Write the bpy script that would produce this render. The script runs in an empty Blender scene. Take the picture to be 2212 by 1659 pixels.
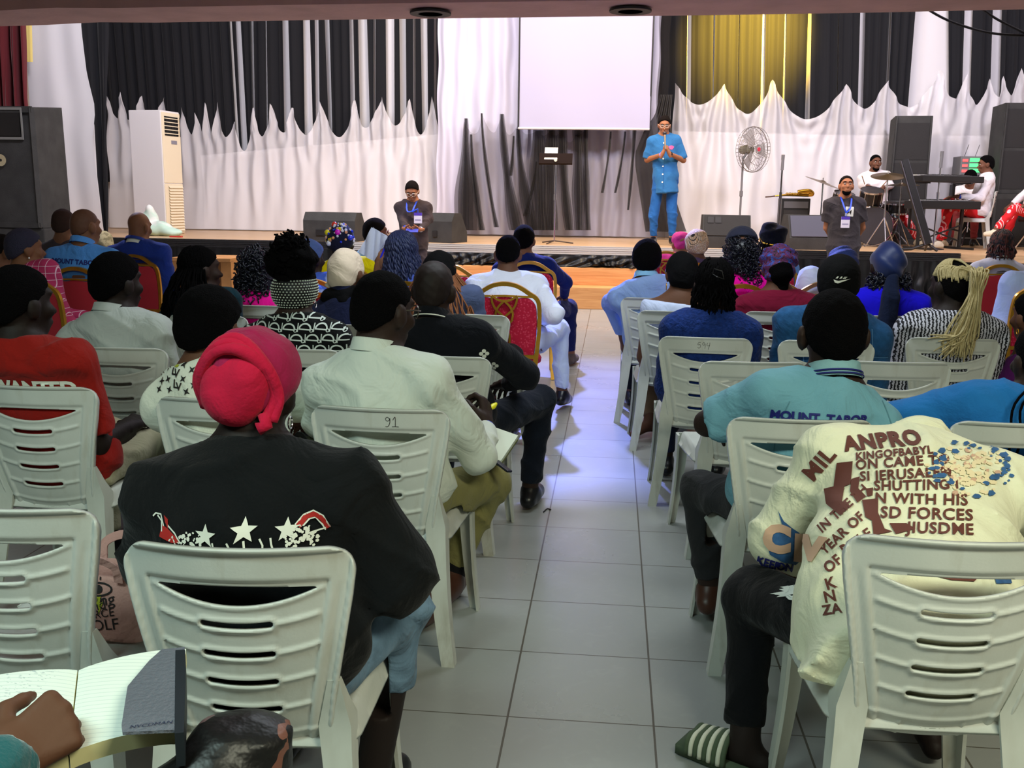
import bpy, bmesh, math, random
import numpy as np
from mathutils import Vector, Matrix
from mathutils.bvhtree import BVHTree
random.seed(7); rng = np.random.default_rng(7)
scn = bpy.context.scene; COL = scn.collection
# ---------------------------------------------------------------- camera
CH, CPI, CYA, CRO, CF = 1.4146, 0.1894, -0.09877, 0.01389, 2124.3
def _axes():
    f = np.array([math.sin(CYA)*math.cos(CPI), math.cos(CYA)*math.cos(CPI), -math.sin(CPI)])
    r0 = np.array([math.cos(CYA), -math.sin(CYA), 0]); u0 = np.cross(r0, f)
    return r0*math.cos(CRO)+u0*math.sin(CRO), u0*math.cos(CRO)-r0*math.sin(CRO), f
CR, CU, CFW = _axes()
cam_d = bpy.data.cameras.new('camera'); cam = bpy.data.objects.new('camera', cam_d); COL.objects.link(cam)
cam_d.sensor_fit = 'HORIZONTAL'; cam_d.sensor_width = 36; cam_d.lens = CF/2212*36; cam_d.clip_start = .05
cam.matrix_world = Matrix(((CR[0], CU[0], -CFW[0], 0), (CR[1], CU[1], -CFW[1], 0), (CR[2], CU[2], -CFW[2], CH), (0, 0, 0, 1)))
scn.camera = cam
def ray(px, py): return CFW+CR*(px-1106)/CF+CU*(829.5-py)/CF
def aty(px, py, Y):            # where the sight line through a pixel meets the plane y = Y
    d = ray(px, py); return np.array([0, 0, CH])+d*(Y/d[1])
def atz(px, py, z):            # ... and the level z
    d = ray(px, py); return np.array([0, 0, CH])+d*((z-CH)/d[2])
# ---------------------------------------------------------------- world, lights, exposure
scn.view_settings.view_transform = 'Standard'; scn.view_settings.look = 'None'
scn.view_settings.gamma = 1; scn.view_settings.use_curve_mapping = False; scn.view_settings.exposure = 0.4
scn.cycles.max_bounces = 6; scn.cycles.transparent_max_bounces = 8; scn.cycles.caustics_reflective = False; scn.cycles.caustics_refractive = False
w = bpy.data.worlds.new('world'); scn.world = w; w.use_nodes = True
w.node_tree.nodes['Background'].inputs[0].default_value = (.75, .8, .95, 1); w.node_tree.nodes['Background'].inputs[1].default_value = .1
def light(name, kind, loc, target, power, col, size=1, size_y=None, spot=60, blend=.5):
    d = bpy.data.lights.new(name, kind); d.energy = power; d.color = col
    if kind == 'AREA':
        d.size = size
        if size_y: d.shape = 'RECTANGLE'; d.size_y = size_y
    else: d.shadow_soft_size = size
    if kind == 'SPOT': d.spot_size = math.radians(spot); d.spot_blend = blend
    o = bpy.data.objects.new(name, d); COL.objects.link(o); o.location = loc
    o.rotation_euler = (Vector(target)-Vector(loc)).to_track_quat('-Z', 'Y').to_euler()
    return o
STZ, STY, BKY = .76, 13.05, 16.9        # stage floor level, stage front edge, backdrop
light('balcony_tube_light', 'AREA', (-1.6, .2, 2.85), (-1.6, .9, 0), 45, (.74, 1, .94), 1.6, .5)
light('balcony_tube_light', 'AREA', (1.5, .2, 2.85), (1.5, .9, 0), 64, (1, 1, .76), 1.6, .5)
light('balcony_tube_light', 'AREA', (0, 4.6, 2.85), (0, 4.7, 0), 46, (.86, .94, 1), 2.4, .4)
light('stage_wash_light', 'AREA', (-4.5, 10.2, 5.6), (-4.0, 17, 1.8), 235, (.92, .90, 1), 2.2, .8)
light('stage_wash_light', 'AREA', (0, 9.8, 5.6), (0, 17, 1.6), 140, (.9, .85, 1), 2.2, .8)
light('stage_wash_light', 'AREA', (4.5, 10.2, 5.6), (4.6, 17, 1.8), 265, (.95, .88, 1), 2.2, .8)
light('stage_top_fill_light', 'AREA', (0, 13.7, 5.9), (0, 13.6, 0), 150, (1, .88, .78), 9, .9)  # fill light added over the stage to brighten its floor and the preacher's shoulders
light('stage_floor_warm_light', 'AREA', (-.4, 11.4, 5.4), (-.2, 12.9, 0), 170, (1, .76, .42), 1.6, .6)
light('yellow_spot_light', 'SPOT', (2.4, 14.2, 5.6), tuple(aty(1615, 70, BKY)), 9000, (1, .62, .05), .1, spot=42, blend=1)
light('yellow_screen_spot_light', 'SPOT', (1.2, 12.6, 5.1), (1.7, BKY, 3.0), 90, (1, .8, .35), .1, spot=16, blend=.9)
light('blue_aisle_spot_light', 'SPOT', (-1.2, 12.2, 5.3), (.1, 5.4, .2), 5200, (.24, .30, 1), .15, spot=44, blend=.8)
light('blue_top_spot_light', 'SPOT', (-1.0, 13.6, 5.2), (-.7, BKY, 4.7), 500, (.3, .45, 1), .15, spot=40, blend=.8)
light('warm_aisle_spot_light', 'SPOT', (2.2, 11.5, 5.3), (.0, 7.2, 0), 260, (1, .82, .5), .15, spot=44, blend=.8)
light('audience_back_light', 'AREA', (-5.5, 10.0, 4.2), (-2.5, 6.5, .8), 150, (.55, .66, 1), 1.2, .5)
# ---------------------------------------------------------------- materials
def lin(c): return tuple((v/255/12.92 if v/255 <= .04045 else ((v/255+.055)/1.055)**2.4) for v in c)
MATS = {}
def M(name, col, rough=.6, metal=0, bump=0, bs=60, var=0, vs=4, spec=.4, trans=0, emit=0, sheen=0, mix=None, ms=8, weave=0):
    """procedural principled material; var = soft colour variation, bump = noise bump, mix = a second colour in noise patches"""
    if name in MATS: return MATS[name]
    m = bpy.data.materials.new(name); m.use_nodes = True; nt = m.node_tree; N = nt.nodes; L = nt.links
    b = N['Principled BSDF']; c = (*lin(col), 1)
    b.inputs['Base Color'].default_value = c; b.inputs['Roughness'].default_value = rough
    b.inputs['Metallic'].default_value = metal; b.inputs['Specular IOR Level'].default_value = spec
    if sheen: b.inputs['Sheen Weight'].default_value = sheen
    if emit: b.inputs['Emission Color'].default_value = c; b.inputs['Emission Strength'].default_value = emit
    tc = N.new('ShaderNodeTexCoord')
    if var or mix:
        n = N.new('ShaderNodeTexNoise'); n.inputs['Scale'].default_value = ms if mix else vs; n.inputs['Detail'].default_value = 5
        L.new(tc.outputs['Object'], n.inputs['Vector'])
        r = N.new('ShaderNodeValToRGB'); L.new(n.outputs['Fac'], r.inputs[0]); e = r.color_ramp.elements
        if mix: e[0].position = .46; e[1].position = .54; e[0].color = c; e[1].color = (*lin(mix), 1)
        else:
            e[0].position = .3; e[1].position = .7
            e[0].color = (*[x*(1-var) for x in c[:3]], 1); e[1].color = (*[min(1, x*(1+var)) for x in c[:3]], 1)
        L.new(r.outputs[0], b.inputs['Base Color'])
    if bump:
        n2 = N.new('ShaderNodeTexNoise'); n2.inputs['Scale'].default_value = bs; n2.inputs['Detail'].default_value = 3
        L.new(tc.outputs['Object'], n2.inputs['Vector'])
        bp = N.new('ShaderNodeBump'); bp.inputs['Strength'].default_value = bump; bp.inputs['Distance'].default_value = .02
        L.new(n2.outputs['Fac'], bp.inputs['Height']); L.new(bp.outputs[0], b.inputs['Normal'])
    if trans:
        t = N.new('ShaderNodeBsdfTransparent'); x = N.new('ShaderNodeMixShader'); x.inputs[0].default_value = trans
        L.new(b.outputs[0], x.inputs[1]); L.new(t.outputs[0], x.inputs[2]); L.new(x.outputs[0], N['Material Output'].inputs[0])
    MATS[name] = m; return m
class NT:                      # tiny helper for hand-built node trees
    def __init__(s, name, **k):
        s.m = M(name, (200, 200, 200), **k); s.N = s.m.node_tree.nodes; s.L = s.m.node_tree.links; s.b = s.N['Principled BSDF']
        s.tc = s.N.new('ShaderNodeTexCoord'); s.sep = s.N.new('ShaderNodeSeparateXYZ'); s.L.new(s.tc.outputs['Object'], s.sep.inputs[0])
    def val(s, inp, v):
        if isinstance(v, (int, float)): inp.default_value = v
        elif isinstance(v, tuple): inp.default_value = v
        else: s.L.new(v, inp)
    def math(s, op, a, b=0., c=0.):
        n = s.N.new('ShaderNodeMath'); n.operation = op
        for i, v in enumerate((a, b, c)): s.val(n.inputs[i], v)
        return n.outputs[0]
    def noise(s, scale, det=4, vec=None, dist=0):
        n = s.N.new('ShaderNodeTexNoise'); n.inputs['Scale'].default_value = scale; n.inputs['Detail'].default_value = det
        n.inputs['Distortion'].default_value = dist
        s.L.new(vec or s.tc.outputs['Object'], n.inputs['Vector']); return n.outputs['Fac']
    def mapping(s, sc, rot=(0, 0, 0)):
        n = s.N.new('ShaderNodeMapping'); n.inputs['Scale'].default_value = sc; n.inputs['Rotation'].default_value = rot
        s.L.new(s.tc.outputs['Object'], n.inputs[0]); return n.outputs[0]
    def mix(s, f, a, b):
        n = s.N.new('ShaderNodeMix'); n.data_type = 'RGBA'
        s.val(n.inputs[0], f); s.val(n.inputs[6], a); s.val(n.inputs[7], b); return n.outputs[2]
    def ramp(s, f, stops):
        n = s.N.new('ShaderNodeValToRGB'); s.L.new(f, n.inputs[0]); e = n.color_ramp.elements
        while len(e) < len(stops): e.new(.5)
        for k, (p, c) in enumerate(stops): e[k].position = p; e[k].color = (*lin(c), 1) if len(c) == 3 else c
        return n.outputs[0]
    def bump(s, h, st=.3, d=.02):
        n = s.N.new('ShaderNodeBump'); n.inputs['Strength'].default_value = st; n.inputs['Distance'].default_value = d
        s.L.new(h, n.inputs['Height']); s.L.new(n.outputs[0], s.b.inputs['Normal'])
    def color(s, c): s.val(s.b.inputs['Base Color'], c)
def rgb(*c): return (*lin(c), 1)
# ---------------------------------------------------------------- objects and tags
def tag(o, label=None, cat=None, group=None, kind=None):
    if label: o['label'] = label
    if cat: o['category'] = cat
    if group: o['group'] = group
    if kind: o['kind'] = kind
    return o
def empty(name, loc=(0, 0, 0), rz=0, label=None, cat=None, group=None):
    o = bpy.data.objects.new(name, None); COL.objects.link(o); o.location = loc; o.rotation_euler = (0, 0, rz); o.empty_display_size = .1
    return tag(o, label, cat, group)
def mk(name, V, F, mats, parent=None, mi=None, smooth=True, loc=None, angle=None):
    me = bpy.data.meshes.new(name); V = np.asarray(V, dtype=float).reshape(-1, 3)
    me.from_pydata([tuple(v) for v in V.tolist()], [], [list(map(int, f)) for f in F])
    for m in (mats if isinstance(mats, (list, tuple)) else [mats]): me.materials.append(m)
    if mi is not None: me.polygons.foreach_set('material_index', np.asarray(mi, dtype=np.int32))
    if smooth:
        me.polygons.foreach_set('use_smooth', np.ones(len(me.polygons), dtype=bool))
        if angle: me.set_sharp_from_angle(angle=math.radians(angle))
    me.update(); o = bpy.data.objects.new(name, me); COL.objects.link(o)
    if parent: o.parent = parent
    if loc is not None: o.location = loc
    return o
def copy_tree(o, parent=None):
    c = o.copy(); COL.objects.link(c); c.parent = parent
    for ch in list(o.children): copy_tree(ch, c)
    return c
class MB:                      # collects shapes into one mesh
    def __init__(s): s.V = []; s.F = []; s.I = []; s.n = 0
    def add(s, V, F, mi=0, T=None):
        V = np.asarray(V, dtype=float).reshape(-1, 3)
        if T is not None: V = V@np.asarray(T)[:3, :3].T+np.asarray(T)[:3, 3]
        s.V.append(V); s.F += [[i+s.n for i in f] for f in F]; s.I += [mi]*len(F); s.n += len(V); return s
    def box(s, lo, hi, mi=0, T=None, bev=0):
        lo = np.array(lo, float); hi = np.array(hi, float)
        if bev:
            bm = bmesh.new(); bmesh.ops.create_cube(bm, size=1)
            for v in bm.verts: v.co = Vector((lo+hi)/2+np.array(v.co)*(hi-lo))
            bmesh.ops.bevel(bm, geom=bm.edges[:], offset=bev, segments=2, affect='EDGES', profile=.6)
            bm.verts.index_update(); s.add([v.co[:] for v in bm.verts], [[v.index for v in f.verts] for f in bm.faces], mi, T); bm.free(); return s
        V = [(x, y, z) for x in (lo[0], hi[0]) for y in (lo[1], hi[1]) for z in (lo[2], hi[2])]
        return s.add(V, [(0, 1, 3, 2), (4, 6, 7, 5), (0, 4, 5, 1), (2, 3, 7, 6), (0, 2, 6, 4), (1, 5, 7, 3)], mi, T)
    def sweep(s, path, prof, mi=0, closed=False, scale=None, up=(0, 0, 1), cap=True):
        P = np.asarray(path, float); prof = np.asarray(prof, float); n = len(P); m = len(prof)
        if closed: t = np.roll(P, -1, 0)-np.roll(P, 1, 0)
        else: t = np.gradient(P, axis=0)
        t /= np.linalg.norm(t, axis=1)[:, None]+1e-12
        u = np.array(up, float); V = []
        u = u-t[0]*(u@t[0])
        if np.linalg.norm(u) < 1e-3: u = np.cross(t[0], (1, .2, .1))
        for i in range(n):
            u = u-t[i]*(u@t[i]); u /= np.linalg.norm(u)+1e-12; r = np.cross(t[i], u)
            k = 1 if scale is None else scale[i]
            V.append(P[i]+prof[:, :1]*r*k+prof[:, 1:2]*u*k)
        V = np.concatenate(V); F = []
        for i in range(n if closed else n-1):
            a = i*m; b = ((i+1) % n)*m
            F += [(a+j, a+(j+1) % m, b+(j+1) % m, b+j) for j in range(m)]
        if cap and not closed: F += [tuple(range(m))[::-1], tuple((n-1)*m+j for j in range(m))]
        return s.add(V, F, mi)
    def tube(s, path, r, n=8, mi=0, closed=False, scale=None):
        a = np.linspace(0, 2*math.pi, n, endpoint=False)
        return s.sweep(path, np.stack([np.cos(a), np.sin(a)], 1)*r, mi, closed, scale)
    def lathe(s, prof, n=24, mi=0, T=None):
        a = np.linspace(0, 2*math.pi, n, endpoint=False); V = []
        for r, z in prof: V.append(np.stack([r*np.cos(a), r*np.sin(a), np.full(n, z)], 1))
        F = []
        for i in range(len(prof)-1):
            F += [(i*n+j, i*n+(j+1) % n, (i+1)*n+(j+1) % n, (i+1)*n+j) for j in range(n)]
        F += [tuple(range(n))[::-1], tuple((len(prof)-1)*n+j for j in range(n))]
        return s.add(np.concatenate(V), F, mi, T)
    def ball(s, c, r, mi=0, n=10, m=6, Rm=None):
        r = np.broadcast_to(np.array(r, float), 3); V = [(0, 0, 1)]
        for i in range(1, m):
            for j in range(n):
                p = math.pi*i/m; q = 2*math.pi*j/n; V.append((math.sin(p)*math.cos(q), math.sin(p)*math.sin(q), math.cos(p)))
        V.append((0, 0, -1)); V = np.array(V)*r
        if Rm is not None: V = V@np.asarray(Rm).T
        F = [(0, 1+j, 1+(j+1) % n) for j in range(n)]
        for i in range(m-2):
            F += [(1+i*n+j, 1+(i+1)*n+j, 1+(i+1)*n+(j+1) % n, 1+i*n+(j+1) % n) for j in range(n)]
        e = len(V)-1; F += [(e, e-n+(j+1) % n, e-n+j) for j in range(n)]
        return s.add(V+np.array(c), F, mi)
    def build(s, name, mats, parent=None, smooth=True, loc=None, angle=35):
        return mk(name, np.concatenate(s.V), s.F, mats, parent, s.I, smooth, loc, angle)
def rotz(a): c, s_ = math.cos(a), math.sin(a); return np.array([[c, -s_, 0], [s_, c, 0], [0, 0, 1]])
def rotx(a): c, s_ = math.cos(a), math.sin(a); return np.array([[1, 0, 0], [0, c, -s_], [0, s_, c]])
def roty(a): c, s_ = math.cos(a), math.sin(a); return np.array([[c, 0, s_], [0, 1, 0], [-s_, 0, c]])
def TF(loc=(0, 0, 0), Rm=None):
    T = np.eye(4); T[:3, 3] = loc
    if Rm is not None: T[:3, :3] = Rm
    return T
def spline(pts, n=24, closed=False):
    P = np.asarray(pts, float); k = len(P); out = []
    seg = k if closed else k-1
    for i in range(seg):
        p = [P[(i-1) % k] if closed or i > 0 else 2*P[0]-P[1], P[i], P[(i+1) % k], P[(i+2) % k] if closed or i+2 < k else 2*P[-1]-P[-2]]
        for t in np.linspace(0, 1, max(2, n//seg), endpoint=False):
            out.append(.5*((2*p[1])+(-p[0]+p[2])*t+(2*p[0]-5*p[1]+4*p[2]-p[3])*t*t+(-p[0]+3*p[1]-3*p[2]+p[3])*t**3))
    if not closed: out.append(P[-1])
    return np.array(out)
# ---------------------------------------------------------------- signed distance modelling for soft bodies
def cone(a, b, ra, rb=None, k=.02, flat=False): return ('cone', np.array(a, float), np.array(b, float), ra, ra if rb is None else rb, k, flat)
def ell(c, r, Rm=None, k=.02): return ('ell', np.array(c, float), np.array(r, float), np.eye(3) if Rm is None else np.array(Rm), k)
class Field:
    def __init__(s, prims, h, pad=.05, extra=None):
        lo = np.full(3, 1e9); hi = -lo
        for p in prims:
            l, u = Field.bb(p); lo = np.minimum(lo, l); hi = np.maximum(hi, u)
        if extra is not None: lo = np.minimum(lo, extra[0]); hi = np.maximum(hi, extra[1])
        lo = lo-pad*.6; hi = hi+pad*.6; s.h = h; s.lo = lo
        n = np.maximum(4, np.ceil((hi-lo)/h).astype(int)+1)
        s.ax = [lo[i]+np.arange(n[i])*h for i in range(3)]; s.F = np.full(tuple(n), .5, dtype=np.float32)
        for p in prims: s.put(p)
    @staticmethod
    def bb(p):
        if p[0] == 'cone':
            return np.minimum(p[1]-p[3], p[2]-p[4]), np.maximum(p[1]+p[3], p[2]+p[4])
        e = np.sqrt(((p[3]*p[2])**2).sum(1)); return p[1]-e, p[1]+e
    def sub(s, l, u, m=.05):
        sl = []
        for i in range(3):
            a = int(max(0, math.floor((l[i]-m-s.lo[i])/s.h))); b = int(min(s.F.shape[i], math.ceil((u[i]+m-s.lo[i])/s.h)+1)); sl.append(slice(a, max(a, b)))
        return tuple(sl)
    def grid(s, sl): return [s.ax[0][sl[0]][:, None, None], s.ax[1][sl[1]][None, :, None], s.ax[2][sl[2]][None, None, :]]
    def dist(s, p, sl):
        X = s.grid(sl)
        if p[0] == 'cone':
            _, a, b, ra, rb, k, flat = p; ba = b-a; L2 = ba@ba+1e-12; q = [X[i]-a[i] for i in range(3)]
            t = (q[0]*ba[0]+q[1]*ba[1]+q[2]*ba[2])/L2; hh = np.clip(t, 0, 1)
            d = np.sqrt((q[0]-ba[0]*hh)**2+(q[1]-ba[1]*hh)**2+(q[2]-ba[2]*hh)**2)-(ra+(rb-ra)*hh)
            if flat: d = np.maximum(d, (t-1)*math.sqrt(L2))
            return d
        _, c, r, Rm, k = p; q = [X[i]-c[i] for i in range(3)]
        l = [q[0]*Rm[0, j]+q[1]*Rm[1, j]+q[2]*Rm[2, j] for j in range(3)]
        k0 = np.sqrt(sum((l[j]/r[j])**2 for j in range(3))); k1 = np.sqrt(sum((l[j]/r[j]**2)**2 for j in range(3)))+1e-9
        return k0*(k0-1)/k1
    def put(s, p, subtract=False):
        k = p[5] if p[0] == 'cone' else p[4]; l, u = Field.bb(p); sl = s.sub(l, u, .04+k)
        if min(x.stop-x.start for x in sl) <= 0: return
        d = s.dist(p, sl); f = s.F[sl]
        if subtract: d = -d; h = np.clip(.5-.5*(d-f)/k*-1, 0, 1) if False else None; s.F[sl] = np.maximum(f, d); return
        h = np.clip(.5+.5*(f-d)/k, 0, 1); s.F[sl] = f+(d-f)*h-k*h*(1-h)
    def cut(s, pt, n):           # keep the side the normal points away from
        n = np.array(n, float); n /= np.linalg.norm(n); X = s.grid((slice(None),)*3)
        s.F = np.maximum(s.F, (X[0]-pt[0])*n[0]+(X[1]-pt[1])*n[1]+(X[2]-pt[2])*n[2]).astype(np.float32)
    def func(s, fn): s.F = fn(s.F, *s.grid((slice(None),)*3)).astype(np.float32)
    def mesh(s, smooth=2):
        F = s.F.copy(); F[0] = F[-1] = .1; F[:, 0] = F[:, -1] = .1; F[:, :, 0] = F[:, :, -1] = .1
        S = F < 0; n = np.array(F.shape)-1
        acc = np.zeros((*n, 3), np.float32); cnt = np.zeros(tuple(n), np.float32)
        offs = [(i, j, k) for i in (0, 1) for j in (0, 1) for k in (0, 1)]
        def sl(o): return tuple(slice(o[i], o[i]+n[i]) for i in range(3))
        for o in offs:
            for axis in range(3):
                if o[axis]: continue
                o2 = list(o); o2[axis] = 1; a = F[sl(o)]; b = F[sl(o2)]; c = (a < 0) != (b < 0)
                t = np.where(c, a/(a-b+1e-12), 0); cnt += c
                for i in range(3): acc[..., i] += c*(o[i]+(t if i == axis else 0))
        act = cnt > 0; idx = np.full(tuple(n), -1, np.int64); idx[act] = np.arange(act.sum())
        ijk = np.argwhere(act); V = (ijk+acc[act]/cnt[act][:, None])*s.h+s.lo; Q = []
        for axis in range(3):
            sa = [slice(1, n[i]) for i in range(3)]; sa[axis] = slice(0, n[axis])
            sb = list(sa); sb[axis] = slice(1, n[axis]+1)
            A = S[tuple(sa)]; B = S[tuple(sb)]; c = np.argwhere(A != B)
            if len(c) == 0: continue
            st = np.array([1, 1, 1]); st[axis] = 0; c = c+st; fl = A[tuple((c-st).T)]
            u, v = [(1, 2), (2, 0), (0, 1)][axis]; eu = np.zeros(3, int); eu[u] = 1; ev = np.zeros(3, int); ev[v] = 1
            q = np.stack([idx[tuple((c-eu-ev).T)], idx[tuple((c-ev).T)], idx[tuple(c.T)], idx[tuple((c-eu).T)]], 1)
            q[~fl] = q[~fl][:, ::-1]; Q.append(q)
        Q = np.concatenate(Q) if Q else np.zeros((0, 4), int)
        Q = Q[(Q >= 0).all(1)]
        for _ in range(smooth):
            A = np.zeros_like(V); C = np.zeros(len(V))
            for i in range(4):
                np.add.at(A, Q[:, i], V[Q[:, (i+1) % 4]]+V[Q[:, (i-1) % 4]]); np.add.at(C, Q[:, i], 2)
            V = V*.5+.5*A/np.maximum(C, 1)[:, None]
        return V, Q
def blob(prims, h, cuts=(), fn=None, smooth=2, subs=()):
    f = Field(prims, h)
    for p in subs: f.put(p, True)
    for c in cuts: f.cut(*c)
    if fn: f.func(fn)
    return f.mesh(smooth)
# ---------------------------------------------------------------- flat plates with holes (2-D field -> thick curved sheet)
def plate(fn, lo, hi, res, m3d, rear, front):
    """fn(u,v)<0 is material; m3d maps (u,v,offset) to space; rear / front(u,v) are the offsets of the two faces"""
    nu = int((hi[0]-lo[0])/res)+1; nv = int((hi[1]-lo[1])/res)+1
    u = np.linspace(lo[0], hi[0], nu); v = np.linspace(lo[1], hi[1], nv); UU, VV = np.meshgrid(u, v, indexing='ij'); G = fn(UU, VV)
    pts = []; ids = {}; polys = []; edge = {}
    def gid(i, j):
        k = (i, j)
        if k not in ids: ids[k] = len(pts); pts.append((u[i], v[j]))
        return ids[k]
    def eid(i, j, i2, j2):
        k = (min((i, j), (i2, j2)), max((i, j), (i2, j2)))
        if k not in ids:
            a, b = G[k[0]], G[k[1]]; t = min(.98, max(.02, a/(a-b)))
            p = k[0]; q = k[1]; ids[k] = len(pts); pts.append((u[p[0]]*(1-t)+u[q[0]]*t, v[p[1]]*(1-t)+v[q[1]]*t))
        return ids[k]
    S = G < 0
    for i in range(nu-1):
        for j in range(nv-1):
            c = [(i, j), (i+1, j), (i+1, j+1), (i, j+1)]; s = [S[x] for x in c]
            if not any(s): continue
            if all(s): polys.append([gid(*x) for x in c]); continue
            P = []
            for a in range(4):
                b = (a+1) % 4
                if s[a]: P.append(gid(*c[a]))
                if s[a] != s[b]: P.append(eid(*c[a], *c[b]))
            if len(P) >= 3: polys.append(P)
    pts = np.array(pts); n = len(pts)
    for P in polys:
        for a in range(len(P)):
            e = (P[a], P[(a+1) % len(P)]); edge[e] = edge.get(e, 0)+1
    A = m3d(pts[:, 0], pts[:, 1], rear(pts[:, 0], pts[:, 1])); B = m3d(pts[:, 0], pts[:, 1], front(pts[:, 0], pts[:, 1]))
    F = [list(P) for P in polys]+[[x+n for x in P[::-1]] for P in polys]
    for (a, b) in edge:
        if (b, a) not in edge: F.append([b, a, a+n, b+n])
    return np.concatenate([A, B]), F
def decal_polys(text=None, size=.05, shear=0, bold=0, space=1.0, polys=None):
    """flat letter or polygon geometry cut into small cells, as (V2, F)"""
    if text is not None:
        c = bpy.data.curves.new('t', 'FONT'); c.body = text; c.size = size; c.shear = shear; c.offset = bold; c.space_character = space
        c.align_x = 'CENTER'; c.align_y = 'CENTER'; c.resolution_u = 3
        o = bpy.data.objects.new('t', c); COL.objects.link(o)
        me = bpy.data.meshes.new_from_object(o.evaluated_get(bpy.context.evaluated_depsgraph_get()))
        bm = bmesh.new(); bm.from_mesh(me); bpy.data.objects.remove(o); bpy.data.curves.remove(c); bpy.data.meshes.remove(me)
    else:
        bm = bmesh.new()
        for P in polys:
            try: bm.faces.new([bm.verts.new((x, y, 0)) for x, y in P])
            except ValueError: pass
        bmesh.ops.triangulate(bm, faces=bm.faces[:])
    st = .012
    if bm.verts:
        for ax in (0, 1):
            lo = min(v.co[ax] for v in bm.verts); hi = max(v.co[ax] for v in bm.verts); x = lo+st*.6
            while x < hi:
                nrm = [0, 0, 0]; nrm[ax] = 1; co = [0, 0, 0]; co[ax] = x
                bmesh.ops.bisect_plane(bm, geom=bm.verts[:]+bm.edges[:]+bm.faces[:], plane_co=co, plane_no=nrm, dist=1e-5); x += st
    bm.verts.index_update()
    V = np.array([v.co[:2] for v in bm.verts]); F = [[v.index for v in f.verts] for f in bm.faces]; bm.free(); return V, F
def project(V2, F, bvh, org, ex, ez, d, off=.0025, far=.6):
    """lay flat decal geometry on a surface by casting along d"""
    org = np.array(org); ex = np.array(ex); ez = np.array(ez); d = Vector(d).normalized(); out = np.zeros((len(V2), 3)); ok = np.zeros(len(V2), bool)
    for i, (x, y) in enumerate(V2):
        s_ = Vector(org+ex*x+ez*y)-d*far; hit = bvh.ray_cast(s_, d, far*2)
        if hit[0] is not None: out[i] = hit[0]+(hit[1] if hit[1].dot(d) < 0 else -hit[1])*off; ok[i] = True
    if ok.any():
        dd = out@np.array(d); ok &= np.abs(dd-np.median(dd[ok])) < .13
    F2 = [f for f in F if all(ok[i] for i in f)]
    F2 = [f for f in F2 if max(np.linalg.norm(out[f[0]]-out[i]) for i in f) < .05]
    return out, F2
def star(n=5, r=1., q=.42, rot=math.pi/2): return [((r if i % 2 == 0 else r*q)*math.cos(rot+i*math.pi/n), (r if i % 2 == 0 else r*q)*math.sin(rot+i*math.pi/n)) for i in range(2*n)]
def ribbon2(pts, wd):            # polyline -> thin quads
    P = np.array(pts, float); t = np.gradient(P, axis=0); t /= np.linalg.norm(t, axis=1)[:, None]+1e-9; n = np.stack([-t[:, 1], t[:, 0]], 1)*wd/2
    return [[tuple(P[i]-n[i]), tuple(P[i+1]-n[i+1]), tuple(P[i+1]+n[i+1]), tuple(P[i]+n[i])] for i in range(len(P)-1)]
# ================================================================ the setting
t = NT('floor_tile', rough=.3, spec=.5)
TS = .4; X0, Y0 = -.2453, 2.4845
fx = t.math('MULTIPLY', t.math('SUBTRACT', t.sep.outputs[0], X0), 1/TS); fy = t.math('MULTIPLY', t.math('SUBTRACT', t.sep.outputs[1], Y0), 1/TS)
ex = t.math('ABSOLUTE', t.math('SUBTRACT', t.math('FRACT', fx), .5)); ey = t.math('ABSOLUTE', t.math('SUBTRACT', t.math('FRACT', fy), .5))
gx = t.math('GREATER_THAN', ex, .4925); gy = t.math('GREATER_THAN', ey, .4945); gr = t.math('MAXIMUM', gx, gy)
cmb = t.N.new('ShaderNodeCombineXYZ'); t.L.new(t.math('FLOOR', fx), cmb.inputs[0]); t.L.new(t.math('FLOOR', fy), cmb.inputs[1])
wn = t.N.new('ShaderNodeTexWhiteNoise'); t.L.new(cmb.outputs[0], wn.inputs[0])
n1 = t.noise(2.2, 6); n2 = t.noise(14, 6, dist=1.5)
c = t.mix(t.math('MULTIPLY', wn.outputs['Value'], .5), rgb(148, 151, 148), rgb(162, 164, 160))
c = t.mix(t.math('MULTIPLY', n1, .5), c, rgb(136, 139, 136))
sm = t.math('MULTIPLY', t.math('SUBTRACT', n2, .54), 3.); sm.node.use_clamp = True
c = t.mix(t.math('MULTIPLY', sm, .12), c, rgb(196, 198, 192))
c = t.mix(gr, c, rgb(84, 80, 70)); t.color(c)
rr = t.math('ADD', t.math('MULTIPLY', n1, .2), .2); t.val(t.b.inputs['Roughness'], rr)
t.bump(t.math('MULTIPLY', gr, -1.), .5, .004); FLOOR = t.m
t = NT('stage_wood', rough=.35, spec=.4)
pl = t.math('FLOOR', t.math('MULTIPLY', t.sep.outputs[1], 8)); cmb = t.N.new('ShaderNodeCombineXYZ'); t.L.new(pl, cmb.inputs[0])
wn = t.N.new('ShaderNodeTexWhiteNoise'); t.L.new(cmb.outputs[0], wn.inputs[0])
ng = t.noise(3, 6, t.mapping((.8, 14, 14)))
c = t.ramp(ng, [(.3, (176, 138, 98)), (.7, (222, 188, 144))]); c = t.mix(t.math('MULTIPLY', wn.outputs['Value'], .4), c, rgb(190, 152, 114)); t.color(c); STAGEW = t.m
t = NT('step_wood', rough=.4, spec=.4); ng = t.noise(2.5, 7, t.mapping((.6, 6, 9)), 1.2)
t.color(t.ramp(ng, [(.25, (196, 134, 78)), (.75, (226, 172, 112))])); STEPW = t.m
WALLW = M('wall_paint', (225, 220, 212), .8, bump=.05, bs=40); DARKC = M('ceiling_paint', (120, 112, 106), .9)
SOFF = M('soffit_paint', (178, 138, 128), .75, var=.12, vs=3, bump=.12, bs=25); BLACKP = M('black_paint', (16, 16, 17), .5)
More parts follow.
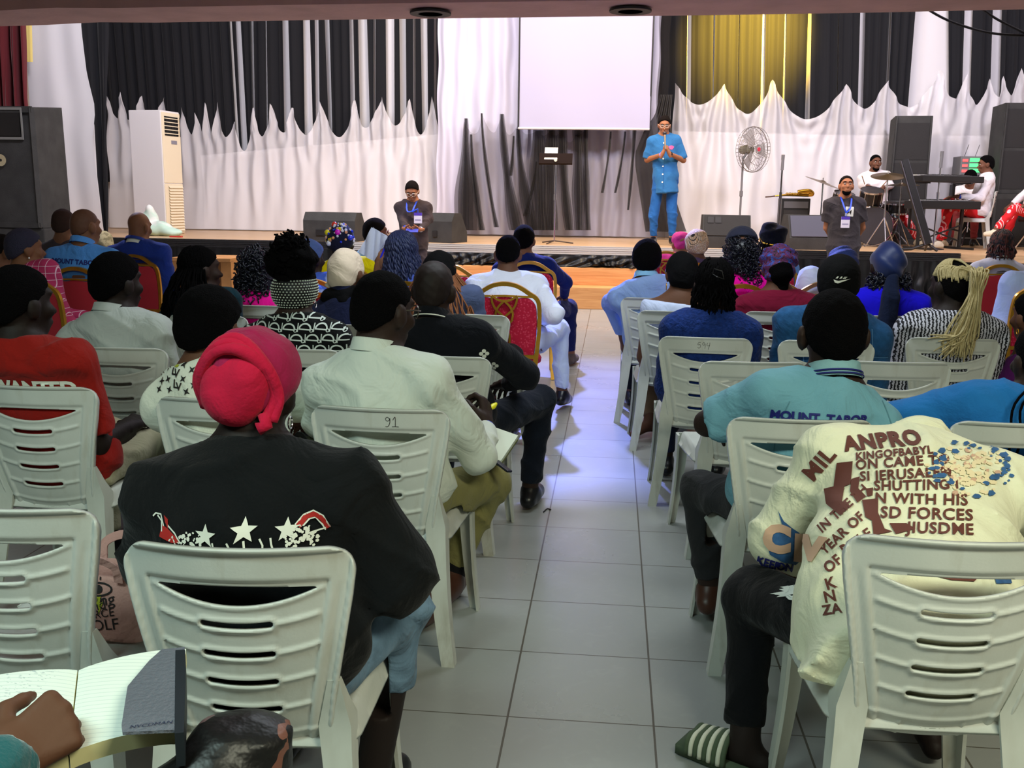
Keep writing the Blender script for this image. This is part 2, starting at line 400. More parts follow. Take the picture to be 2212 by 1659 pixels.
def structure(o): o['kind'] = 'structure'; return o
XL, XR, YB, YF = -9.6, 8.4, -3.2, 17.3
structure(MB().box((XL, YB, -.08), (XR, YF, 0)).build('floor', FLOOR, smooth=False))
structure(MB().box((XL-.12, YB, 0), (XL, YF, 6.2)).build('wall_left', WALLW, smooth=False))
structure(MB().box((XR, YB, 0), (XR+.12, YF, 6.2)).build('wall_right', WALLW, smooth=False))
structure(MB().box((XL, YF, 0), (XR, YF+.12, 6.2)).build('wall_back', WALLW, smooth=False))
structure(MB().box((XL, YB-.12, 0), (XR, YB, 6.2)).build('wall_front', WALLW, smooth=False))
structure(MB().box((XL, YB, 6.2), (XR, YF, 6.3)).build('ceiling', DARKC, smooth=False))
# underside of the balcony overhead, sagging a little, with two recessed lamp holes
bx = np.linspace(XL, XR, 73); pxs = [0, 100, 205, 330, 700, 1100, 1600, 1900, 2212]; pys = [57, 54, 48, 49, 43, 38, 32, 27, 20]
ez = [aty(a, b, 8.8)[2] for a, b in zip(pxs, pys)]; exx = [aty(a, b, 8.8)[0] for a, b in zip(pxs, pys)]
zz = np.interp(bx, exx, ez); b = MB(); prof = [(-8.8-3.1, 0), (-.75, 0), (-.72, -.035), (0, -.0), (.05, .04), (.05, .55), (-11.9, .55)]
V = []; F = []; m = len(prof)
for x, z in zip(bx, zz):
    for (dy, dz) in prof:
        V.append((x, 8.8+dy, (2.97+dz) if dy < -.74 else z+dz+(.03 if dy == -.72 else 0)))
for i in range(len(bx)-1): F += [(i*m+j, i*m+(j+1) % m, (i+1)*m+(j+1) % m, (i+1)*m+j) for j in range(m)]
structure(mk('trim_1', V, F, SOFF, smooth=False))
for k, (px, py) in enumerate(((930, 28), (1362, 19))):
    p = aty(px, py, 8.42); z0 = float(np.interp(p[0], bx, zz))+.0
    tag(MB().lathe([(.10, -.012), (.17, -.012), (.17, .004), (.10, .004), (.1, -.012)], 28).lathe([(.0, .0), (.10, .0), (.10, -.004), (0, -.004)], 28).build('recessed_lamp', M('lamp_hole', (26, 24, 24), .6), loc=(p[0], 8.42, z0-.02)),
        ('round dark recessed lamp in the soffit above the %s' % ('white sheer centre curtain' if k == 0 else 'hanging projection screen')), 'lamp')
# hanging lamps' own fittings behind the camera side of the balcony
# stage deck, steps
structure(MB().box((XL, STY, STZ-.1), (XR, YF, STZ)).build('trim_2', STAGEW, smooth=False))
structure(MB().box((XL, STY+.12, 0), (XR, STY+.2, STZ-.1)).build('trim_3', BLACKP, smooth=False))
sL, sR = -2.75, 1.35
st = empty('stage_steps', ((sL+sR)/2, 12.8, 0), 0, 'two wide pale wooden steps in front of the stage at the end of the aisle', 'steps')
MB().box((sL, 12.565, 0), (sR, STY+.12, .275), bev=.006).build('lower_step', STEPW, st, False).location = (-(sL+sR)/2, -12.8, 0)
MB().box((sL, 12.93, .275), (sR, STY+.12, .5), bev=.006).build('upper_step', STEPW, st, False).location = (-(sL+sR)/2, -12.8, 0)
TRIM = M('metal_trim', (206, 202, 196), .35, .35); TRIMB = M('trim_black', (30, 29, 30), .4)
def edge_strip(pa, pb, mt, label):
    xa = aty(pa, 533, STY)[0]; xb = aty(pb, 540, STY)[0]; b = MB()
    for k in range(4): b.box((xa, STY-.035+.004*(k % 2), STZ-.095+k*.0245), (xb, STY, STZ-.074+k*.0245), 0, bev=.003)
    b.box((xa, STY-.03, STZ+.003), (xb, STY+.05, STZ+.012))
    tag(b.build('stage_edge_trim', mt, smooth=False), label, 'stage trim')
edge_strip(742, 1702, TRIM, 'ribbed silver metal trim along the middle of the stage edge')
edge_strip(-260, 738, TRIMB, 'black ribbed trim along the stage edge on the side of the air conditioner')
edge_strip(1706, 2075, TRIMB, 'black ribbed trim along the stage edge below the drum kit')
CB = M('black_satin', (9, 9, 10), .4, spec=.35)
def skirt(pa, pb, z0, amp, label, name='stage_skirt', y=STY-.03):
    xa = aty(pa, 533, STY)[0]; xb = aty(pb, 540, STY)[0]; nx = int((xb-xa)/.02); nz = 22
    X = np.linspace(xa, xb, nx)[:, None]; T = np.linspace(0, 1, nz)[None, :]
    sag = .05*np.abs(np.sin(X*2.1))+.02*np.sin(X*9)
    Z = (STZ-.095)*(1-T)+(z0-sag*.6)*T
    Yv = y-amp*(T*1.2+.25)*(.5+.5*np.sin(X*34+3*np.sin(X*3.1)+2.5*T*np.sin(X*7)))-amp*.8*T*np.sin(X*11+T*5)**2
    V = np.stack([X+0*T+.02*np.sin(Z*30+X*8)*T, Yv, Z+0*X], -1).reshape(-1, 3)
    F = [(i*nz+j, i*nz+j+1, (i+1)*nz+j+1, (i+1)*nz+j) for i in range(nx-1) for j in range(nz-1)]
    tag(mk(name, V, F, CB), label, 'skirting')
skirt(742, 1480, .53, .05, 'ruched black satin skirt hanging over the wooden steps under the stage edge')
skirt(-240, 736, .03, .05, 'black pleated skirt below the stage edge near the blue suit')
skirt(1484, 2110, .03, .06, 'black pleated skirt below the stage edge behind the headscarves')
# ================================================================ drapes
def sheer(name, col, a, rough=.85):
    m = M(name, col, rough, trans=a, spec=.15, sheen=.3); return m
WSH = sheer('white_sheer', (232, 230, 234), .36); WSH2 = sheer('white_sheer_full', (212, 210, 228), .06); WCL = M('white_cloth', (226, 224, 226), .85, spec=.1)
BSH = sheer('black_sheer', (40, 34, 32), .72); BSD = sheer('black_sheer_gather', (24, 20, 19), .38); BCL = M('black_cloth', (24, 25, 29), .8, spec=.2, sheen=.15)
VEL = M('red_velvet', (92, 12, 22), .7, sheen=.6, spec=.2)
def drape(name, prof, Y, zb, mat, label=None, amp=.05, cat='curtain', parent=None, res=.022, kf=9., lean=0., flare=0., vfold=0., seed=0):
    """scalloped cloth: prof = [(x, z, is_peak)], peaks pinned, cloth falling to zb"""
    P = np.array([(p[0], p[1]) for p in prof]); pk = [p[2] for p in prof]; nx = max(8, int((P[-1, 0]-P[0, 0])/res)); nz = max(10, int((P[:, 1].max()-zb)/.05))
    X = np.linspace(P[0, 0], P[-1, 0], nx); ZT = np.zeros(nx)
    for i in range(len(P)-1):
        s = (X >= P[i, 0]-1e-9) & (X <= P[i+1, 0]+1e-9); t_ = (X[s]-P[i, 0])/(P[i+1, 0]-P[i, 0])
        if pk[i] and not pk[i+1]: ZT[s] = P[i+1, 1]+(P[i, 1]-P[i+1, 1])*(1-t_)**1.9
        elif pk[i+1] and not pk[i]: ZT[s] = P[i, 1]+(P[i+1, 1]-P[i, 1])*t_**1.9
        else: ZT[s] = P[i, 1]+(P[i+1, 1]-P[i, 1])*t_
    T = np.linspace(0, 1, nz)[None, :]; Xg = X[:, None]; Z = ZT[:, None]*(1-T)+zb*T; D = 0*Z
    tops = [(p[0], p[1]) for p in prof if p[2]] or [(P[:, 0].mean(), P[:, 1].max())]
    W = 1e-6
    for (xp, zp) in tops:
        wt = np.exp(-((Xg-xp)/.35)**2); W = W+wt
        D = D+wt*np.sin(kf*(Xg-xp)/(np.maximum(zp-Z, 0)*.55+.3)*2.2+xp*5+seed)
    D = D/W*np.minimum(1, W*1.5)
    sw = np.sin((ZT[:, None]-Z)*26+seed)*np.exp(-(ZT[:, None]-Z)/.22)*(1-np.clip(W, 0, 1))
    vf = np.sin(Xg*23+2*np.sin(Xg*4.3+seed)+seed+.3*np.sin(Z*3))
    Yg = Y-amp*(D*.6+sw*.5+vf*vfold)-flare*T**2
    xc = P[:, 0].mean(); Xo = Xg+lean*T+.012*np.sin(Z*6+Xg*9)
    V = np.stack([Xo+0*Z, Yg, Z], -1).reshape(-1, 3)
    F = [(i*nz+j, i*nz+j+1, (i+1)*nz+j+1, (i+1)*nz+j) for i in range(nx-1) for j in range(nz-1)]
    o = mk(name, V, F, mat, parent)
    if label: tag(o, label, cat)
    return o
def pp(lst, Y, ox=0, oy=0, s=1.): return [(*aty(ox+x*s, oy+y*s, Y)[[0, 2]], bool(k)) for x, y, k in lst]
ZTOP = 5.3
tag(MB().box((XL+.3, BKY+.05, STZ), (XR-.1, BKY+.075, ZTOP)).build('white_backdrop_cloth', WCL, smooth=False), 'plain white backing cloth seen through the slits between black drapes', 'curtain')
def strips(name, edges, Y, label, zb=1.55, lean=.0):
    """black hangings: list of (x0,x1) pixel spans on top, (x0,x1) lower down"""
    root = empty(name, (aty(edges[0][0], 200, Y)[0], Y, STZ), 0, label, 'curtain')
    for k, (a, b, a2, b2) in enumerate(edges):
        xa, xb = aty(a, 50, Y)[0], aty(b, 50, Y)[0]; xa2, xb2 = aty(a2, 300, Y)[0], aty(b2, 300, Y)[0]
        nx = max(4, int((xb-xa)/.025)); nz = 16; S = np.linspace(0, 1, nx)[:, None]; T = np.linspace(0, 1.25, nz)[None, :]
        zt = ZTOP; zl = 2.3; Z = zt+(zl-zt)*T; u = (zt-Z)/(zt-zl)
        Xg = (xa+(xb-xa)*S)*(1-u)+(xa2+(xb2-xa2)*S)*u
        Yg = Y-.035*np.sin((xa+(xb-xa)*S)*38+2*np.sin(xa*3+S*2))-.02*np.sin((xa+(xb-xa)*S)*90)
        V = np.stack([Xg+0*Z, Yg+0*Z, Z+0*Xg], -1).reshape(-1, 3)-np.array(root.location)
        F = [(i*nz+j, i*nz+j+1, (i+1)*nz+j+1, (i+1)*nz+j) for i in range(nx-1) for j in range(nz-1)]
        mk('hanging_panel', V, F, BCL, root)
    return root
bl = [(120, 495, 150, 512), (497, 508, 516, 522), (517, 546, 534, 550), (550, 575, 552, 574), (579, 614, 579, 617), (624, 658, 630, 660), (668, 682, 676, 684), (688, 700, 690, 712), (710, 757, 718, 760),
      (764, 775, 770, 780), (790, 808, 799, 806), (813, 832, 810, 834), (852, 863, 852, 866), (876, 893, 878, 894), (897, 906, 898, 912), (921, 938, 924, 938), (942, 966, 942, 952)]
strips('black_backdrop_drape', bl, BKY-.1, 'tall black drapes with thin white slits behind the air conditioner side of the stage')
br = [(1418, 1479, 1424, 1482), (1488, 1536, 1492, 1538), (1540, 1590, 1540, 1592), (1592, 1642, 1594, 1642), (1648, 1690, 1650, 1690), (1692, 1740, 1694, 1738), (1744, 1800, 1748, 1806), (1803, 1848, 1808, 1850),
      (1862, 1915, 1864, 1910), (1918, 1974, 1915, 1955), (2034, 2074, 2052, 2078), (2092, 2132, 2096, 2136), (2152, 2330, 2158, 2330)]
strips('black_backdrop_drape', br, BKY-.1, 'tall black drapes partly lit yellow behind the standing fan')
q = .3707
pl_ = [(132, 497, 1), (190, 690, 0), (220, 525, 1), (268, 700, 0), (330, 547, 1), (400, 690, 0), (468, 553, 1), (535, 785, 0), (572, 617, 1), (632, 785, 0), (655, 640, 1), (690, 770, 0), (712, 553, 1), (748, 780, 0), (775, 580, 1), (835, 800, 0),
       (875, 690, 1), (935, 880, 0), (990, 598, 1), (1042, 795, 0), (1093, 588, 1), (1160, 772, 0), (1215, 610, 1), (1300, 788, 0), (1380, 568, 1), (1495, 800, 0), (1580, 565, 1), (1640, 745, 0), (1735, 558, 1), (1815, 732, 0), (1905, 570, 1), (1970, 785, 0), (2030, 560, 1), (2100, 800, 0)]
Yd = BKY-.42
drape('scalloped_sheer', pp(pl_, Yd, 180, 0, q), Yd, STZ+.02, WSH, 'white sheer hung in pointed scallops behind the air conditioner', .11, flare=.16)
drape('sheer_backing', pp([(690, 905, 0), (2095, 780, 0)], BKY-.26, 180, 0, q), BKY-.26, STZ+.02, WCL, 'plain white lower cloth behind the sheer scallops near the air conditioner', .05, vfold=.5)
q2 = .566
pr_ = [(880, 315, 1), (975, 400, 0), (1067, 318, 1), (1160, 435, 0), (1253, 300, 1), (1385, 455, 0), (1535, 318, 1), (1600, 415, 0), (1690, 305, 1), (1770, 410, 0), (1893, 262, 1), (1945, 378, 0), (1998, 270, 1), (2035, 400, 0), (2080, 290, 1), (2112, 372, 0), (2138, 275, 1), (2166, 365, 0), (2200, 260, 1), (2260, 380, 0), (2320, 270, 1)]
drape('scalloped_sheer', pp(pr_, Yd, 960, 0, q2), Yd, STZ+.02, WSH, 'white sheer hung in wide pointed scallops behind the standing fan and drummer', .11, flare=.16)
drape('sheer_backing', pp([(878, 500, 0), (1480, 515, 0), (2300, 520, 0)], BKY-.26, 960, 0, q2), BKY-.26, STZ+.02, WCL, 'plain white lower cloth behind the sheer scallops near the drum kit', .05, vfold=.5)
drape('centre_sheer', [(aty(955, 100, Yd)[0], ZTOP, False), (aty(1150, 100, Yd)[0], ZTOP, False)], Yd-.30, STZ+.02, WSH2, 'full-height white sheer curtain between the black drapes and the projection screen', .05, vfold=.9, lean=-.05)
drape('centre_sheer', [(aty(1130, 100, Yd)[0], ZTOP, False), (aty(1426, 100, Yd)[0], ZTOP, False)], Yd-.20, STZ+.02, WSH2, 'full-height white sheer curtain hanging behind the projection screen', .05, vfold=.8)
# swagged black sheer under the screen, with gathered dark folds
q3 = .3074
pb_ = [(530, 140, 1), (600, 225, 0), (655, 82, 1), (735, 215, 0), (797, 88, 1), (850, 232, 0), (905, 150, 1), (965, 228, 0), (1045, 200, 1), (1095, 238, 0), (1140, 195, 1), (1172, 236, 0), (1215, 195, 1), (1265, 285, 0), (1320, 200, 1), (1350, 225, 0), (1380, 190, 1), (1550, 205, 0), (1722, 190, 1), (1780, 210, 0), (1840, 160, 1), (1960, 420, 0)]
Yk = Yd-.48
ko = drape('black_swag_curtain', pp(pb_, Yk, 840, 220, q3), Yk, STZ+.015, BSH, 'see-through black sheer swagged below the projection screen behind the music stand', .09, flare=.15)
def gather(top, bot, w0, w1, Y):
    a = aty(840+top[0]*q3, 220+top[1]*q3, Y); b_ = aty(840+bot[0]*q3, 220+bot[1]*q3, Y); b_[2] = max(b_[2], STZ+.03); n = 18; V = []; m_ = 9
    for i in range(n):
        t_ = i/(n-1); c_ = a*(1-t_)+b_*t_; c_[0] = a[0]+(b_[0]-a[0])*t_**1.5; wd = (w0*(1-t_)+w1*t_)*(1+.15*math.sin(t_*9+a[0]*7))
        for j in range(m_):
            s = j/(m_-1)-.5; V.append((c_[0]+s*wd, Y-.05-.03*math.cos(s*14+a[0])-.05*t_, c_[2]))
    F = [(i*m_+j, (i+1)*m_+j, (i+1)*m_+j+1, i*m_+j+1) for i in range(n-1) for j in range(m_-1)]
    mk('gathered_fold', V, F, BSD, ko)
for a_ in [((545, 118), (545, 900), .04, .32), ((580, 230), (655, 900), .03, .1), ((655, 82), (760, 880), .03, .06), ((797, 88), (900, 900), .05, .16), ((910, 190), (1010, 900), .04, .16), ((1060, 200), (1075, 900), .16, .26), ((1148, 200), (1150, 900), .12, .12), ((1218, 200), (1270, 900), .1, .1), ((1335, 200), (1340, 900), .12, .14), ((1385, 195), (1400, 900), .05, .08), ((880, 240), (860, 520), .02, .05), ((1040, 420), (960, 800), .02, .05), ((1560, 210), (1500, 640), .02, .03), ((1660, 210), (1590, 640), .02, .03), ((1725, 200), (1680, 760), .04, .03)]:
    for q_, dy_ in ((1.5, 0), (1.0, -.03), (.5, -.05)): gather(a_[0], a_[1], a_[2]*q_, a_[3]*q_*.95, Yk+dy_)
bb = drape('black_bunched_curtain', [(aty(1422, 120, Yk)[0], 4.9, False), (aty(1446, 120, Yk)[0], 4.9, False)], Yk-.1, 2.5, BSD, 'dark bunched black sheer falling beside the screen behind the preacher', .025, vfold=.4, res=.02)
V = []; n = 30; m_ = 24
for i in range(n):
    t_ = i/(n-1); y_ = 205+(500-205)*t_
    l_ = np.interp(y_, [205, 250, 280, 330, 360, 500], [1426, 1414, 1392, 1372, 1372, 1394]); r_ = np.interp(y_, [205, 250, 300, 380, 440, 500], [1452, 1448, 1452, 1452, 1462, 1482])
    for j in range(m_):
        s = j/(m_-1); p = aty(l_+(r_-l_)*s, y_, Yk-.14); V.append((p[0], Yk-.14-.04*math.sin(s*22+t_*3)-.06*t_, max(p[2], STZ+.01)))
for k_ in range(2): mk('lower_fall', [(x, y-.05*k_, z) for x, y, z in V], [(i*m_+j, (i+1)*m_+j, (i+1)*m_+j+1, i*m_+j+1) for i in range(n-1) for j in range(m_-1)], BSD, bb)
# projection screen
Ys = Yk-.3; a = aty(1123, 38, Ys); b_ = aty(1403, 279, Ys); sx0, sx1 = a[0], aty(1410, 100, Ys)[0]
scr = empty('projection_screen', ((sx0+sx1)/2, Ys, b_[2]), 0, 'large blank white projection screen hanging above the stage', 'screen')
W2 = (sx1-sx0)/2; hz = 5.4-b_[2]; SCRM = M('screen_white', (172, 170, 194), .55, spec=.35, bump=.015, bs=6)
n = 24; V = []; 
for i in range(n+1):
    for j in range(n+1):
        s = i/n*2-1; u = j/n; V.append((s*W2*(1-.005*math.sin(u*9)), .012*math.sin(s*5+u*4)*(1-u), u*hz-.02*(1-u)*math.cos(s*1.5)*0+.012*math.sin(s*3)*(1-u)))
F = [(i*(n+1)+j, (i+1)*(n+1)+j, (i+1)*(n+1)+j+1, i*(n+1)+j+1) for i in range(n) for j in range(n)]
mk('fabric', V, F, SCRM, scr)
for s in (-1, 1): MB().box((s*W2-.012, -.006, .0), (s*W2+.012, .008, hz)).build('side_border', BLACKP, scr, False)
MB().tube([(-W2, 0, -.0), (W2, 0, -.0)], .018, 10).build('bottom_rod', M('rod_white', (205, 203, 205), .4), scr)
# stage side: red velvet, yellow strip, white side drape
def sheet_px(name, rows, Y, mat, label, amp, freq, cat='curtain', n=30, ydev=0):
    V = []; R_ = len(rows)
    ys = [r[0] for r in rows]; fine = np.linspace(ys[0], ys[-1], 26)
    for y_ in fine:
        l_ = np.interp(y_, ys, [r[1] for r in rows]); r_ = np.interp(y_, ys, [r[2] for r in rows])
        for j in range(n):
            s = j/(n-1); p = aty(l_+(r_-l_)*s, y_, Y); V.append((p[0], Y-amp*math.sin(s*freq+.4*math.sin(y_*.02))-amp*.4*math.sin(s*freq*2.3+1), p[2]))
    F = [(i*n+j, (i+1)*n+j, (i+1)*n+j+1, i*n+j+1) for i in range(25) for j in range(n-1)]
    return tag(mk(name, V, F, mat), label, cat)
sheet_px('velvet_curtain', [(-60, -60, 54), (60, -60, 56), (220, -60, 63), (500, -60, 100), (560, -60, 104)], 13.6, VEL, 'dark red velvet curtain hanging behind the big black loudspeaker at the stage side', .07, 34, n=70)
sheet_px('yellow_strip', [(40, 54, 68), (60, 55, 68), (134, 58, 70)], 13.66, M('yellow_cloth', (228, 205, 120), .8), 'short pale yellow strip at the edge of the red velvet curtain', .01, 4, 'strip', n=8)
sheet_px('white_side_drape', [(-40, 52, 176), (60, 55, 176), (160, 60, 188), (235, 64, 206), (300, 72, 200), (420, 92, 214), (512, 104, 226), (560, 106, 228)], 13.9, WCL, 'tall cream white side drape between the red velvet curtain and the black drapes', .014, 7, n=50)
sheet_px('black_side_drape', [(-40, 168, 232), (60, 172, 236), (290, 198, 232), (480, 212, 236), (540, 216, 236)], 14.6, BCL, 'narrow black side drape along the edge of the cream white drape', .05, 9, n=20)
sheet_px('white_side_ribbon', [(-40, 150, 156), (200, 172, 178), (262, 196, 204), (380, 205, 210), (514, 222, 226)], 14.3, WCL, 'thin white hanging ribbon of cloth in front of the black side drape', .01, 3, n=6)
# cables overhead
for k, (pts, lb) in enumerate((([(1960, -8), (2035, 38), (2100, 62), (2160, 74), (2240, 78)], 'longer black cable sagging across the upper right corner above the drapes'), ([(2090, 2), (2125, 22), (2160, 45), (2240, 84)], 'shorter black cable slanting in the upper right corner'))):
    tag(MB().tube(spline([aty(x, y, 9.6) for x, y in pts], 24), .011, 8).build('cable', BLACKP), lb, 'cable')
# ================================================================ white plastic chairs
t = NT('chair_plastic', rough=.38, spec=.45)
n1 = t.noise(5, 6); n2 = t.noise(30, 5, t.mapping((1, 1, .25)))
c = t.ramp(n1, [(.3, (186, 190, 182)), (.75, (204, 206, 199))])
sm = t.math('MULTIPLY', t.math('SUBTRACT', n2, .58), 4.); sm.node.use_clamp = True
c = t.mix(t.math('MULTIPLY', sm, .35), c, rgb(150, 142, 116)); t.color(c); t.bump(t.noise(160, 2), .06, .004); PLAST = t.m
t = NT('chair_plastic_foot', rough=.45, spec=.4)
n2 = t.noise(22, 5, t.mapping((1, 1, .3))); lowz = t.math('SUBTRACT', 1., t.math('MULTIPLY', t.sep.outputs[2], 5.)); lowz.node.use_clamp = True
sm = t.math('MULTIPLY', t.math('SUBTRACT', n2, .5), 5.); sm.node.use_clamp = True
t.color(t.mix(t.math('MULTIPLY', sm, t.math('ADD', t.math('MULTIPLY', lowz, .6), .15)), rgb(194, 197, 188), rgb(112, 98, 66))); PLEG = t.m
HWV = [.33, .40, .5, .6, .7, .76, .81]; HWW = [.146, .15, .166, .185, .203, .211, .216]
def hw(v): return np.interp(v, HWV, HWW)
def sst(a, b, x): t_ = np.clip((x-a)/(b-a), 0, 1); return t_*t_*(3-2*t_)
SLOTS = [.652, .592, .531, .468]
def back_fn(u, v):
    a = np.abs(u); r = .055; W_ = hw(v); q0 = a-(W_-r); q1 = v-(.80-r)
    d = np.where((q0 > 0) & (q1 > 0), np.hypot(q0, q1)-r, np.maximum(q0-r, q1-r))
    d = np.maximum(d, (.356+.5*u*u)-v)
    vb = .726-.036*(1-(u/.152)**2); d = np.maximum(d, -np.maximum(vb-v, v-(.728-.15*u*u)))
    for vs in SLOTS:
        sd = np.hypot(np.maximum(a-.06, 0), v-vs-1.0*u*u)-.0062; d = np.maximum(d, -sd)
    return d
def back_rear(u, v):
    a = np.abs(u); fw = hw(v)-a; r = .002+0*u
    r = r+.006*sst(.046, .040, fw)*sst(.35, .37, v)+.006*np.maximum(sst(.734, .742, v), 0)*(1-sst(.046, .040, fw))
    r = r+.009*sst(.011, .006, fw)+.008*sst(.789, .794, v)*(1-sst(.011, .006, fw))
    r = r-.004*np.exp(-((fw-.024)/.004)**2)*sst(.74, .70, v)
    for vs in SLOTS:
        cv = vs+1.0*u*u; rib = np.exp(-((v-cv)/.0045)**2)*sst(.062, .072, a)*sst(.152, .14, a)*(fw > .046)
        sd = np.hypot(np.maximum(a-.06, 0), v-cv)-.0062; ring = np.exp(-((sd-.004)/.0035)**2)
        r = r+.006*np.maximum(rib, ring)
    r = r+.004*np.exp(-((v-.405-1.0*u*u)/.005)**2)*(a < .13)+.004*np.exp(-((a-.062)/.003)**2)*sst(.403, .395, v)
    r = r+.0025*(np.maximum(np.abs(a)-.05, np.abs(v-.374)-.011) < 0)
    vb = .726-.036*(1-(u/.152)**2); r = r+.004*np.exp(-((v-vb+.004)/.004)**2)*(a < .155)
    return r
def back_map(u, v, off):
    s = u/hw(v); y = -.160-.21*(v-.36)-.02*np.exp(-((v-.33)/.06)**2)*-1+.058*s*s*(.35+.65*np.clip((v-.35)/.45, 0, 1))-.018*np.sin((v-.36)/.44*math.pi)
    return np.stack([u, y-off, v+.006*(1-s*s)*sst(.6, .8, v)], -1)
cV, cF = plate(back_fn, (-.225, .335), (.225, .815), .0042, back_map, back_rear, lambda u, v: back_rear(u, v)*.35-.0045)
tv, tf = decal_polys(text='ALTAK', size=.021, bold=.0006); mb_ = MB().add(cV, cF)
if len(tv): mb_.add(back_map(tv[:, 0]+.006, tv[:, 1]+.374, back_rear(tv[:, 0]*0+.001, tv[:, 1]*0+.374)+.0016), tf)
vm = np.array([(-.046, .381), (-.0425, .381), (-.0385, .37), (-.0345, .381), (-.031, .381), (-.0385, .366)]); mb_.add(back_map(vm[:, 0], vm[:, 1], .0062), [(0, 1, 2, 5), (2, 3, 4, 5)])
def seat_fn(u, v):
    r = .06; wx = .195+.02*(v+.16)/.37; q0 = np.abs(u)-(wx-r); q1 = np.maximum(v-(.215-r), (-.165+r)-v)
    return np.where((q0 > 0) & (q1 > 0), np.hypot(np.maximum(q0, 0), np.maximum(q1, 0))-r, np.maximum(q0, q1)-r)
def seat_map(u, v, off):
    d = -seat_fn(u, v); return np.stack([u, v, .432-.014*np.exp(-(u/.14)**2-(v/.13)**2)-.05*sst(.022, 0, d)-.012*sst(.15, .215, v)-off], -1)
sV, sF = plate(seat_fn, (-.225, -.175), (.225, .225), .008, seat_map, lambda u, v: 0*u, lambda u, v: 0*u+.006)
def leg_mesh(sx, sy, top, bot, w0, w1, th=.009, n=9):
    V = []; 
    for i in range(n):
        t_ = i/(n-1); c_ = np.array(top)*(1-t_)+np.array(bot)*t_; w_ = w0+(w1-w0)*t_**.8; c_ = c_+np.array([sx*.006*math.sin(t_*math.pi)*-1, 0, 0])
        L = [(0, 0), (-w_, 0), (-w_, -th), (-th-.002, -th-.002), (-th, -w_), (0, -w_)]
        V += [(c_[0]+sx*(x+w_/2), c_[1]+sy*(y+w_/2), c_[2]) for x, y in L]
    F = [(i*6+j, i*6+(j+1) % 6, (i+1)*6+(j+1) % 6, (i+1)*6+j) for i in range(n-1) for j in range(6)]+[tuple(range(6)), tuple((n-1)*6+j for j in range(6))]
    if sx*sy > 0: F = [f[::-1] for f in F]
    return V, F
chair0 = empty('plastic_chair')
mb_.build('backrest', PLAST, chair0, angle=None); mk('seat', sV, sF, PLAST, chair0)
for sx in (-1, 1):
    V, F = leg_mesh(sx, -1, (sx*.158, -.140, .425), (sx*.208, -.205, 0), .062, .040)
    V = [(sx*.162+(v[0]-sx*.158)*.35, -.183+(v[1]+.140)*.3, .53) for v in V[:6]]+[(sx*.160+(v[0]-sx*.158)*.72, -.162+(v[1]+.140)*.65, .47) for v in V[:6]]+list(V); nf = [(i*6+j, i*6+(j+1) % 6, (i+1)*6+(j+1) % 6, (i+1)*6+j) for i in range(2) for j in range(6)]
    F = [f for f in nf if True] if sx < 0 or True else nf; F0 = leg_mesh(sx, -1, (0, 0, 1), (0, 0, 0), .06, .04, n=11)[1]; F = F0; mk('leg', V, F, PLEG, chair0, smooth=True).data.set_sharp_from_angle(angle=.5)
    V, F = leg_mesh(sx, 1, (sx*.186, .182, .415), (sx*.215, .215, 0), .058, .036); mk('leg', V, F, PLEG, chair0, smooth=True).data.set_sharp_from_angle(angle=.5)
CHAIRS = {}
used_c = [False]
def chair(key, x, y, rz, label, z=0):
    """x, y = middle of the top edge of the back"""
    r = chair0 if not used_c[0] else copy_tree(chair0); used_c[0] = True
    o = rotz(rz)@np.array([0, .248, 0]); r.location = (x+o[0], y+o[1], z); r.rotation_euler = (0, 0, rz)
    tag(r, label, 'chair', 'white plastic chairs of the audience' if key != 'W' else None); CHAIRS[key] = r; return r
chair('A', -.645, 1.575, .06, 'white plastic chair holding the person in the red head wrap')
chair('B', -1.20, 1.72, 0, 'white plastic chair beside the pink tote bag, cut by the left picture edge')
chair('C', -1.82, 2.87, 0, 'white plastic chair holding the man in the red t-shirt')
chair('D', -1.95, 3.66, 0, 'white plastic chair holding the man in the pale grey shirt')
chair('E', -1.16, 2.78, .03, 'white plastic chair holding the person in the cream monogram print shirt')
chair('F', -.665, 2.73, -.03, 'white plastic chair with the number 91 handwritten on its back')
chair('G', -.66, 3.69, -.08, 'white plastic chair holding the man in the black embroidered polo')
chair('H', -1.27, 3.75, 0, 'white plastic chair holding the woman with the beaded headband')
chair('I', -.73, 5.05, -.12, 'white plastic chair holding the person with long brown braids')
chair('J', -1.96, 5.2, 0, 'white plastic chair holding the woman with long black curls and pink top')
chair('Z', -2.02, 4.72, 0, 'white plastic chair holding the person with long dark braids in teal')
chair('K', .27, 6.12, -.06, 'white plastic chair holding the man in the pale blue jacket')
chair('L', .36, 5.43, 0, 'white plastic chair holding the woman in the white sleeveless top')
chair('M', .43, 4.41, -.04, 'white plastic chair with the number 594 handwritten on its back')
chair('N', .56, 3.77, .1, 'empty white plastic chair nearer the aisle in front of the turquoise polo')
chair('O', 1.12, 3.87, .05, 'empty white plastic chair with a black bag on its seat')
chair('P', .96, 4.40, 0, 'white plastic chair holding the man in the denim jacket and black cap')
chair('Q', 1.57, 4.61, 0, 'white plastic chair holding the woman with blonde braids')
chair('R', .95, 5.52, .0, 'white plastic chair holding the woman in the burgundy top')
chair('S', 1.51, 5.46, 0, 'white plastic chair holding the woman in royal blue')
chair('T', .557, 2.78, .04, 'white plastic chair with the number 690 handwritten on its back')
chair('U', 1.19, 2.83, .05, 'white plastic chair holding the person in bright blue at the right edge')
chair('V', .665, 1.79, .03, 'creamy white plastic chair holding the person bent over in the printed hoodie')
INK = M('ink', (22, 24, 26), .6)
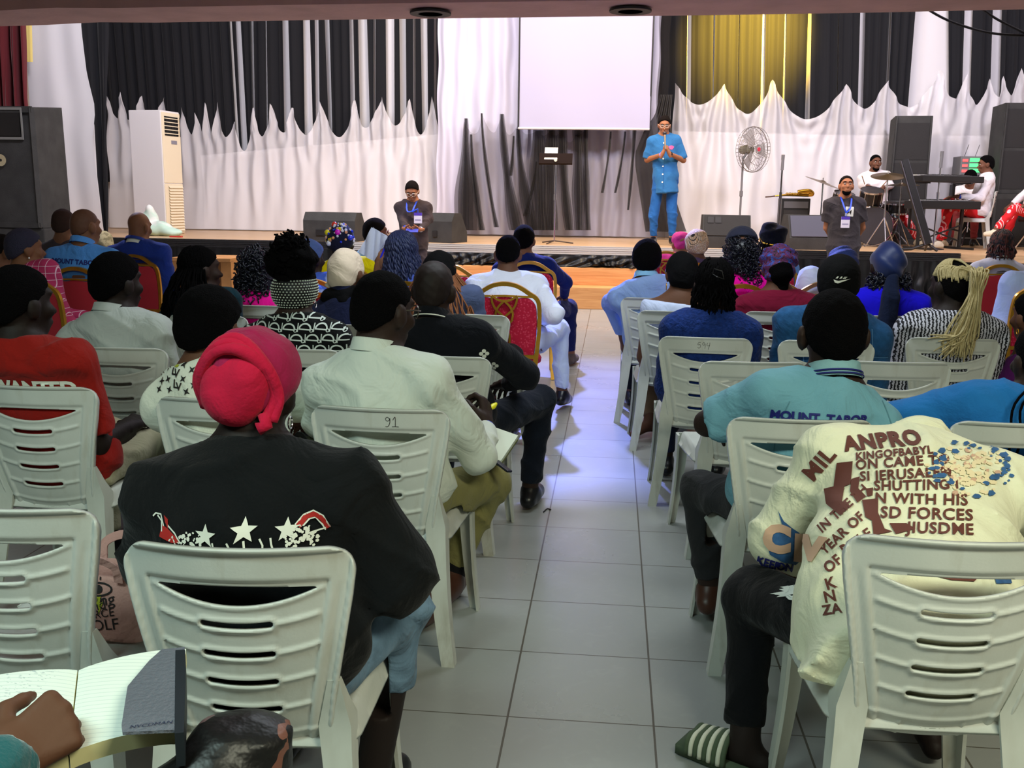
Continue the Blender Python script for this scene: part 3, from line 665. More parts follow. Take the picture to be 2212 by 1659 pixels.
def number(key, strokes, u0, v0, s, label):
    P = []
    for st_ in strokes: P += ribbon2(spline(st_, 22), .055)
    V2, F = decal_polys(polys=[[(x*s, y*s) for x, y in p] for p in P]); x = V2[:, 0]+u0; y = V2[:, 1]+v0
    mk('handwritten_number', back_map(x, y, back_rear(x, y)+.0012), F, INK, [c for c in CHAIRS[key].children if c.name.startswith('backrest')][0])['label'] = label
s9 = lambda x: [(x+.45, .75), (x+.2, 1.), (x, .75), (x+.2, .5), (x+.45, .7), (x+.47, .3), (x+.42, -.1)]
s1 = lambda x: [[(x, .7), (x+.25, 1), (x+.25, 0)], [(x-.1, 0), (x+.25, .02), (x+.6, 0)]]
s5 = lambda x: [(x+.45, 1), (x+.05, .9), (x+.02, .55), (x+.35, .6), (x+.45, .25), (x+.2, -.02), (x-.05, .15)]
s4 = lambda x: [[(x+.1, .95), (x, .5), (x+.25, .45), (x+.5, .55)], [(x+.5, 1), (x+.42, .4), (x+.3, -.2)]]
s6 = lambda x: [(x+.5, .95), (x+.1, .6), (x+.02, .2), (x+.3, 0), (x+.55, .22), (x+.3, .45), (x+.05, .3)]
s0 = lambda x: [(x+.3, 1), (x+.02, .6), (x+.1, .05), (x+.4, .02), (x+.6, .5), (x+.45, .95), (x+.28, 1)]
number('F', [[(.42, .82), (.2, 1), (.0, .82), (.14, .58), (.38, .66), (.45, .9), (.44, .4), (.25, .02), (-.02, .0)]]+s1(.75), .03, .748, .028, 'handwritten black number 91')
number('M', [s5(0), s9(.75)]+s4(1.5), -.035, .752, .026, 'handwritten black number 594')
number('T', [s6(0), s9(.8), s0(1.6)], .055, .752, .028, 'handwritten black number 690')
number('L', [s0(0)], .0, .762, .016, 'handwritten black loop')
# ================================================================ red and gold banquet chairs
GOLD = M('gold_paint', (214, 160, 52), .32, .75, var=.1, vs=20); 
t = NT('red_fabric', rough=.75, spec=.2); v = t.N.new('ShaderNodeTexVoronoi'); v.inputs['Scale'].default_value = 70; t.L.new(t.tc.outputs['Object'], v.inputs['Vector'])
t.color(t.ramp(v.outputs['Distance'], [(.1, (222, 70, 96)), (.45, (186, 26, 56))])); t.bump(v.outputs['Distance'], .2, .004); REDF = t.m
REDP = M('red_plain_fabric', (196, 34, 52), .8, sheen=.3)
ARX = .2
def arch(w, z0, zs, zt, n=40, y0=0.):
    """outline of the chair back: straight sides, shouldered arch"""
    pts = [(-w*.93, z0), (-w, zs-.12), (-w, zs), (-w*.93, zs+.06), (-w*.7, zs+.095), (-w*.35, zt-.012), (0, zt), (w*.35, zt-.012), (w*.7, zs+.095), (w*.93, zs+.06), (w, zs), (w, zs-.12), (w*.93, z0)]
    return spline([(x, y0-.12*(z-z0), z) for x, z in pts], n*2)
def inside_pad(w, z0, zs, zt, y, th):
    A = arch(w, z0, zs, zt, 24); b = MB(); n = len(A); c_ = np.array([0, 0, (z0+zt)/2])
    ringsV = []; 
    for k, (s_, dy) in enumerate(((.985, 0), (1., .35), (.985, .75), (.93, 1.), (.5, 1.04), (0.02, 1.05))):
        R_ = (A-c_)*s_+c_; R_[:, 1] = A[:, 1]+(R_[:, 2]-A[:, 2])*-.12+y+th*dy; ringsV.append(R_)
    ringsF = [(A-c_)*.98+c_]; V = np.concatenate(ringsV); F = []
    for k in range(5): F += [(k*n+j, k*n+(j+1) % n, (k+1)*n+(j+1) % n, (k+1)*n+j) for j in range(n)]
    F.append(tuple(range(n))); F.append(tuple(5*n+j for j in range(n))[::-1]); return V, F
def make_banquet(plain):
    r = empty('banquet_chair'); sq = [(-.012, -.010), (.012, -.010), (.012, .010), (.0, .014), (-.012, .010)]
    A = arch(.205, .47, .76, .91); A[:, 1] -= .175
    b = MB(); b.sweep(A, sq, up=(0, 1, 0)); b.sweep([(-.19, -.175, .475), (.19, -.175, .475)], [(-.008, -.012), (.008, -.012), (.008, .012), (-.008, .012)])
    b.sweep([(-.17, -.222, .835), (-.06, -.227, .838), (0, -.228, .84), (.06, -.227, .838), (.17, -.222, .835)], [(-.004, -.006), (.004, -.006), (.004, .006), (-.004, .006)])
    b.build('back_frame', GOLD, r)
    V, F = inside_pad(.190, .485, .735, .838, -.185, .035); mk('back_pad', V, F, REDP if plain else REDF, r, angle=40)
    if not plain:
        b = MB(); fl = [(-.006, -.004), (.006, -.004), (.006, .004), (-.006, .004)]
        yb = lambda z: -.19-.12*(z-.47)
        S = [[(-.075, .842), (-.07, .80), (-.045, .755), (.0, .715), (.022, .67), (.02, .62), (0, .575), (-.03, .54), (-.06, .51)], [(.075, .842), (.07, .80), (.045, .755), (.0, .715), (-.022, .67), (-.02, .62), (0, .575), (.03, .54), (.06, .51)],
             [(0, .842-.03), (-.035, .775), (-.05, .735), (-.045, .70)], [(0, .842-.03), (.035, .775), (.05, .735), (.045, .70)], [(-.075, .842), (-.03, .815), (.03, .815), (.075, .842)],
             [(0, .66), (.03, .61), (.035, .55), (.065, .505), (.062, .48)], [(0, .66), (-.03, .61), (-.035, .55), (-.065, .505), (-.062, .48)], [(-.065, .51), (0, .50), (.065, .51)], [(-.05, .70), (0, .655), (.05, .70)]]
        for s_ in S: b.sweep([(x, yb(z)-.006, z) for x, z in spline(s_, 20)], fl, up=(0, 1, 0))
        b.build('lattice', GOLD, r)
    b = MB(); n = 28; prof = [(.0, .40), (.19, .40), (.215, .415), (.218, .44), (.205, .462), (.15, .472), (0, .475)]
    b.lathe(prof, 32, T=TF((0, .03, 0), np.diag([1, .98, 1]))); b.build('seat', REDF if not plain else REDP, r)
    lp = [(-.014, -.012), (.014, -.012), (.014, .012), (-.014, .012)]
    for sx in (-1, 1):
        MB().sweep(spline([(sx*.19, -.17, .49), (sx*.185, -.175, .4), (sx*.19, -.2, .2), (sx*.2, -.255, 0)], 14), lp, up=(0, 1, 0), scale=np.linspace(1.05, .8, 15)[:len(spline([(0, 0, 0), (0, 0, 1), (0, 0, 2), (0, 0, 3)], 14))] if 0 else None).build('leg', GOLD, r)
        MB().sweep(spline([(sx*.175, .16, .41), (sx*.178, .18, .2), (sx*.182, .205, 0)], 12), lp, up=(0, 1, 0)).build('leg', GOLD, r)
    return r
bq = [make_banquet(False), make_banquet(True)]; bused = [False, False]; BCH = {}
def banquet(key, x, y, rz, plain, label):
    r = bq[plain] if not bused[plain] else copy_tree(bq[plain]); bused[plain] = True
    o = rotz(rz)@np.array([0, .228, 0]); r.location = (x+o[0], y+o[1], 0); r.rotation_euler = (0, 0, rz); BCH[key] = r
    return tag(r, label, 'chair', 'red and gold banquet chairs')
def bpx(key, px, py, rz, plain, label, z=.91): p = atz(px, py, z); return banquet(key, p[0], p[1], rz, plain, label)
bpx('a', 1090, 613, .05, 0, 'red banquet chair with gold lattice back holding the man in white')
bpx('b', 1143, 567, .05, 0, 'red banquet chair holding the man in the navy top by the aisle')
bpx('c', 968, 574, .03, 0, 'red banquet chair left of the man in white, beside a black head scarf')
bpx('d', 286, 552, -.1, 1, 'red banquet chair holding the bald man in the blue suit')
bpx('e', 160, 580, 0, 1, 'red banquet chair holding the bald man in the blue lettered polo')
bpx('f', 60, 598, -.2, 1, 'red banquet chair between the red t-shirt man and the pink checked shirt')
bpx('g', 672, 607, 0, 0, 'red banquet chair just left of the beige head wrap')
bpx('h', 760, 585, 0, 0, 'red banquet chair holding the woman in yellow')
bpx('i', 2165, 574, 0, 1, 'red banquet chair holding the person with reddish locs')
bpx('j', 2262, 610, .22, 0, 'red banquet chair at the right picture edge behind the pale blue shirt')
bpx('k', 1678, 612, 0, 0, 'red banquet chair between the burgundy top and the denim jacket')
bpx('l', 1500, 570, 0, 0, 'red banquet chair in front of the woman in the black cap')
# ================================================================ stage equipment
SPK = M('speaker_carpet', (52, 52, 51), .8, bump=.25, bs=120, var=.25, vs=5); GRL = M('speaker_grille', (34, 33, 33), .7, bump=.3, bs=300); CHR = M('chrome', (200, 200, 205), .15, 1); BLK = M('black_plastic', (22, 22, 23), .45); GRY = M('grey_plastic', (110, 110, 112), .5)
WHP = M('ac_white', (226, 222, 222), .4); CRM = M('ac_cream', (228, 216, 188), .45); BRS = M('brass', (206, 158, 60), .25, .9)
def stg(px, Y, z=STZ): return aty(px, 400, Y)[0]
# big loudspeaker at the left
Y = 12.35; x1 = aty(92, 490, Y)[0]; zb = aty(50, 492, Y)[2]; zt = aty(40, 222, Y)[2]; x0 = x1-.95; cx = (x0+x1)/2
r = empty('loudspeaker', (cx, Y+.35, zb), -.02, 'large scuffed black loudspeaker with a small disc on its front', 'speaker'); hw_ = .475; H_ = zt-zb
b = MB(); V = [(-hw_, -.35, 0), (hw_, -.35, 0), (hw_, .35, 0), (-hw_, .35, 0), (-hw_*.95, -.31, H_-.05), (hw_*.9, -.31, H_-.05), (hw_*.95, .35, H_), (-hw_*.95, .35, H_)]
b.add(V, [(0, 3, 2, 1), (4, 5, 6, 7), (0, 1, 5, 4), (1, 2, 6, 5), (2, 3, 7, 6), (3, 0, 4, 7)]); 
for s_ in (-1, 1): b.sweep([(s_*(hw_-.01), -.352, .01), (s_*(hw_*.93-.01), -.315, H_-.06)], [(-.03, -.012), (.03, -.012), (.03, .012), (-.03, .012)])
b.box((-hw_, -.37, 0), (hw_, -.33, .07)).box((-hw_*.95, -.335, H_-.12), (hw_*.92, -.30, H_-.04)); b.build('cabinet', SPK, r, False)
MB().box((-.3, -.334, H_*.74), (.27, -.318, H_*.94)).build('horn_recess', BLACKP, r, False)
b = MB(); fr = [(-.33, H_*.72), (.3, H_*.72), (.3, H_*.955), (-.33, H_*.955)]
b.sweep([(x, -.337, z) for x, z in fr], [(-.018, -.01), (.018, -.01), (.018, .01), (-.018, .01)], closed=True, up=(0, 1, 0)); b.build('horn_frame', M('worn_grey', (120, 120, 116), .6), r, False)
MB().lathe([(0, 0), (.075, 0), (.075, .006), (0, .006)], 28, T=TF((-.02, -.352, H_*.545), rotx(math.pi/2))).lathe([(0, .006), (.018, .006), (.018, .009), (0, .009)], 20, 1, T=TF((-.02, -.352, H_*.545), rotx(math.pi/2))).build('disc', [M('disc_foil', (196, 190, 160), .2, .8), BLK], r)['label'] = 'shiny compact disc'
r2 = empty('loudspeaker', (cx, Y+.37, 0), 0, 'black lower loudspeaker box under the large scuffed one', 'speaker')
b = MB().box((-.5, -.38, 0), (.5, .36, zb-.005), bev=.02); b.build('cabinet', SPK, r2, False); MB().box((-.42, -.39, .08), (.42, -.378, zb-.1)).build('grille', GRL, r2, False)
# speakers on the right of the stage
def cab(px0, px1, pyt, Y, dep, label, zb=STZ, rz=0, slats=3, taper=.96):
    a_, b_ = aty(px0, pyt, Y), aty(px1, pyt, Y); w_ = (b_[0]-a_[0])/2; h_ = a_[2]-zb
    r = empty('loudspeaker', ((a_[0]+b_[0])/2, Y+dep/2, zb), rz, label, 'speaker'); d = dep/2
    V = [(-w_, -d, 0), (w_, -d, 0), (w_, d, 0), (-w_, d, 0), (-w_*taper, -d, h_), (w_*taper, -d, h_), (w_*taper, d, h_*.985), (-w_*taper, d, h_*.985)]
    b = MB().add(V, [(0, 3, 2, 1), (4, 5, 6, 7), (0, 1, 5, 4), (1, 2, 6, 5), (2, 3, 7, 6), (3, 0, 4, 7)])
    for s_ in (-1, 1): b.sweep([(s_*(w_-.02), -d-.008, .01), (s_*(w_*taper-.02), -d-.008, h_-.01)], [(-.02, -.01), (.02, -.01), (.02, .01), (-.02, .01)])
    b.build('cabinet', SPK, r, False)
    for k in range(slats):
        z0 = h_*(.05+.92*k/slats); MB().box((-w_*.86, -d-.006, z0), (w_*.86, -d+.01, z0+h_*.85/slats)).build('grille', GRL, r, False)
    return r
cab(1938, 2022, 250, 15.65, .5, 'tall black loudspeaker standing behind the drummer and keyboard', rz=-.12, taper=.94)
lowb = cab(2148, 2240, 418, 15.5, .6, 'black lower speaker box behind the keyboard player', slats=1, taper=1)
zt2 = aty(2148, 418, 15.5)[2]
cab(2172, 2262, 222, 15.55, .5, 'tall black loudspeaker at the right picture edge on a speaker box', zb=zt2+.004, slats=2, taper=.98)
def wedge(px0, px1, pyt, Y, label, flip=0, rz=0., face=None, hornw=False):
    a_, b_ = aty(px0, pyt, Y), aty(px1, pyt, Y); w_ = (b_[0]-a_[0])/2; h_ = a_[2]-STZ
    r = empty('stage_monitor', ((a_[0]+b_[0])/2, Y+.2, STZ), rz, label, 'speaker')
    P = [(-.2, 0), (.24, 0), (.24, h_*.35), (.06, h_), (-.12, h_), (-.2, h_*.72)] if flip else [(-.24, 0), (.22, 0), (.22, h_*.6), (.12, h_), (-.1, h_), (-.24, h_*.34)]
    V = [(s_*w_, y_, z_) for s_ in (-1, 1) for y_, z_ in P]; n = len(P)
    F = [tuple(range(n))[::-1], tuple(range(n, 2*n))]+[(j, (j+1) % n, n+(j+1) % n, n+j) for j in range(n)]
    MB().add(V, F).build('cabinet', SPK, r, False)
    if flip == 0:
        a2 = np.array([0, P[5][0], P[5][1]]); b2 = np.array([0, P[4][0], P[4][1]]); T = TF((0, (a2[1]+b2[1])/2-.006, (a2[2]+b2[2])/2+.003), rotx(-math.atan2(b2[1]-a2[1], b2[2]-a2[2])))
        L = np.linalg.norm(b2-a2)/2*.9; MB().box((-w_*.92, -.008, -L), (w_*.92, .008, L), T=T).build('grille', GRL if face is None else face, r, False)
        if hornw:
            for s_ in (-1, 1): MB().box((-w_*.52+s_*.05-.04, -.016, L*.25), (-w_*.52+s_*.05+.04, -.008, L*.85), T=T).build('horn', BLACKP, r, False)
    else: 
        MB().box((-w_*.5, -.215, h_*.2), (-w_*.15, -.199, h_*.4)).build('socket_plate', M('socket_grey', (60, 60, 62), .3, .6), r, False)
    return r
wedge(655, 772, 458, 13.35, 'black wedge monitor on the stage behind the gem-studded hat', 1, -.12)
wedge(928, 990, 460, 13.5, 'black wedge monitor on the stage beside the usher reading a phone', 1, -.35)
wedge(1520, 1624, 464, 13.5, 'black wedge monitor with a twin horn slot right of the preacher', 0, .0, None, True)
wedge(1702, 1800, 464, 13.5, 'black wedge monitor half hidden by the usher in the charcoal t-shirt', 0, .12, M('grille_blue', (70, 70, 84), .6))
# small bass amplifier with the saxophone on it
a_ = aty(1690, 428, 15.5); b_ = aty(1752, 428, 15.5); h_ = a_[2]-STZ; w_ = (b_[0]-a_[0])/2
r = empty('guitar_amplifier', ((a_[0]+b_[0])/2, 15.7, STZ), 0, 'small black amplifier box with a saxophone lying on it', 'amplifier')
MB().box((-w_, -.18, 0), (w_, .18, h_), bev=.012).build('cabinet', BLK, r, False); MB().box((-w_*.85, -.19, .05), (w_*.85, -.178, h_*.74)).build('grille', GRL, r, False); MB().box((-w_*.85, -.188, h_*.78), (w_*.85, -.178, h_*.93)).build('control_panel', M('panel_grey', (84, 84, 88), .4), r, False)
sx = empty('saxophone', (r.location.x, 15.66, STZ+h_), 0, 'brass saxophone lying on the small amplifier', 'saxophone')
MB().tube(spline([(-.3, 0, .03), (-.18, .02, .045), (0, 0, .05), (.2, 0, .05), (.26, .0, .07), (.2, .0, .11), (.04, 0, .085)], 30), .03, 12, scale=np.linspace(.35, 1.5, 35)[:len(spline([(0, 0, 0)]*7, 30))]).build('body', BRS, sx)
b = MB()
for k in range(9): b.lathe([(0, 0), (.018, 0), (.018, .008), (0, .01)], 12, T=TF((-.12+k*.04, -.012, .075+.004*(k % 2))))
b.tube([(-.15, -.03, .07), (.2, -.03, .075)], .005, 6); b.build('keys', BRS, sx); MB().tube([(-.44, .02, .014), (-.36, .01, .02), (-.3, 0, .03)], .011, 8).build('mouthpiece', M('mouth_brown', (70, 40, 28), .4), sx)
# microphone stands and music stand
def mstand(px, pyt, Y, label, name='microphone_stand', mic=True):
    p = aty(px, pyt, Y); r = empty(name, (p[0], Y, STZ), 0, label, 'stand'); h_ = p[2]-STZ
    MB().tube([(0, 0, .03), (0, 0, h_)], .012, 10).tube([(0, 0, h_*.55), (0, 0, h_*.62)], .02, 10).build('pole', CHR, r)
    MB().lathe([(0, 0), (.14, 0), (.14, .012), (.03, .03), (0, .03)], 28).build('base', BLK, r)
    if mic: MB().tube([(0, 0, h_*.88), (0, -.01, h_+.02)], .022, 10).tube([(0, 0, h_), (0, -.01, h_+.07)], .024, 10).build('holder', GRY, r)
    return r
mstand(1691, 345, 14.9, 'grey microphone stand beside the saxophone and amplifier')
mstand(2034, 338, 14.2, 'chrome microphone stand in front of the stage keyboards')
p = aty(1201, 343, 13.9); r = empty('music_stand', (p[0], 13.9, STZ), 0, 'thin music stand with a dark desk on the stage centre', 'stand'); h_ = p[2]-STZ
MB().tube([(0, 0, .03), (0, 0, h_)], .011, 10).tube([(0, 0, .6), (0, 0, .68)], .017, 10).build('pole', CHR, r)
b = MB()
for k in range(3): b.tube([(0, 0, .04), (.27*math.cos(.2+k*2.09), .27*math.sin(.2+k*2.09), .008)], .009, 8)
b.build('foot', M('stand_brown', (60, 46, 36), .5), r)
MB().box((-.23, -.012, -.075), (.23, .006, .075), T=TF((0, -.02, h_), rotx(-.35))).box((-.23, -.045, -.085), (.23, .006, -.073), T=TF((0, -.02, h_), rotx(-.35))).build('desk', M('desk_dark', (34, 25, 22), .9, spec=.1), r, False); MB().lathe([(0, 0), (.022, 0), (.022, .03), (0, .03)], 14, T=TF((0, -.06, h_-.02), rotx(math.pi/2))).build('knob', M('knob_pale', (214, 206, 190), .4), r)
tag(MB().box((-.09, -.11, -.006), (.09, .11, .006), bev=.003).build('book', M('paper', (232, 228, 216), .7), loc=(p[0]-.07, 13.93, STZ+h_+.07), smooth=False), 'small white book lying open on the music stand desk', 'book').rotation_euler = (-.35+1.2, 0, 0)
# standing fan
p = aty(1621, 323, 15.3); r = empty('pedestal_fan', (aty(1602, 400, 15.3)[0], 15.3, STZ), 0, 'tall pedestal fan with a round wire cage right of the preacher', 'fan'); h_ = p[2]-STZ; R_ = .33
MB().lathe([(0, 0), (.24, 0), (.24, .02), (.05, .05), (0, .05)], 32).build('base', GRY, r); MB().tube([(0, 0, .04), (0, 0, h_-.1)], .016, 10).tube([(0, 0, h_*.5), (0, 0, h_*.56)], .026, 10).build('pole', GRY, r)
Rm = rotz(.75)@rotx(0); T = TF((.14, 0, h_), Rm); b = MB()
def onc(rad, yy, a): return T[:3, :3]@np.array([rad*math.cos(a), yy, rad*math.sin(a)])+T[:3, 3]
for rad, yy in ((R_, 0), (R_*.97, -.06), (R_*.7, -.085), (R_*.4, -.095), (R_*.97, .06), (R_*.6, .08), (R_*.2, -.1)): b.tube([onc(rad, yy, a) for a in np.linspace(0, 2*math.pi, 40, endpoint=False)], .006 if rad == R_ else .003, 5, closed=True)
for k in range(36):
    a = 2*math.pi*k/36; b.tube([onc(.04, -.1, a), onc(R_*.5, -.092, a), onc(R_*.97, -.06, a), onc(R_, 0, a), onc(R_*.97, .06, a), onc(R_*.5, .085, a), onc(.06, .085, a)], .0022, 4)
b.build('cage', M('cage_grey', (128, 122, 118), .4, .5), r)
b = MB()
for k in range(3):
    for i in range(1): 
        a = k*2.094; V = []; 
        for u in np.linspace(.05, R_*.86, 7):
            for s_ in (-1, 1): 
                wv = .035+.09*u/R_; q_ = T[:3, :3]@(roty(a)@np.array([u, s_*.02, s_*wv]))+T[:3, 3]; V.append(q_)
        b.add(V, [(2*j, 2*j+1, 2*j+3, 2*j+2) for j in range(6)])
b.build('blade', M('blade_grey', (176, 172, 170), .4), r)
MB().tube([onc(0, .02, 0), onc(0, .12, 0), onc(0, .22, 0)], .075, 16, scale=[.7, 1, .8]).build('motor', M('motor_olive', (112, 108, 92), .5), r); MB().tube([onc(0, -.1, 0), onc(0, -.112, 0)], .03, 16).build('badge', M('badge_red', (206, 60, 80), .4), r)
MB().tube([(0, 0, h_-.13), (.05, .06, h_-.06), onc(0, .14, 0)], .018, 8).build('bracket', GRY, r)
# floor-standing air conditioner
Y = 14.6; p = aty(340, 505, Y); zt = aty(330, 238, Y)[2]; H_ = zt-STZ
r = empty('air_conditioner', (aty(328, 400, Y)[0], Y+.2, STZ), .62-math.pi/2+.5, 'tall floor-standing cream air conditioner on the stage', 'air conditioner')
r.rotation_euler = (0, 0, math.radians(82))
D_, W_ = .27, .25
MB().box((-W_, -D_, 0), (W_, D_, H_), bev=.015).build('casing', WHP, r, False)
fpn = MB().box((-W_+.01, -D_-.012, H_*.42), (W_-.01, -D_+.01, H_*.985), bev=.006).build('front_panel', CRM, r, False); lpn = MB().box((-W_+.01, -D_-.012, .01), (W_-.01, -D_+.01, H_*.412), bev=.006).build('lower_panel', CRM, r, False)
MB().box((-W_+.07, -D_-.016, H_*.80), (W_-.07, -D_-.01, H_*.955)).build('air_outlet', BLACKP, fpn, False)
for k in range(5): MB().box((-W_+.065, -D_-.03, H_*(.815+k*.03)), (W_-.065, -D_-.012, H_*(.815+k*.03)+.012)).build('louvre', CRM, fpn, False)
for k in range(6): MB().box((-W_+.1+k*.075, -D_-.02, H_*.80), (-W_+.107+k*.075, -D_-.014, H_*.955)).build('louvre', BLK, fpn, False)
MB().box((-.02, -D_-.016, H_*.735), (.13, -D_-.01, H_*.765)).build('display', M('display_grey', (130, 128, 140), .3), fpn, False)
b = MB()
for k in range(16):
    z_ = .05+k*H_*.375/16; b.add([(-W_+.1, -D_-.012, z_+.035), (W_-.03, -D_-.012, z_+.035), (W_-.03, -D_-.034, z_), (-W_+.1, -D_-.034, z_), (-W_+.1, -D_-.012, z_-.002), (W_-.03, -D_-.012, z_-.002)], [(0, 3, 2, 1), (3, 4, 5, 2)])
b.build('intake_grille', CRM, lpn, False)
V, F = blob([ell((0, 0, .10), (.26, .17, .12)), ell((-.1, .05, .22), (.13, .11, .15)), ell((.26, -.03, .05), (.18, .14, .07)), ell((-.08, .03, .32), (.06, .07, .12))], .02, fn=lambda F_, x, y, z: np.maximum(F_+.02*np.sin(18*x+9*z)*np.sin(11*z+7*y+4*x), -z+0*F_))
o = tag(mk('cloth_bundle', V, F, M('mint_cloth', (228, 232, 228), .85, mix=(190, 222, 206), ms=3), loc=(aty(322, 400, 14.1)[0]+.05, 14.12, STZ)), 'white and mint cloth bundle heaped at the foot of the air conditioner', 'cloth')
tag(MB().box((-.09, -.03, 0), (.09, .03, .02), bev=.006).build('red_folder', M('red_plastic', (196, 52, 44), .5), loc=(aty(388, 400, 13.9)[0], 13.7, STZ), smooth=False), 'small flat red object on the stage floor by the air conditioner', 'folder')
# wooden table in front of the stage on the left
Y = 10.6; a_ = aty(370, 556, Y); b_ = aty(497, 560, Y); r = empty('wooden_table', ((a_[0]+b_[0])/2, Y+.3, 0), 0, 'plain brown wooden table in front of the stage behind the long dark braids', 'table'); w_ = (b_[0]-a_[0])/2; h_ = a_[2]
TW = M('table_wood', (176, 122, 66), .5, var=.2, vs=6); MB().box((-w_, -.3, h_-.04), (w_, .3, h_), bev=.004).build('top', TW, r, False)
for s_ in (-1, 1): MB().box((s_*w_-.12 if s_ > 0 else -w_, -.28, 0), (w_ if s_ > 0 else -w_+.05, .28, h_-.04), bev=.004).build('side_panel', TW, r, False)
MB().box((-w_+.05, .2, .2), (w_-.12, .24, h_-.04)).build('back_panel', TW, r, False)
V, F = blob([ell((0, 0, .1), (.16, .12, .12)), ell((.06, 0, .16), (.1, .1, .1))], .015, fn=lambda F_, x, y, z: np.maximum(F_+.01*np.sin(30*x+20*z), -z+0*F_))
pz = aty(218, 545, 11.2); r = empty('side_stool', (pz[0], 11.2, 0), 0, 'low dark stool holding a khaki bag near the bald men', 'stool'); MB().box((-.2, -.2, pz[2]-.05), (.2, .2, pz[2]), bev=.01).build('seat', BLK, r, False)
for sx_ in (-1, 1):
    for sy_ in (-1, 1): MB().box((sx_*.17-.02, sy_*.17-.02, 0), (sx_*.17+.02, sy_*.17+.02, pz[2]-.05)).build('leg', BLK, r, False)
tag(mk('khaki_bag', V, F, M('khaki', (150, 140, 104), .85, mix=(112, 104, 74), ms=20), loc=(pz[0], 11.2, pz[2])), 'crumpled khaki bag between the bald man in blue and the blue suit', 'bag')
# ---------------- drum kit
DY = 15.0; dc = stg(1880, DY); DSH = M('drum_shell', (24, 23, 26), .25); SKN = M('drum_skin', (56, 54, 58), .35, .1); CYM = M('cymbal_bronze', (120, 98, 66), .3, .8)
def drum(name, c_, R_, dep, ax, label, legs=()):
    r = empty(name, c_, 0, label, 'drum'); a_ = Vector((0, 0, 1)).rotation_difference(Vector(ax)).to_matrix(); T = TF((0, 0, 0), np.array(a_))
    MB().lathe([(R_, -dep/2), (R_, dep/2)], 36, T=T).build('shell', DSH, r)
    for s_ in (-1, 1):
        MB().lathe([(R_*.0, s_*dep/2), (R_*.98, s_*dep/2), (R_*.98, s_*(dep/2+.006)), (0, s_*(dep/2+.006))], 36, T=T).build('drumhead', SKN, r)
        MB().lathe([(R_, s_*dep/2-.012), (R_*1.03, s_*dep/2-.012), (R_*1.03, s_*dep/2+.012), (R_, s_*dep/2+.012), (R_, s_*dep/2-.012)], 36, T=T).build('hoop', CHR, r)
    b = MB()
    for k in range(8):
        a = k*math.pi/4; p0 = T[:3, :3]@np.array([R_*1.03*math.cos(a), R_*1.03*math.sin(a), -dep/2]); p1 = T[:3, :3]@np.array([R_*1.03*math.cos(a), R_*1.03*math.sin(a), dep/2]); b.tube([p0, p1], .006, 6)
    b.build('tension_rod', CHR, r)
    if legs:
        b = MB()
        for (q0, q1) in legs: b.tube([q0, q1], .01, 8)
        b.build('stand', CHR, r)
    return r
drum('bass_drum', (dc+.12, DY, STZ+.29), .27, .36, (-.45, -1, 0), 'black bass drum with a chrome hoop in the middle of the drum kit', [((-.25, -.1, -.12), (-.34, -.25, -.288)), ((.25, -.1, -.12), (.32, -.25, -.288))])
drum('tom_drum', (dc+.02, DY-.02, STZ+.70), .16, .2, (0, -.35, 1), 'black tom drum mounted above the bass drum', [((0, .06, -.1), (.03, .08, -.2))])
drum('tom_drum', (dc-.36, DY+.05, STZ+.66), .15, .18, (.15, -.3, 1), 'smaller black tom drum left of the other, behind the charcoal t-shirt', [((0, 0, -.09), (0, 0, -.655))])
drum('snare_drum', (dc+.42, DY+.15, STZ+.55), .18, .14, (0, -.1, 1), 'chrome edged snare drum right of the bass drum', [((0, 0, -.07), (0, 0, -.3)), ((0, 0, -.3), (.2, -.15, -.545)), ((0, 0, -.3), (-.2, -.1, -.545)), ((0, 0, -.3), (0, .2, -.545))])
def cymbal(px, py, Y, R_, ax, label):
    p = aty(px, py, Y); r = empty('cymbal', (p[0], Y, STZ), 0, label, 'cymbal'); h_ = p[2]-STZ; a_ = Vector((0, 0, 1)).rotation_difference(Vector(ax)).to_matrix()
    MB().lathe([(0, .025), (.03, .02), (.05, .008), (R_, -.012), (R_, -.015), (.05, .004), (0, .004)], 36, T=TF((0, 0, h_), np.array(a_))).build('disc', CYM, r)
    b = MB().tube([(0, 0, h_-.02), (0, 0, h_+.06)], .008, 8).tube([(0, 0, .4), (0, 0, h_)], .011, 8)
    for k in range(3): b.tube([(0, 0, .42), (.24*math.cos(k*2.09+.5), .24*math.sin(k*2.09+.5), .0)], .009, 6)
    b.build('stand', CHR, r); return r
cymbal(1778, 393, 15.25, .27, (.35, -.12, 1), 'tilted bronze cymbal on the left of the drum kit')
cymbal(1918, 379, 14.55, .23, (-.05, -.25, 1), 'flat bronze cymbal in front of the drummer')
cymbal(1948, 398, 14.75, .24, (-.03, -.06, 1), 'lower bronze cymbal right of the drummer beside the leaning panel')
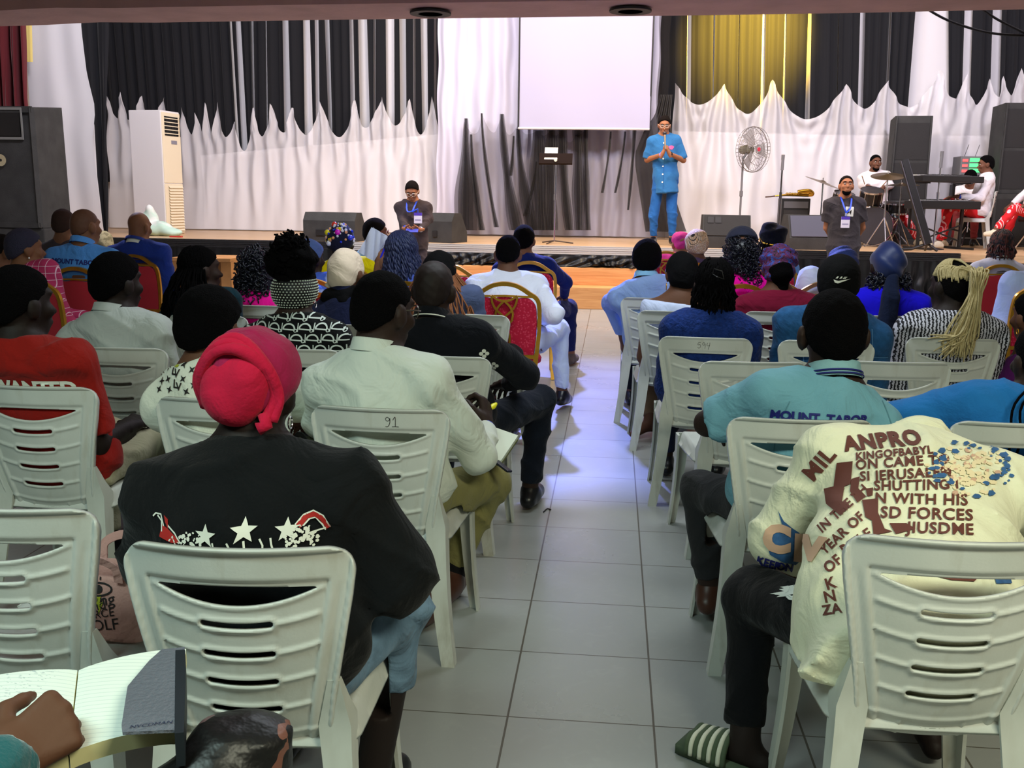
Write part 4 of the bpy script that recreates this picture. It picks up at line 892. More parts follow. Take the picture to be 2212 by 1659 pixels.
# ---------------- keyboards
def kboard(px0, py0, px1, py1, Y0, Y1, dep, th, label, z_off=0):
    a_ = aty(px0, py0, Y0); b_ = aty(px1, py1, Y1); c_ = (a_+b_)/2; d = b_-a_; L_ = np.linalg.norm(d[:2]); az = math.atan2(d[1], d[0])
    r = empty('stage_keyboard', (c_[0], c_[1], c_[2]-th), az, label, 'keyboard')
    MB().box((-L_/2, -dep/2, 0), (L_/2, dep/2, th), bev=.012).build('body', BLK, r, False)
    MB().box((-L_/2+.06, .01, th), (L_/2-.06, dep/2-.02, th+.012)).build('white_keys', M('key_ivory', (210, 208, 200), .3), r, False)
    b = MB(); n = 26
    for k in range(n):
        if k % 7 in (2, 6): continue
        x_ = -L_/2+.08+(L_-.16)*k/n; b.box((x_, .01, th+.012), (x_+.014, dep/2-.07, th+.022))
    b.build('black_keys', BLK, r, False); MB().box((-L_/2+.1, -dep/2+.02, th), (L_/2-.1, -.01, th+.006)).build('control_panel', M('panel_grey', (84, 84, 88), .4), r, False)
    b = MB()
    return r, c_, L_, az
k1, c1_, L1_, az1 = kboard(1974, 385, 2108, 376, 14.1, 14.6, .32, .085, 'upper black stage keyboard in front of the seated player')
k2, c2_, L2_, az2 = kboard(1972, 428, 2100, 440, 14.15, 14.5, .36, .11, 'lower black stage keyboard under the player\'s hands')
r = empty('keyboard_stand', (c2_[0], c2_[1]+.02, STZ), az2, 'black crossed stand carrying the two stage keyboards', 'stand'); z1 = c1_[2]-.085-STZ; z2 = c2_[2]-.11-STZ
for s_ in (-1, 1):
    MB().box((s_*.34-.02, -.015, .02), (s_*.34+.02, .015, z2-.002)).build('upright', BLK, r, False); MB().box((s_*.34-.02, -.28, 0), (s_*.34+.02, .28, .03)).build('foot', BLK, r, False)
    MB().box((s_*.34-.015, .2, z2*.5), (s_*.34+.015, .225, z1-.004)).build('arm', BLK, r, False); MB().tube([(s_*.34, .21, z2*.5), (s_*.34, .0, z2*.45)], .012, 8).build('brace', BLK, r)
    MB().box((s_*.34-.015, -.14, z1-.02), (s_*.34+.015, .225, z1-.003)).build('arm', BLK, r, False)
MB().tube([(-.34, 0, z2*.6), (.34, 0, z2*.2)], .012, 8).tube([(.34, 0, z2*.6), (-.34, 0, z2*.2)], .012, 8).build('cross_brace', BLK, r)
a_ = aty(1952, 346, 13.8); b_ = aty(2006, 502, 13.65); d = b_-a_
r = empty('leaning_panel', (b_[0], b_[1], STZ), 0, 'long black panel tilted in front of the stage keyboards', 'panel'); rel = [a_-np.array([b_[0], b_[1], STZ]), np.array([0, 0, .10])]
MB().sweep([rel[0], rel[1]], [(-.06, -.04), (.06, -.04), (.06, .04), (-.06, .04)], up=(1, 0, 0)).build('board', BLK, r, False)
MB().sweep([rel[0]+np.array([.0, -.043, 0]), rel[1]+np.array([0, -.043, 0])], [(-.004, -.05), (.004, -.05), (.004, .05), (-.004, .05)], up=(1, 0, 0)).build('face', M('panel_slate', (84, 82, 92), .5), r, False)
b = MB().tube([(-.55, -.1, .012), (-.2, 0, .03), (0, 0, .1), (.12, -.05, .012)], .02, 8).tube([(0, 0, .1), (.05, .25, .012)], .018, 8); b.build('foot', BLK, r)
# rack with lit green modules, on a flight case
a_ = aty(2070, 338, 16.0); b_ = aty(2122, 338, 16.0); w_ = (b_[0]-a_[0])/2; zb_ = aty(2090, 398, 16.0)[2]
r = empty('equipment_case', ((a_[0]+b_[0])/2+.1, 16.05, STZ), 0, 'black equipment case under the green-lit rack', 'case'); MB().box((-w_-.1, -.22, 0), (w_+.05, .22, zb_-STZ-.004), bev=.015).build('box', BLK, r, False)
b = MB()
for k in range(3): b.box((-w_-.1, -.225, .1+k*.28), (w_+.05, -.218, .12+k*.28))
b.build('edging', GRY, r, False)
r = empty('amplifier_rack', ((a_[0]+b_[0])/2, 16.05, zb_), 0, 'small rack of amplifiers with green lit panels behind the keyboard player', 'rack'); h_ = a_[2]-zb_
MB().box((-w_, -.18, 0), (w_, .18, h_), bev=.01).build('housing', GRY, r, False); GRN = M('green_lamp', (70, 210, 110), .4, emit=1.6); RDL = M('red_lamp', (220, 90, 90), .4, emit=.8)
for k in range(3):
    z_ = h_*(.42+k*.19); MB().box((-w_*.25, -.188, z_), (w_*.85, -.18, z_+h_*.13)).build('lit_panel', GRN, r, False); MB().box((-w_*.85, -.188, z_), (-w_*.4, -.18, z_+h_*.1)).build('indicator', RDL, r, False)
b = MB()
for k in range(14): b.box((-w_*.9+k*w_*.13, -.186, h_*.06), (-w_*.9+k*w_*.13+.012, -.18, h_*.34))
b.build('vent', BLK, r, False)
for s_ in (-.4, .5): MB().tube([(w_*s_, 0, h_), (w_*s_+.05, 0, h_+.18)], .004, 6).build('aerial', BLK, r)
# ================================================================ people
def nrm(v): v = np.array(v, float); return v/(np.linalg.norm(v)+1e-12)
SK = {k: M('skin_'+k, c, .6, spec=.22, bump=.05, bs=90) for k, c in dict(dark=(46, 32, 26), deep=(32, 23, 20), mid=(96, 64, 47), warm=(122, 82, 58), light=(150, 104, 76), stage=(158, 104, 72), stagedark=(104, 68, 50)).items()}
HAIRM = M('hair_black', (7, 6, 7), .95, spec=.06, bump=.5, bs=220); HAIRB = M('hair_brownblack', (22, 17, 15), .95, spec=.08, bump=.4, bs=220)
EYEW = M('eye_white', (176, 164, 152), .25); EYED = M('eye_dark', (22, 14, 10), .15)
SOLE = M('sole_white', (222, 220, 214), .6); SHB = M('shoe_black', (18, 18, 20), .3); SHBR = M('shoe_brown', (70, 40, 28), .4)
def folds(a, s, fz=1.):
    a = a*1.7
    def fn(F, x, y, z):
        q1 = 1-np.abs(np.sin(11*z*fz+7*x*np.sign(math.sin(s*7))+1.6*np.sin(7*x+5*y+s)+.9*np.sin(15*z+9*y+2*s)+s*2)); q2 = 1-np.abs(np.sin(15*x+9*z+2.2*np.sin(8*z+6*y+s*3)+s))
        m = .5+.5*np.sin(8*x+6*z+4*y+s*1.7); n_ = np.sin(26*x+31*z+17*y+2*np.sin(19*x+13*y+s))
        return F-a*(1.5*q1**3*m+1.2*q2**3*(1-m)+.25*n_-.4)
    return fn
LASTC = [False]
def seat_cut(F, x, y, z):          # keep the sitter in front of the chair back
    F = np.where((np.abs(x) < .205) & (y < .20) & (y > -.3) & (z > .28), np.maximum(F, (.478 if LASTC[0] else .437)-z), F)
    if LASTC[0]: return np.where((np.abs(x) < .225) & (z > .4) & (z < .98), np.maximum(F, -.140-.12*(z-.47)-.10*sst(.86, .97, z)-y), F)
    v = z; s2 = np.minimum(1, (x/np.maximum(.12, np.interp(v, HWV, HWW)))**2)
    ys = -.160-.21*(v-.36)+.058*s2*(.35+.65*np.clip((v-.35)/.45, 0, 1))-.018*np.sin(np.clip((v-.36)/.44, 0, 1)*math.pi)+.010-.12*sst(.81, .97, v)
    return np.where((np.abs(x) < .245) & (v > .3), np.maximum(F, ys-y), F)
def handp(W, d, n, right, curl=.5, s=1., spread=.06, thumb=.5):
    """finger-by-finger hand: W wrist, d finger direction, n way the palm faces"""
    d = nrm(d); n = nrm(np.array(n)-d*(np.array(n)@d)); t_ = np.cross(d, n)*(1 if right else -1); W = np.array(W); P = []
    for o in (-.010, .010): P.append(cone(W-d*.045*s+t_*o*s, W+d*.02*s+t_*o*1.3*s, .0195*s, .019*s, .015))
    cs = curl if hasattr(curl, '__len__') else (curl*.8, curl*.95, curl*1.05, curl*1.15)
    for i, (o, ml, fl) in enumerate(((.030, .088, .072), (.010, .092, .080), (-.011, .088, .073), (-.030, .080, .058))):
        b = W+d*ml*s+t_*o*s; P.append(cone(W+d*.012*s+t_*o*.55*s, b, .0145*s, .0118*s, .012)); dd = nrm(d+t_*spread*(1.2-i*.8)); q = b; a = 0
        for k, f in enumerate((.45, .31, .24)):
            a += cs[i]*(1, 1.15, .7)[k]; v = dd*math.cos(a)+n*math.sin(a); e = q+v*fl*f*s; P.append(cone(q, e, (.0098, .0088, .0078)[k]*s, (.0088, .0078, .0066)[k]*s, .004)); q = e
    b = W+d*.022*s+t_*.022*s+n*.006*s; v = nrm(t_*.75+d*.62+n*(.3+thumb*.3)); m = b+v*.046*s; P.append(cone(W+d*.01*s, b, .016*s, .015*s, .012)); P.append(cone(b, m, .0145*s, .0112*s, .010))
    v2 = nrm(d*.8+t_*(.35-thumb*.7)+n*(.2+thumb*.7)); m2 = m+v2*.030*s; P.append(cone(m, m2, .0108*s, .0095*s, .004)); P.append(cone(m2, m2+nrm(v2+n*.2)*.022*s, .0095*s, .007*s, .004)); return P
class Person: pass
def biggest(V, F):
    P = list(range(len(V)))
    def fd(a):
        while P[a] != a: P[a] = P[P[a]]; a = P[a]
        return a
    for q in F.tolist():
        a = fd(q[0])
        for x in q[1:]:
            b = fd(x)
            if a != b: P[b] = a
    r = np.array([fd(i) for i in range(len(V))]); u, c = np.unique(r, return_counts=True)
    if len(u) == 1: return V, F
    k = r == u[c.argmax()]; ix = np.cumsum(k)-1; return V[k], ix[F[k[F[:, 0]]]]
def person(label, loc, top, Yh, *, yaw=0., pitch=0., body_yaw=0., hs=1., th=.01, sw=.168, w=1., dp=1., skin='dark', shirt=None, sleeve='long', ease=.014, fold=.004, pants=None, shoes=None, arms=None, legs=None,
           hip=(0, -.06, .50), stand=False, h=None, hem=None, neckcut=.05, face=False, group='seated audience', curl=.45, handn=None, seed=0, nbk=None, lower=True, plen=1., tummy=0., handdir=None, bare=False, neckr=.056, ears=1., fine=True, cutn=(0, .35, 1), extra=(), seatcut=None, zmin=None):
    zmin = (None if stand else .442) if zmin is None else zmin
    seatcut = (not stand) if seatcut is None else seatcut
    p = Person(); L_ = np.array(loc, float); p.loc = L_; r = p.root = empty('person', loc, 0, label, 'person', group)
    p.h = h = h or (.009 if loc[1] < 4.5 else .0115); p.hs = hs; p.top = aty(top[0], top[1], Yh)-L_; Hc = p.top-np.array([0, 0, (.116+th)*hs]); p.R = Rm = rotz(yaw)@rotx(-pitch); p.hc = Hc
    B = p.B = rotz(body_yaw); hp = p.hip = np.array(hip, float); nb = p.nb = (Hc+rotz(yaw)@np.array([0, -.038-.05*math.sin(pitch), -.150+.02*math.sin(pitch)])*hs) if nbk is None else np.array(nbk, float)
    up = nrm(nb-hp); Ls = np.linalg.norm(nb-hp); xr = nrm(B@np.array([1, 0, 0])-up*((B@np.array([1, 0, 0]))@up)); fy = np.cross(up, xr); Rt = p.Rt = np.stack([xr, fy, up], 1)
    S = p.S = {s: nb+Rt@np.array([s*sw, -.005, -.062]) for s in (-1, 1)}; E = {}; W = {}; arms = arms or {}
    for s in (-1, 1):
        if s in arms: E[s], W[s] = [np.array(a, float) for a in arms[s]]
        elif stand: E[s] = S[s]+B@np.array([s*.05, -.02, -.29]); W[s] = E[s]+B@np.array([-s*.01, .05, -.25])
        else: E[s] = S[s]+B@np.array([s*.028, .06, -.28]); W[s] = E[s]+nrm(hp+B@np.array([s*.09, .40, .10])-E[s])*.25
    p.E, p.W = E, W; K = {}; A = {}; T = {}; legs = legs or {}; HJ = {s: hp+B@np.array([s*.088, .01, -.02]) for s in (-1, 1)}
    for s in (-1, 1):
        if s in legs: K[s], A[s], T[s] = [np.array(a, float) for a in legs[s]]
        elif stand: K[s] = HJ[s]+B@np.array([s*.02, .02, -.42]); A[s] = np.array([HJ[s][0]+s*.03, HJ[s][1]-.02, .09]); T[s] = A[s]+B@np.array([s*.04, .17, -.055])
        else: K[s] = hp+B@np.array([s*.13, .41, .0]); K[s][2] = .50; A[s] = np.array([K[s][0], K[s][1]-.02, .10]); T[s] = A[s]+B@np.array([s*.02, .16, -.06])
    p.K, p.A, p.T = K, A, T
    def H(v): return Hc+Rm@(np.array(v, float)*hs)
    def he(c, rr, k=.02): return ell(H(c), np.array(rr)*hs, Rm, k)
    Q = [he((0, -.012, .028), (.0735, .094, .088)), he((0, .022, -.045), (.054, .064, .070), .035), he((0, .05, -.085), (.03, .032, .03), .03), cone(H((0, .075, .005)), H((0, .104, -.032)), .010*hs, .0165*hs, .012),
         he((0, .074, .033), (.055, .018, .014), .02), he((0, .087, -.066), (.027, .014, .012), .012), he((.042, .062, -.025), (.025, .024, .022), .02), he((-.042, .062, -.025), (.025, .024, .022), .02)]
    for s in (-1, 1): Q += [he((s*.077*ears, -.006, -.012), (.013*ears**2, .025, .036), .010), he((s*.084*ears, -.016, -.004), (.008, .020, .028), .008)]
    Q.append(cone(nb+up*-.03, Hc+Rm@np.array([0, -.026, -.055])*hs, neckr*hs*1.06, neckr*hs, .03))
    Q += [cone(nb+up*.01, S[s], .052, .05, .05) for s in (-1, 1)]
    Q += [ell(hp+up*Ls*.68, (.150*w, .096*dp, .18), Rt, .05), ell(hp+up*Ls*.33, (.14*w, .1*dp, .17), Rt, .05), ell(hp+up*.0, (.15*w, .115, .11), Rt, .05)]
    for s in (-1, 1):
        Q += [cone(S[s], E[s], .050, .041, .03), cone(E[s], W[s], .040, .027, .015), cone(HJ[s], K[s], .078, .056, .05), cone(K[s], A[s], .054, .038, .03)]
        if bare or shoes is None: Q += [cone(A[s]+np.array([0, 0, -.03]), T[s], .036, .026, .02), cone(A[s]+np.array([0, 0, -.04]), A[s]-nrm((T[s]-A[s])*np.array([1, 1, 0]))*.05+np.array([0, 0, -.055]), .034, .03, .02)]
    V, F = blob(Q, h, subs=[he((s*.031, .098, .008), (.016, .016, .011)) for s in (-1, 1)] if face else (), fn=seat_cut if seatcut else None); mbd = MB().add(V, F)
    for s in (-1, 1):
        d = nrm(W[s]-E[s])
        if handdir and s in handdir: d = nrm(handdir[s])
        n = np.array(handn[s] if handn and s in handn else (-s*.35, .1, -1), float); cu = curl[s] if isinstance(curl, dict) else curl
        HV, HF = blob([cone(W[s]-nrm(W[s]-E[s])*.09, W[s], .0305, .0235, .02)]+handp(W[s]+d*.01, d, n, s == 1, cu), .0045 if fine else .007, smooth=1); mbd.add(HV, HF)
    mbd.build('body', SK[skin] if isinstance(skin, str) else skin, r, angle=None)
    if face:
        for s in (-1, 1):
            c_ = H((s*.031, .077, .008)); MB().ball(c_, .0120*hs).ball(H((s*.031, .0842, .006)), .0066*hs, 1).build('eye', [EYEW, EYED], r)
        MB().tube([H(v) for v in ((-.05, .078, .028), (-.032, .0905, .034), (-.014, .093, .030))], .0045*hs, 6).tube([H(v) for v in ((.05, .078, .028), (.032, .0905, .034), (.014, .093, .030))], .0045*hs, 6).build('eyebrows', HAIRM, r)
    if shirt is not None:
        e = ease; Q = [cone(nb+up*.0+Rt@np.array([s*.02, 0, 0]), S[s], .056+e*.4, .056+e*.7, .05) for s in (-1, 1)]
        Q += [ell(hp+up*Ls*.68, (.156*w+e, .104*dp+e, .19), Rt, .06), ell(hp+up*Ls*.36+fy*tummy*.5, (.150*w+e*1.3, .112*dp+e+tummy, .20), Rt, .06), ell(hp+up*.02, (.165*w+e*1.2, .128+e, .13), Rt, .06)]
        if hem: Q.append(cone(hp+up*.06, hp-up*hem, .135*w+e, .155*w+e, .05, True))
        for s in (-1, 1):
            if sleeve == 'none': continue
            if sleeve == 'long': Q += [cone(S[s], E[s], .056+e*.6, .047+e*.5, .035), cone(E[s], W[s]-nrm(W[s]-E[s])*.015, .047+e*.5, .032+e*.4, .02, True)]
            else:
                k = sleeve if isinstance(sleeve, float) else .62; m = S[s]+(E[s]-S[s])*min(k, 1.); Q.append(cone(S[s], m, .057+e*.6, .056+e*1.0, .035, k <= 1))
                if k > 1: Q.append(cone(E[s], E[s]+(W[s]-E[s])*(k-1), .054+e*.7, .05+e, .03, True))
        cuts = [(nb+up*neckcut, Rt@nrm(cutn))]; Q += list(extra)
        f1 = folds(fold, seed+1.3) if zmin is None else (lambda F, x, y, z, f_=folds(fold, seed+1.3): np.maximum(f_(F, x, y, z), zmin-z)); f0 = (lambda F, x, y, z: seat_cut(f1(F, x, y, z), x, y, z)) if seatcut else f1; V, F = blob(Q, h, cuts=cuts if neckcut < 1 else (), fn=f0); V, F = biggest(V, F); p.sV, p.sF = V, F; p.shirt = shirt; p.bvh = BVHTree.FromPolygons([Vector(v) for v in V], F.tolist()); p.decals = []
    if pants is not None and lower:
        Q = [ell(hp+up*.0, (.16*w+.008, .122+.008, .12), Rt, .05)]
        for s in (-1, 1): Q += [cone(HJ[s], K[s], .088, .068, .05), cone(K[s], K[s]+(A[s]-K[s])*plen-nrm(A[s]-K[s])*.02, .066, .066+(.05-.066)*plen, .03, True)]
        f2 = folds(.006, seed+4.); V, F = blob(Q, h, fn=(lambda F, x, y, z: seat_cut(f2(F, x, y, z), x, y, z)) if seatcut else f2); mk('trousers', V, F, pants, r)
    if shoes is not None and lower:
        for s in (-1, 1):
            f = nrm((T[s]-A[s])*np.array([1, 1, 0])); zb = T[s][2]-.028
            V, F = blob([cone(A[s]+np.array([0, 0, -.015]), A[s]+f*.02+np.array([0, 0, -.04]), .043, .042, .03), cone(A[s]-f*.04+np.array([0, 0, -.055]), T[s]+f*.02, .037, .032, .03), cone(A[s]+f*.03+np.array([0, 0, -.04]), T[s], .042, .03, .03)], .008,
                        fn=lambda F_, x, y, z: np.maximum(F_, zb-z+0*F_)); mb = MB().add(V, F); mb.build('shoe', shoes, r, angle=None)
    return p
def finish(p, name='shirt', extra=()):
    """write the shirt with its printed decals as one mesh"""
    mb = MB().add(p.sV, p.sF); mats = [p.shirt]
    for (V, F, m) in p.decals:
        if m not in mats: mats.append(m)
        mb.add(V, F, mats.index(m))
    p.shirt_o = mb.build(name, mats, p.root, angle=None); return p
def deco(p, m, org, text=None, size=.05, shear=0, bold=.001, polys=None, ex=(1, 0, 0), ez=(0, 0, 1), d=(0, 1, 0), rot=0, space=1., off=.003):
    V2, F = decal_polys(text=text, size=size, shear=shear, bold=bold, polys=polys, space=space)
    ex = np.array(ex, float); ez = np.array(ez, float)
    if rot: ex, ez = ex*math.cos(rot)+ez*math.sin(rot), ez*math.cos(rot)-ex*math.sin(rot)
    V, F = project(V2, F, p.bvh, org, ex, ez, d, off)
    if F: p.decals.append((V, F, m))
def px_local(p, px, py, Y): return aty(px, py, Y)-p.loc
def hv(p, v): return p.hc+p.R@(np.array(v, float)*p.hs)
def hell(p, c, r, k=.02): return ell(hv(p, c), np.array(r)*p.hs, p.R, k)
def hair_short(p, th=.008, mat=None, rough=.0025, plane=(.607, -.794), off=.008, name='hair', h=None):
    V, F = blob([hell(p, (0, -.012, .03), (.0735+th, .094+th, .086+th)), hell(p, (0, -.04, -.02), (.062+th*.8, .062+th, .07), .03)], h or p.h*.8, cuts=[(hv(p, (0, 0, off)), p.R@np.array([0, *plane]))],
                fn=lambda F, x, y, z: F+rough*np.sin(130*x+40*z)*np.sin(120*y+30*x)*np.sin(125*z), smooth=1)
    return mk(name, V, F, mat or HAIRM, p.root)
def hair_beard(p):
    V, F = blob([hell(p, (0, .03, -.07), (.052, .062, .05)), hell(p, (0, .055, -.098), (.032, .032, .026))], p.h*.8, cuts=[(hv(p, (0, .09, -.088)), p.R@nrm((0, .75, 1))), (hv(p, (0, .0, 0)), p.R@np.array([0, -1, 0]))]); return mk('beard', V, F, HAIRM, p.root)
def wrap(p, prims, mat, amp=.004, fr=60, ax=(.3, .2, 1), name='head_wrap', cut=None, curve=3., smooth=2, h=None, seed=0):
    a = p.R@nrm(ax); b = p.R@nrm(np.cross(ax, (.3, 1, .2))); c = p.hc
    def fn(F, x, y, z):
        u = (x-c[0])*a[0]+(y-c[1])*a[1]+(z-c[2])*a[2]; v = (x-c[0])*b[0]+(y-c[1])*b[1]+(z-c[2])*b[2]
        return F+amp*np.sin(fr*u+curve*np.sin(14*v+seed)+8*v)
    cuts = [(hv(p, cut[0]), p.R@nrm(cut[1]))] if cut else [(hv(p, (0, 0, .0)), p.R@np.array([0, .5, -.86]))]
    V, F = blob([hell(p, *q) for q in prims], h or p.h*.75, cuts=cuts, fn=fn, smooth=smooth); return mk(name, V, F, mat, p.root)
def strands(p, n, mat, r, zend, name='hair', th0=(.35, 1.1), phi=2.0, rad=(.083, .103, .098), drop=.03, jit=.01, twist=0, seg=16, twin=False, bead=30, sd=0, cx=(0, -.012, .03), pull=None, lens=.06):
    g = np.random.default_rng(100+sd); b = MB()
    for k in range(n):
        ph = -math.pi/2+phi*(2*(k+.5*g.random())/n-1); t0 = g.uniform(*th0); pts = []
        for th in np.linspace(t0, 1.75, 6): pts.append(hv(p, np.array(cx)+np.array([rad[0]*math.sin(th)*math.cos(ph), rad[1]*math.sin(th)*math.sin(ph), rad[2]*math.cos(th)])*(1+.04*g.random())))
        q = pts[-1].copy(); out = (q-p.hc)*np.array([1, 1, 0]); out = nrm(out); ze = zend+g.uniform(-lens, lens*.3)
        m = 5
        for i in range(1, m+1):
            u = i/m; t_ = q+out*drop*math.sin(u*1.6)+np.array([g.normal(0, jit), g.normal(0, jit), 0]); t_[2] = q[2]+(min(ze, q[2]-.03)-q[2])*u
            if pull is not None: t_ = t_*(1-u*.7)+np.array([pull[0], pull[1], t_[2]])*(u*.7)+np.array([g.normal(0, jit), g.normal(0, jit), 0])
            pts.append(t_)
        S_ = spline(pts, seg)
        if twin:
            S_ = spline(pts, 44); t_ = nrm(S_[-1]-S_[0]); L_ = np.concatenate([[0], np.cumsum(np.linalg.norm(np.diff(S_, axis=0), axis=1))])
            for o in (0, math.pi):
                a = L_*twist+o; b.tube(S_+np.stack([np.cos(a), np.sin(a), 0*a], 1)*r*.62, r*.72, 5)
        else: b.tube(S_, r, 5, scale=np.concatenate([1+.18*np.sin(np.linspace(0, bead, len(S_)-2)), [.9, .5]]))
    return b.build(name, mat, p.root, angle=None)
def curls(p, n, mat, vol, sd=0, rr=(.010, .017), tube=.0042, name='hair', base=None):
    """loose ringlets: small rings over the volumes vol = [(centre, radii)] in head space"""
    g = np.random.default_rng(50+sd); b = MB()
    if base: V, F = blob([hell(p, *q) for q in base], p.h); b.add(V, F)
    for k in range(n):
        c, r_ = vol[k % len(vol)]; d = nrm(g.normal(size=3)); 
        if d[1] > .45: d[1] = -d[1]
        q = hv(p, np.array(c)+d*np.array(r_)*g.uniform(.82, 1.04)); R_ = g.uniform(*rr); ax = nrm(g.normal(size=3)); u = nrm(np.cross(ax, (.3, .5, .8))); v = np.cross(ax, u); a = np.linspace(0, 5.2, 8)
        b.tube([q+(u*math.cos(t_)+v*math.sin(t_))*R_+ax*t_*.003 for t_ in a], tube, 4)
    return b.build(name, mat, p.root, angle=None)
def collar(p, mat, hgt=.03, r=.062, tilt=.14, name='collar', y=0., z=.042, th=.004, stripe=None, flare=.012, open_=0.):
    nd = nrm(p.hc+p.R@np.array([0, -.026, -.055])*p.hs-p.nb); xr_ = nrm(p.Rt[:, 0]-nd*(p.Rt[:, 0]@nd)); Rc = np.stack([xr_, np.cross(nd, xr_), nd], 1); c = p.nb+nd*z+Rc@np.array([0, y, 0]); b = MB(); a = np.linspace(0, 2*math.pi, 36, endpoint=False)
    def ring(rr, zz): return [c+Rc@np.array([rr*math.cos(t_), rr*1.08*math.sin(t_), zz-tilt*rr*math.sin(t_)]) for t_ in a]
    rs = [ring(r+flare, -.012), ring(r+th, hgt), ring(r-.001, hgt+.002), ring(r-.004, -.01)]; V = np.concatenate(rs); F = []
    for k in range(3): F += [(k*36+j, k*36+(j+1) % 36, (k+1)*36+(j+1) % 36, (k+1)*36+j) for j in range(36)]
    b.add(V, F)
    if stripe:
        for k, zz in enumerate(stripe[1]): b.sweep(ring(r+flare*(1-(zz+.012)/(hgt+.012))+th+.001, zz), [(-.001, -.0022), (.001, -.0022), (.001, .0022), (-.001, .0022)], 1, closed=True)
    return b.build(name, [mat]+([stripe[0]] if stripe else []), getattr(p, 'shirt_o', p.root), angle=None)
def glasses(p, mat, r=.024, name='glasses'):
    b = MB()
    for s in (-1, 1):
        b.tube([hv(p, (s*.033+r*1.15*math.cos(a), .104-.02*abs(math.cos(a))*(1 if s*math.cos(a) > 0 else .1), .006+r*.8*math.sin(a))) for a in np.linspace(0, 2*math.pi, 20, endpoint=False)], .0024*p.hs, 6, closed=True)
        b.tube([hv(p, (s*.06, .094, .010)), hv(p, (s*.080, .05, .012)), hv(p, (s*.083, -.008, .010)), hv(p, (s*.082, -.022, -.006))], .0024*p.hs, 6)
    b.tube([hv(p, (-.008, .108, .008)), hv(p, (0, .112, .011)), hv(p, (.008, .108, .008))], .002*p.hs, 6); return b.build(name, mat, p.root)
def earring(p, s, mat, kind='hoop', r=.012):
    c = hv(p, (s*.083, -.008, -.05)); b = MB()
    if kind == 'hoop': b.tube([c+np.array([0, r*math.cos(a), r*math.sin(a)-r]) for a in np.linspace(0, 2*math.pi, 16, endpoint=False)], .0018, 6, closed=True)
    else: b.ball(c, r)
    return b.build('earring', mat, p.root)
def cl(ch):
    LASTC[0] = ch not in CHAIRS; return np.array(CHAIRS[ch].location) if ch in CHAIRS else np.array(BCH[ch].location)
def C(name, col, crease=.5, **k):
    if name in MATS: return MATS[name]
    k.setdefault('bump', .12); k.setdefault('bs', 180); k.setdefault('var', .07); k.setdefault('spec', .12); m = M(name, col, k.pop('rough', .9), sheen=k.pop('sheen', .06), **k)
    nt = m.node_tree; N = nt.nodes; L = nt.links; tc = N.new('ShaderNodeTexCoord'); n = N.new('ShaderNodeTexNoise'); n.inputs['Scale'].default_value = 7; n.inputs['Detail'].default_value = 3; n.inputs['Distortion'].default_value = 1.6
    L.new(tc.outputs['Object'], n.inputs['Vector']); b = N.new('ShaderNodeBump'); b.inputs['Strength'].default_value = crease; b.inputs['Distance'].default_value = .03; L.new(n.outputs['Fac'], b.inputs['Height'])
    old = N['Principled BSDF'].inputs['Normal'].links
    if old: L.new(b.outputs[0], old[0].from_node.inputs['Normal'])
    else: L.new(b.outputs[0], N['Principled BSDF'].inputs['Normal'])
    return m
# ================================================================ the audience
PB = C('trouser_black', (22, 22, 25)); PN = C('trouser_navy', (28, 32, 52)); PG = C('trouser_grey', (58, 58, 60)); JN = C('denim_dark', (34, 44, 66), var=.25, vs=30); JL = C('denim_light', (98, 124, 146), var=.35, vs=14, crease=.9)
def at_c(ch): return cl(ch)
# --- left block, front to back in the picture
l = at_c('A'); p = person('person from behind in a red head wrap and black t-shirt with printed stars', l, (548, 716), 1.86, pitch=.2, yaw=-.05, sw=.182, w=1.1, dp=1.1, skin='deep', shirt=C('black_tee', (15, 17, 19)), sleeve=1.2, ease=.03, fold=.007, pants=JL, shoes=SHB, th=.016, hs=.92, seed=1,
    plen=.5, legs={1: (aty(862, 1305, 2.02)-l, (aty(800, 1500, 1.98)-l)*np.array([1, 1, 0])+np.array([0, 0, .1]), (aty(800, 1500, 1.98)-l)*np.array([1, 1, 0])+np.array([.02, .15, .04])), -1: ((-.12, .42, .5), (-.12, .40, .1), (-.12, .55, .04))}, arms={1: ((.245, .03, .66), (.18, .24, .60)), -1: ((-.245, .03, .66), (-.12, .24, .60))})
WHT = M('print_white', (226, 228, 214), .7); RDP = M('print_red', (176, 36, 30), .7)
yb = 1.62
def sp(pp_, px, py, Y=1.66): return px_local(pp_, px, py, Y)
for (px, py, s_) in ((452, 1152, .022), (528, 1146, .024), (612, 1152, .022)): deco(p, WHT, sp(p, px, py), polys=[[(x*s_, y*s_) for x, y in star()]])
for px in (420, 640):
    g = np.random.default_rng(px); P_ = []
    for k in range(70):
        a, q = g.uniform(0, 6.28), g.uniform(0, 1)**.5*.028; s_ = g.uniform(.0015, .004); P_.append([(q*math.cos(a)+s_*math.cos(t_), q*math.sin(a)*.9+s_*math.sin(t_)) for t_ in (0, 1.2, 2.5, 3.8, 5)])
    deco(p, WHT, sp(p, px, 1172), polys=P_)
sc_ = 1/1230
def pxpoly(pts, c): return [[((x-c[0])*sc_, -(y-c[1])*sc_) for x, y in q_] for q_ in pts]
c0 = (360, 1150)
deco(p, RDP, sp(p, *c0), polys=pxpoly([[(330, 1172), (335, 1145), (356, 1150), (380, 1160), (396, 1172), (370, 1176)], [(344, 1138), (338, 1124), (352, 1130), (356, 1150)]], c0))
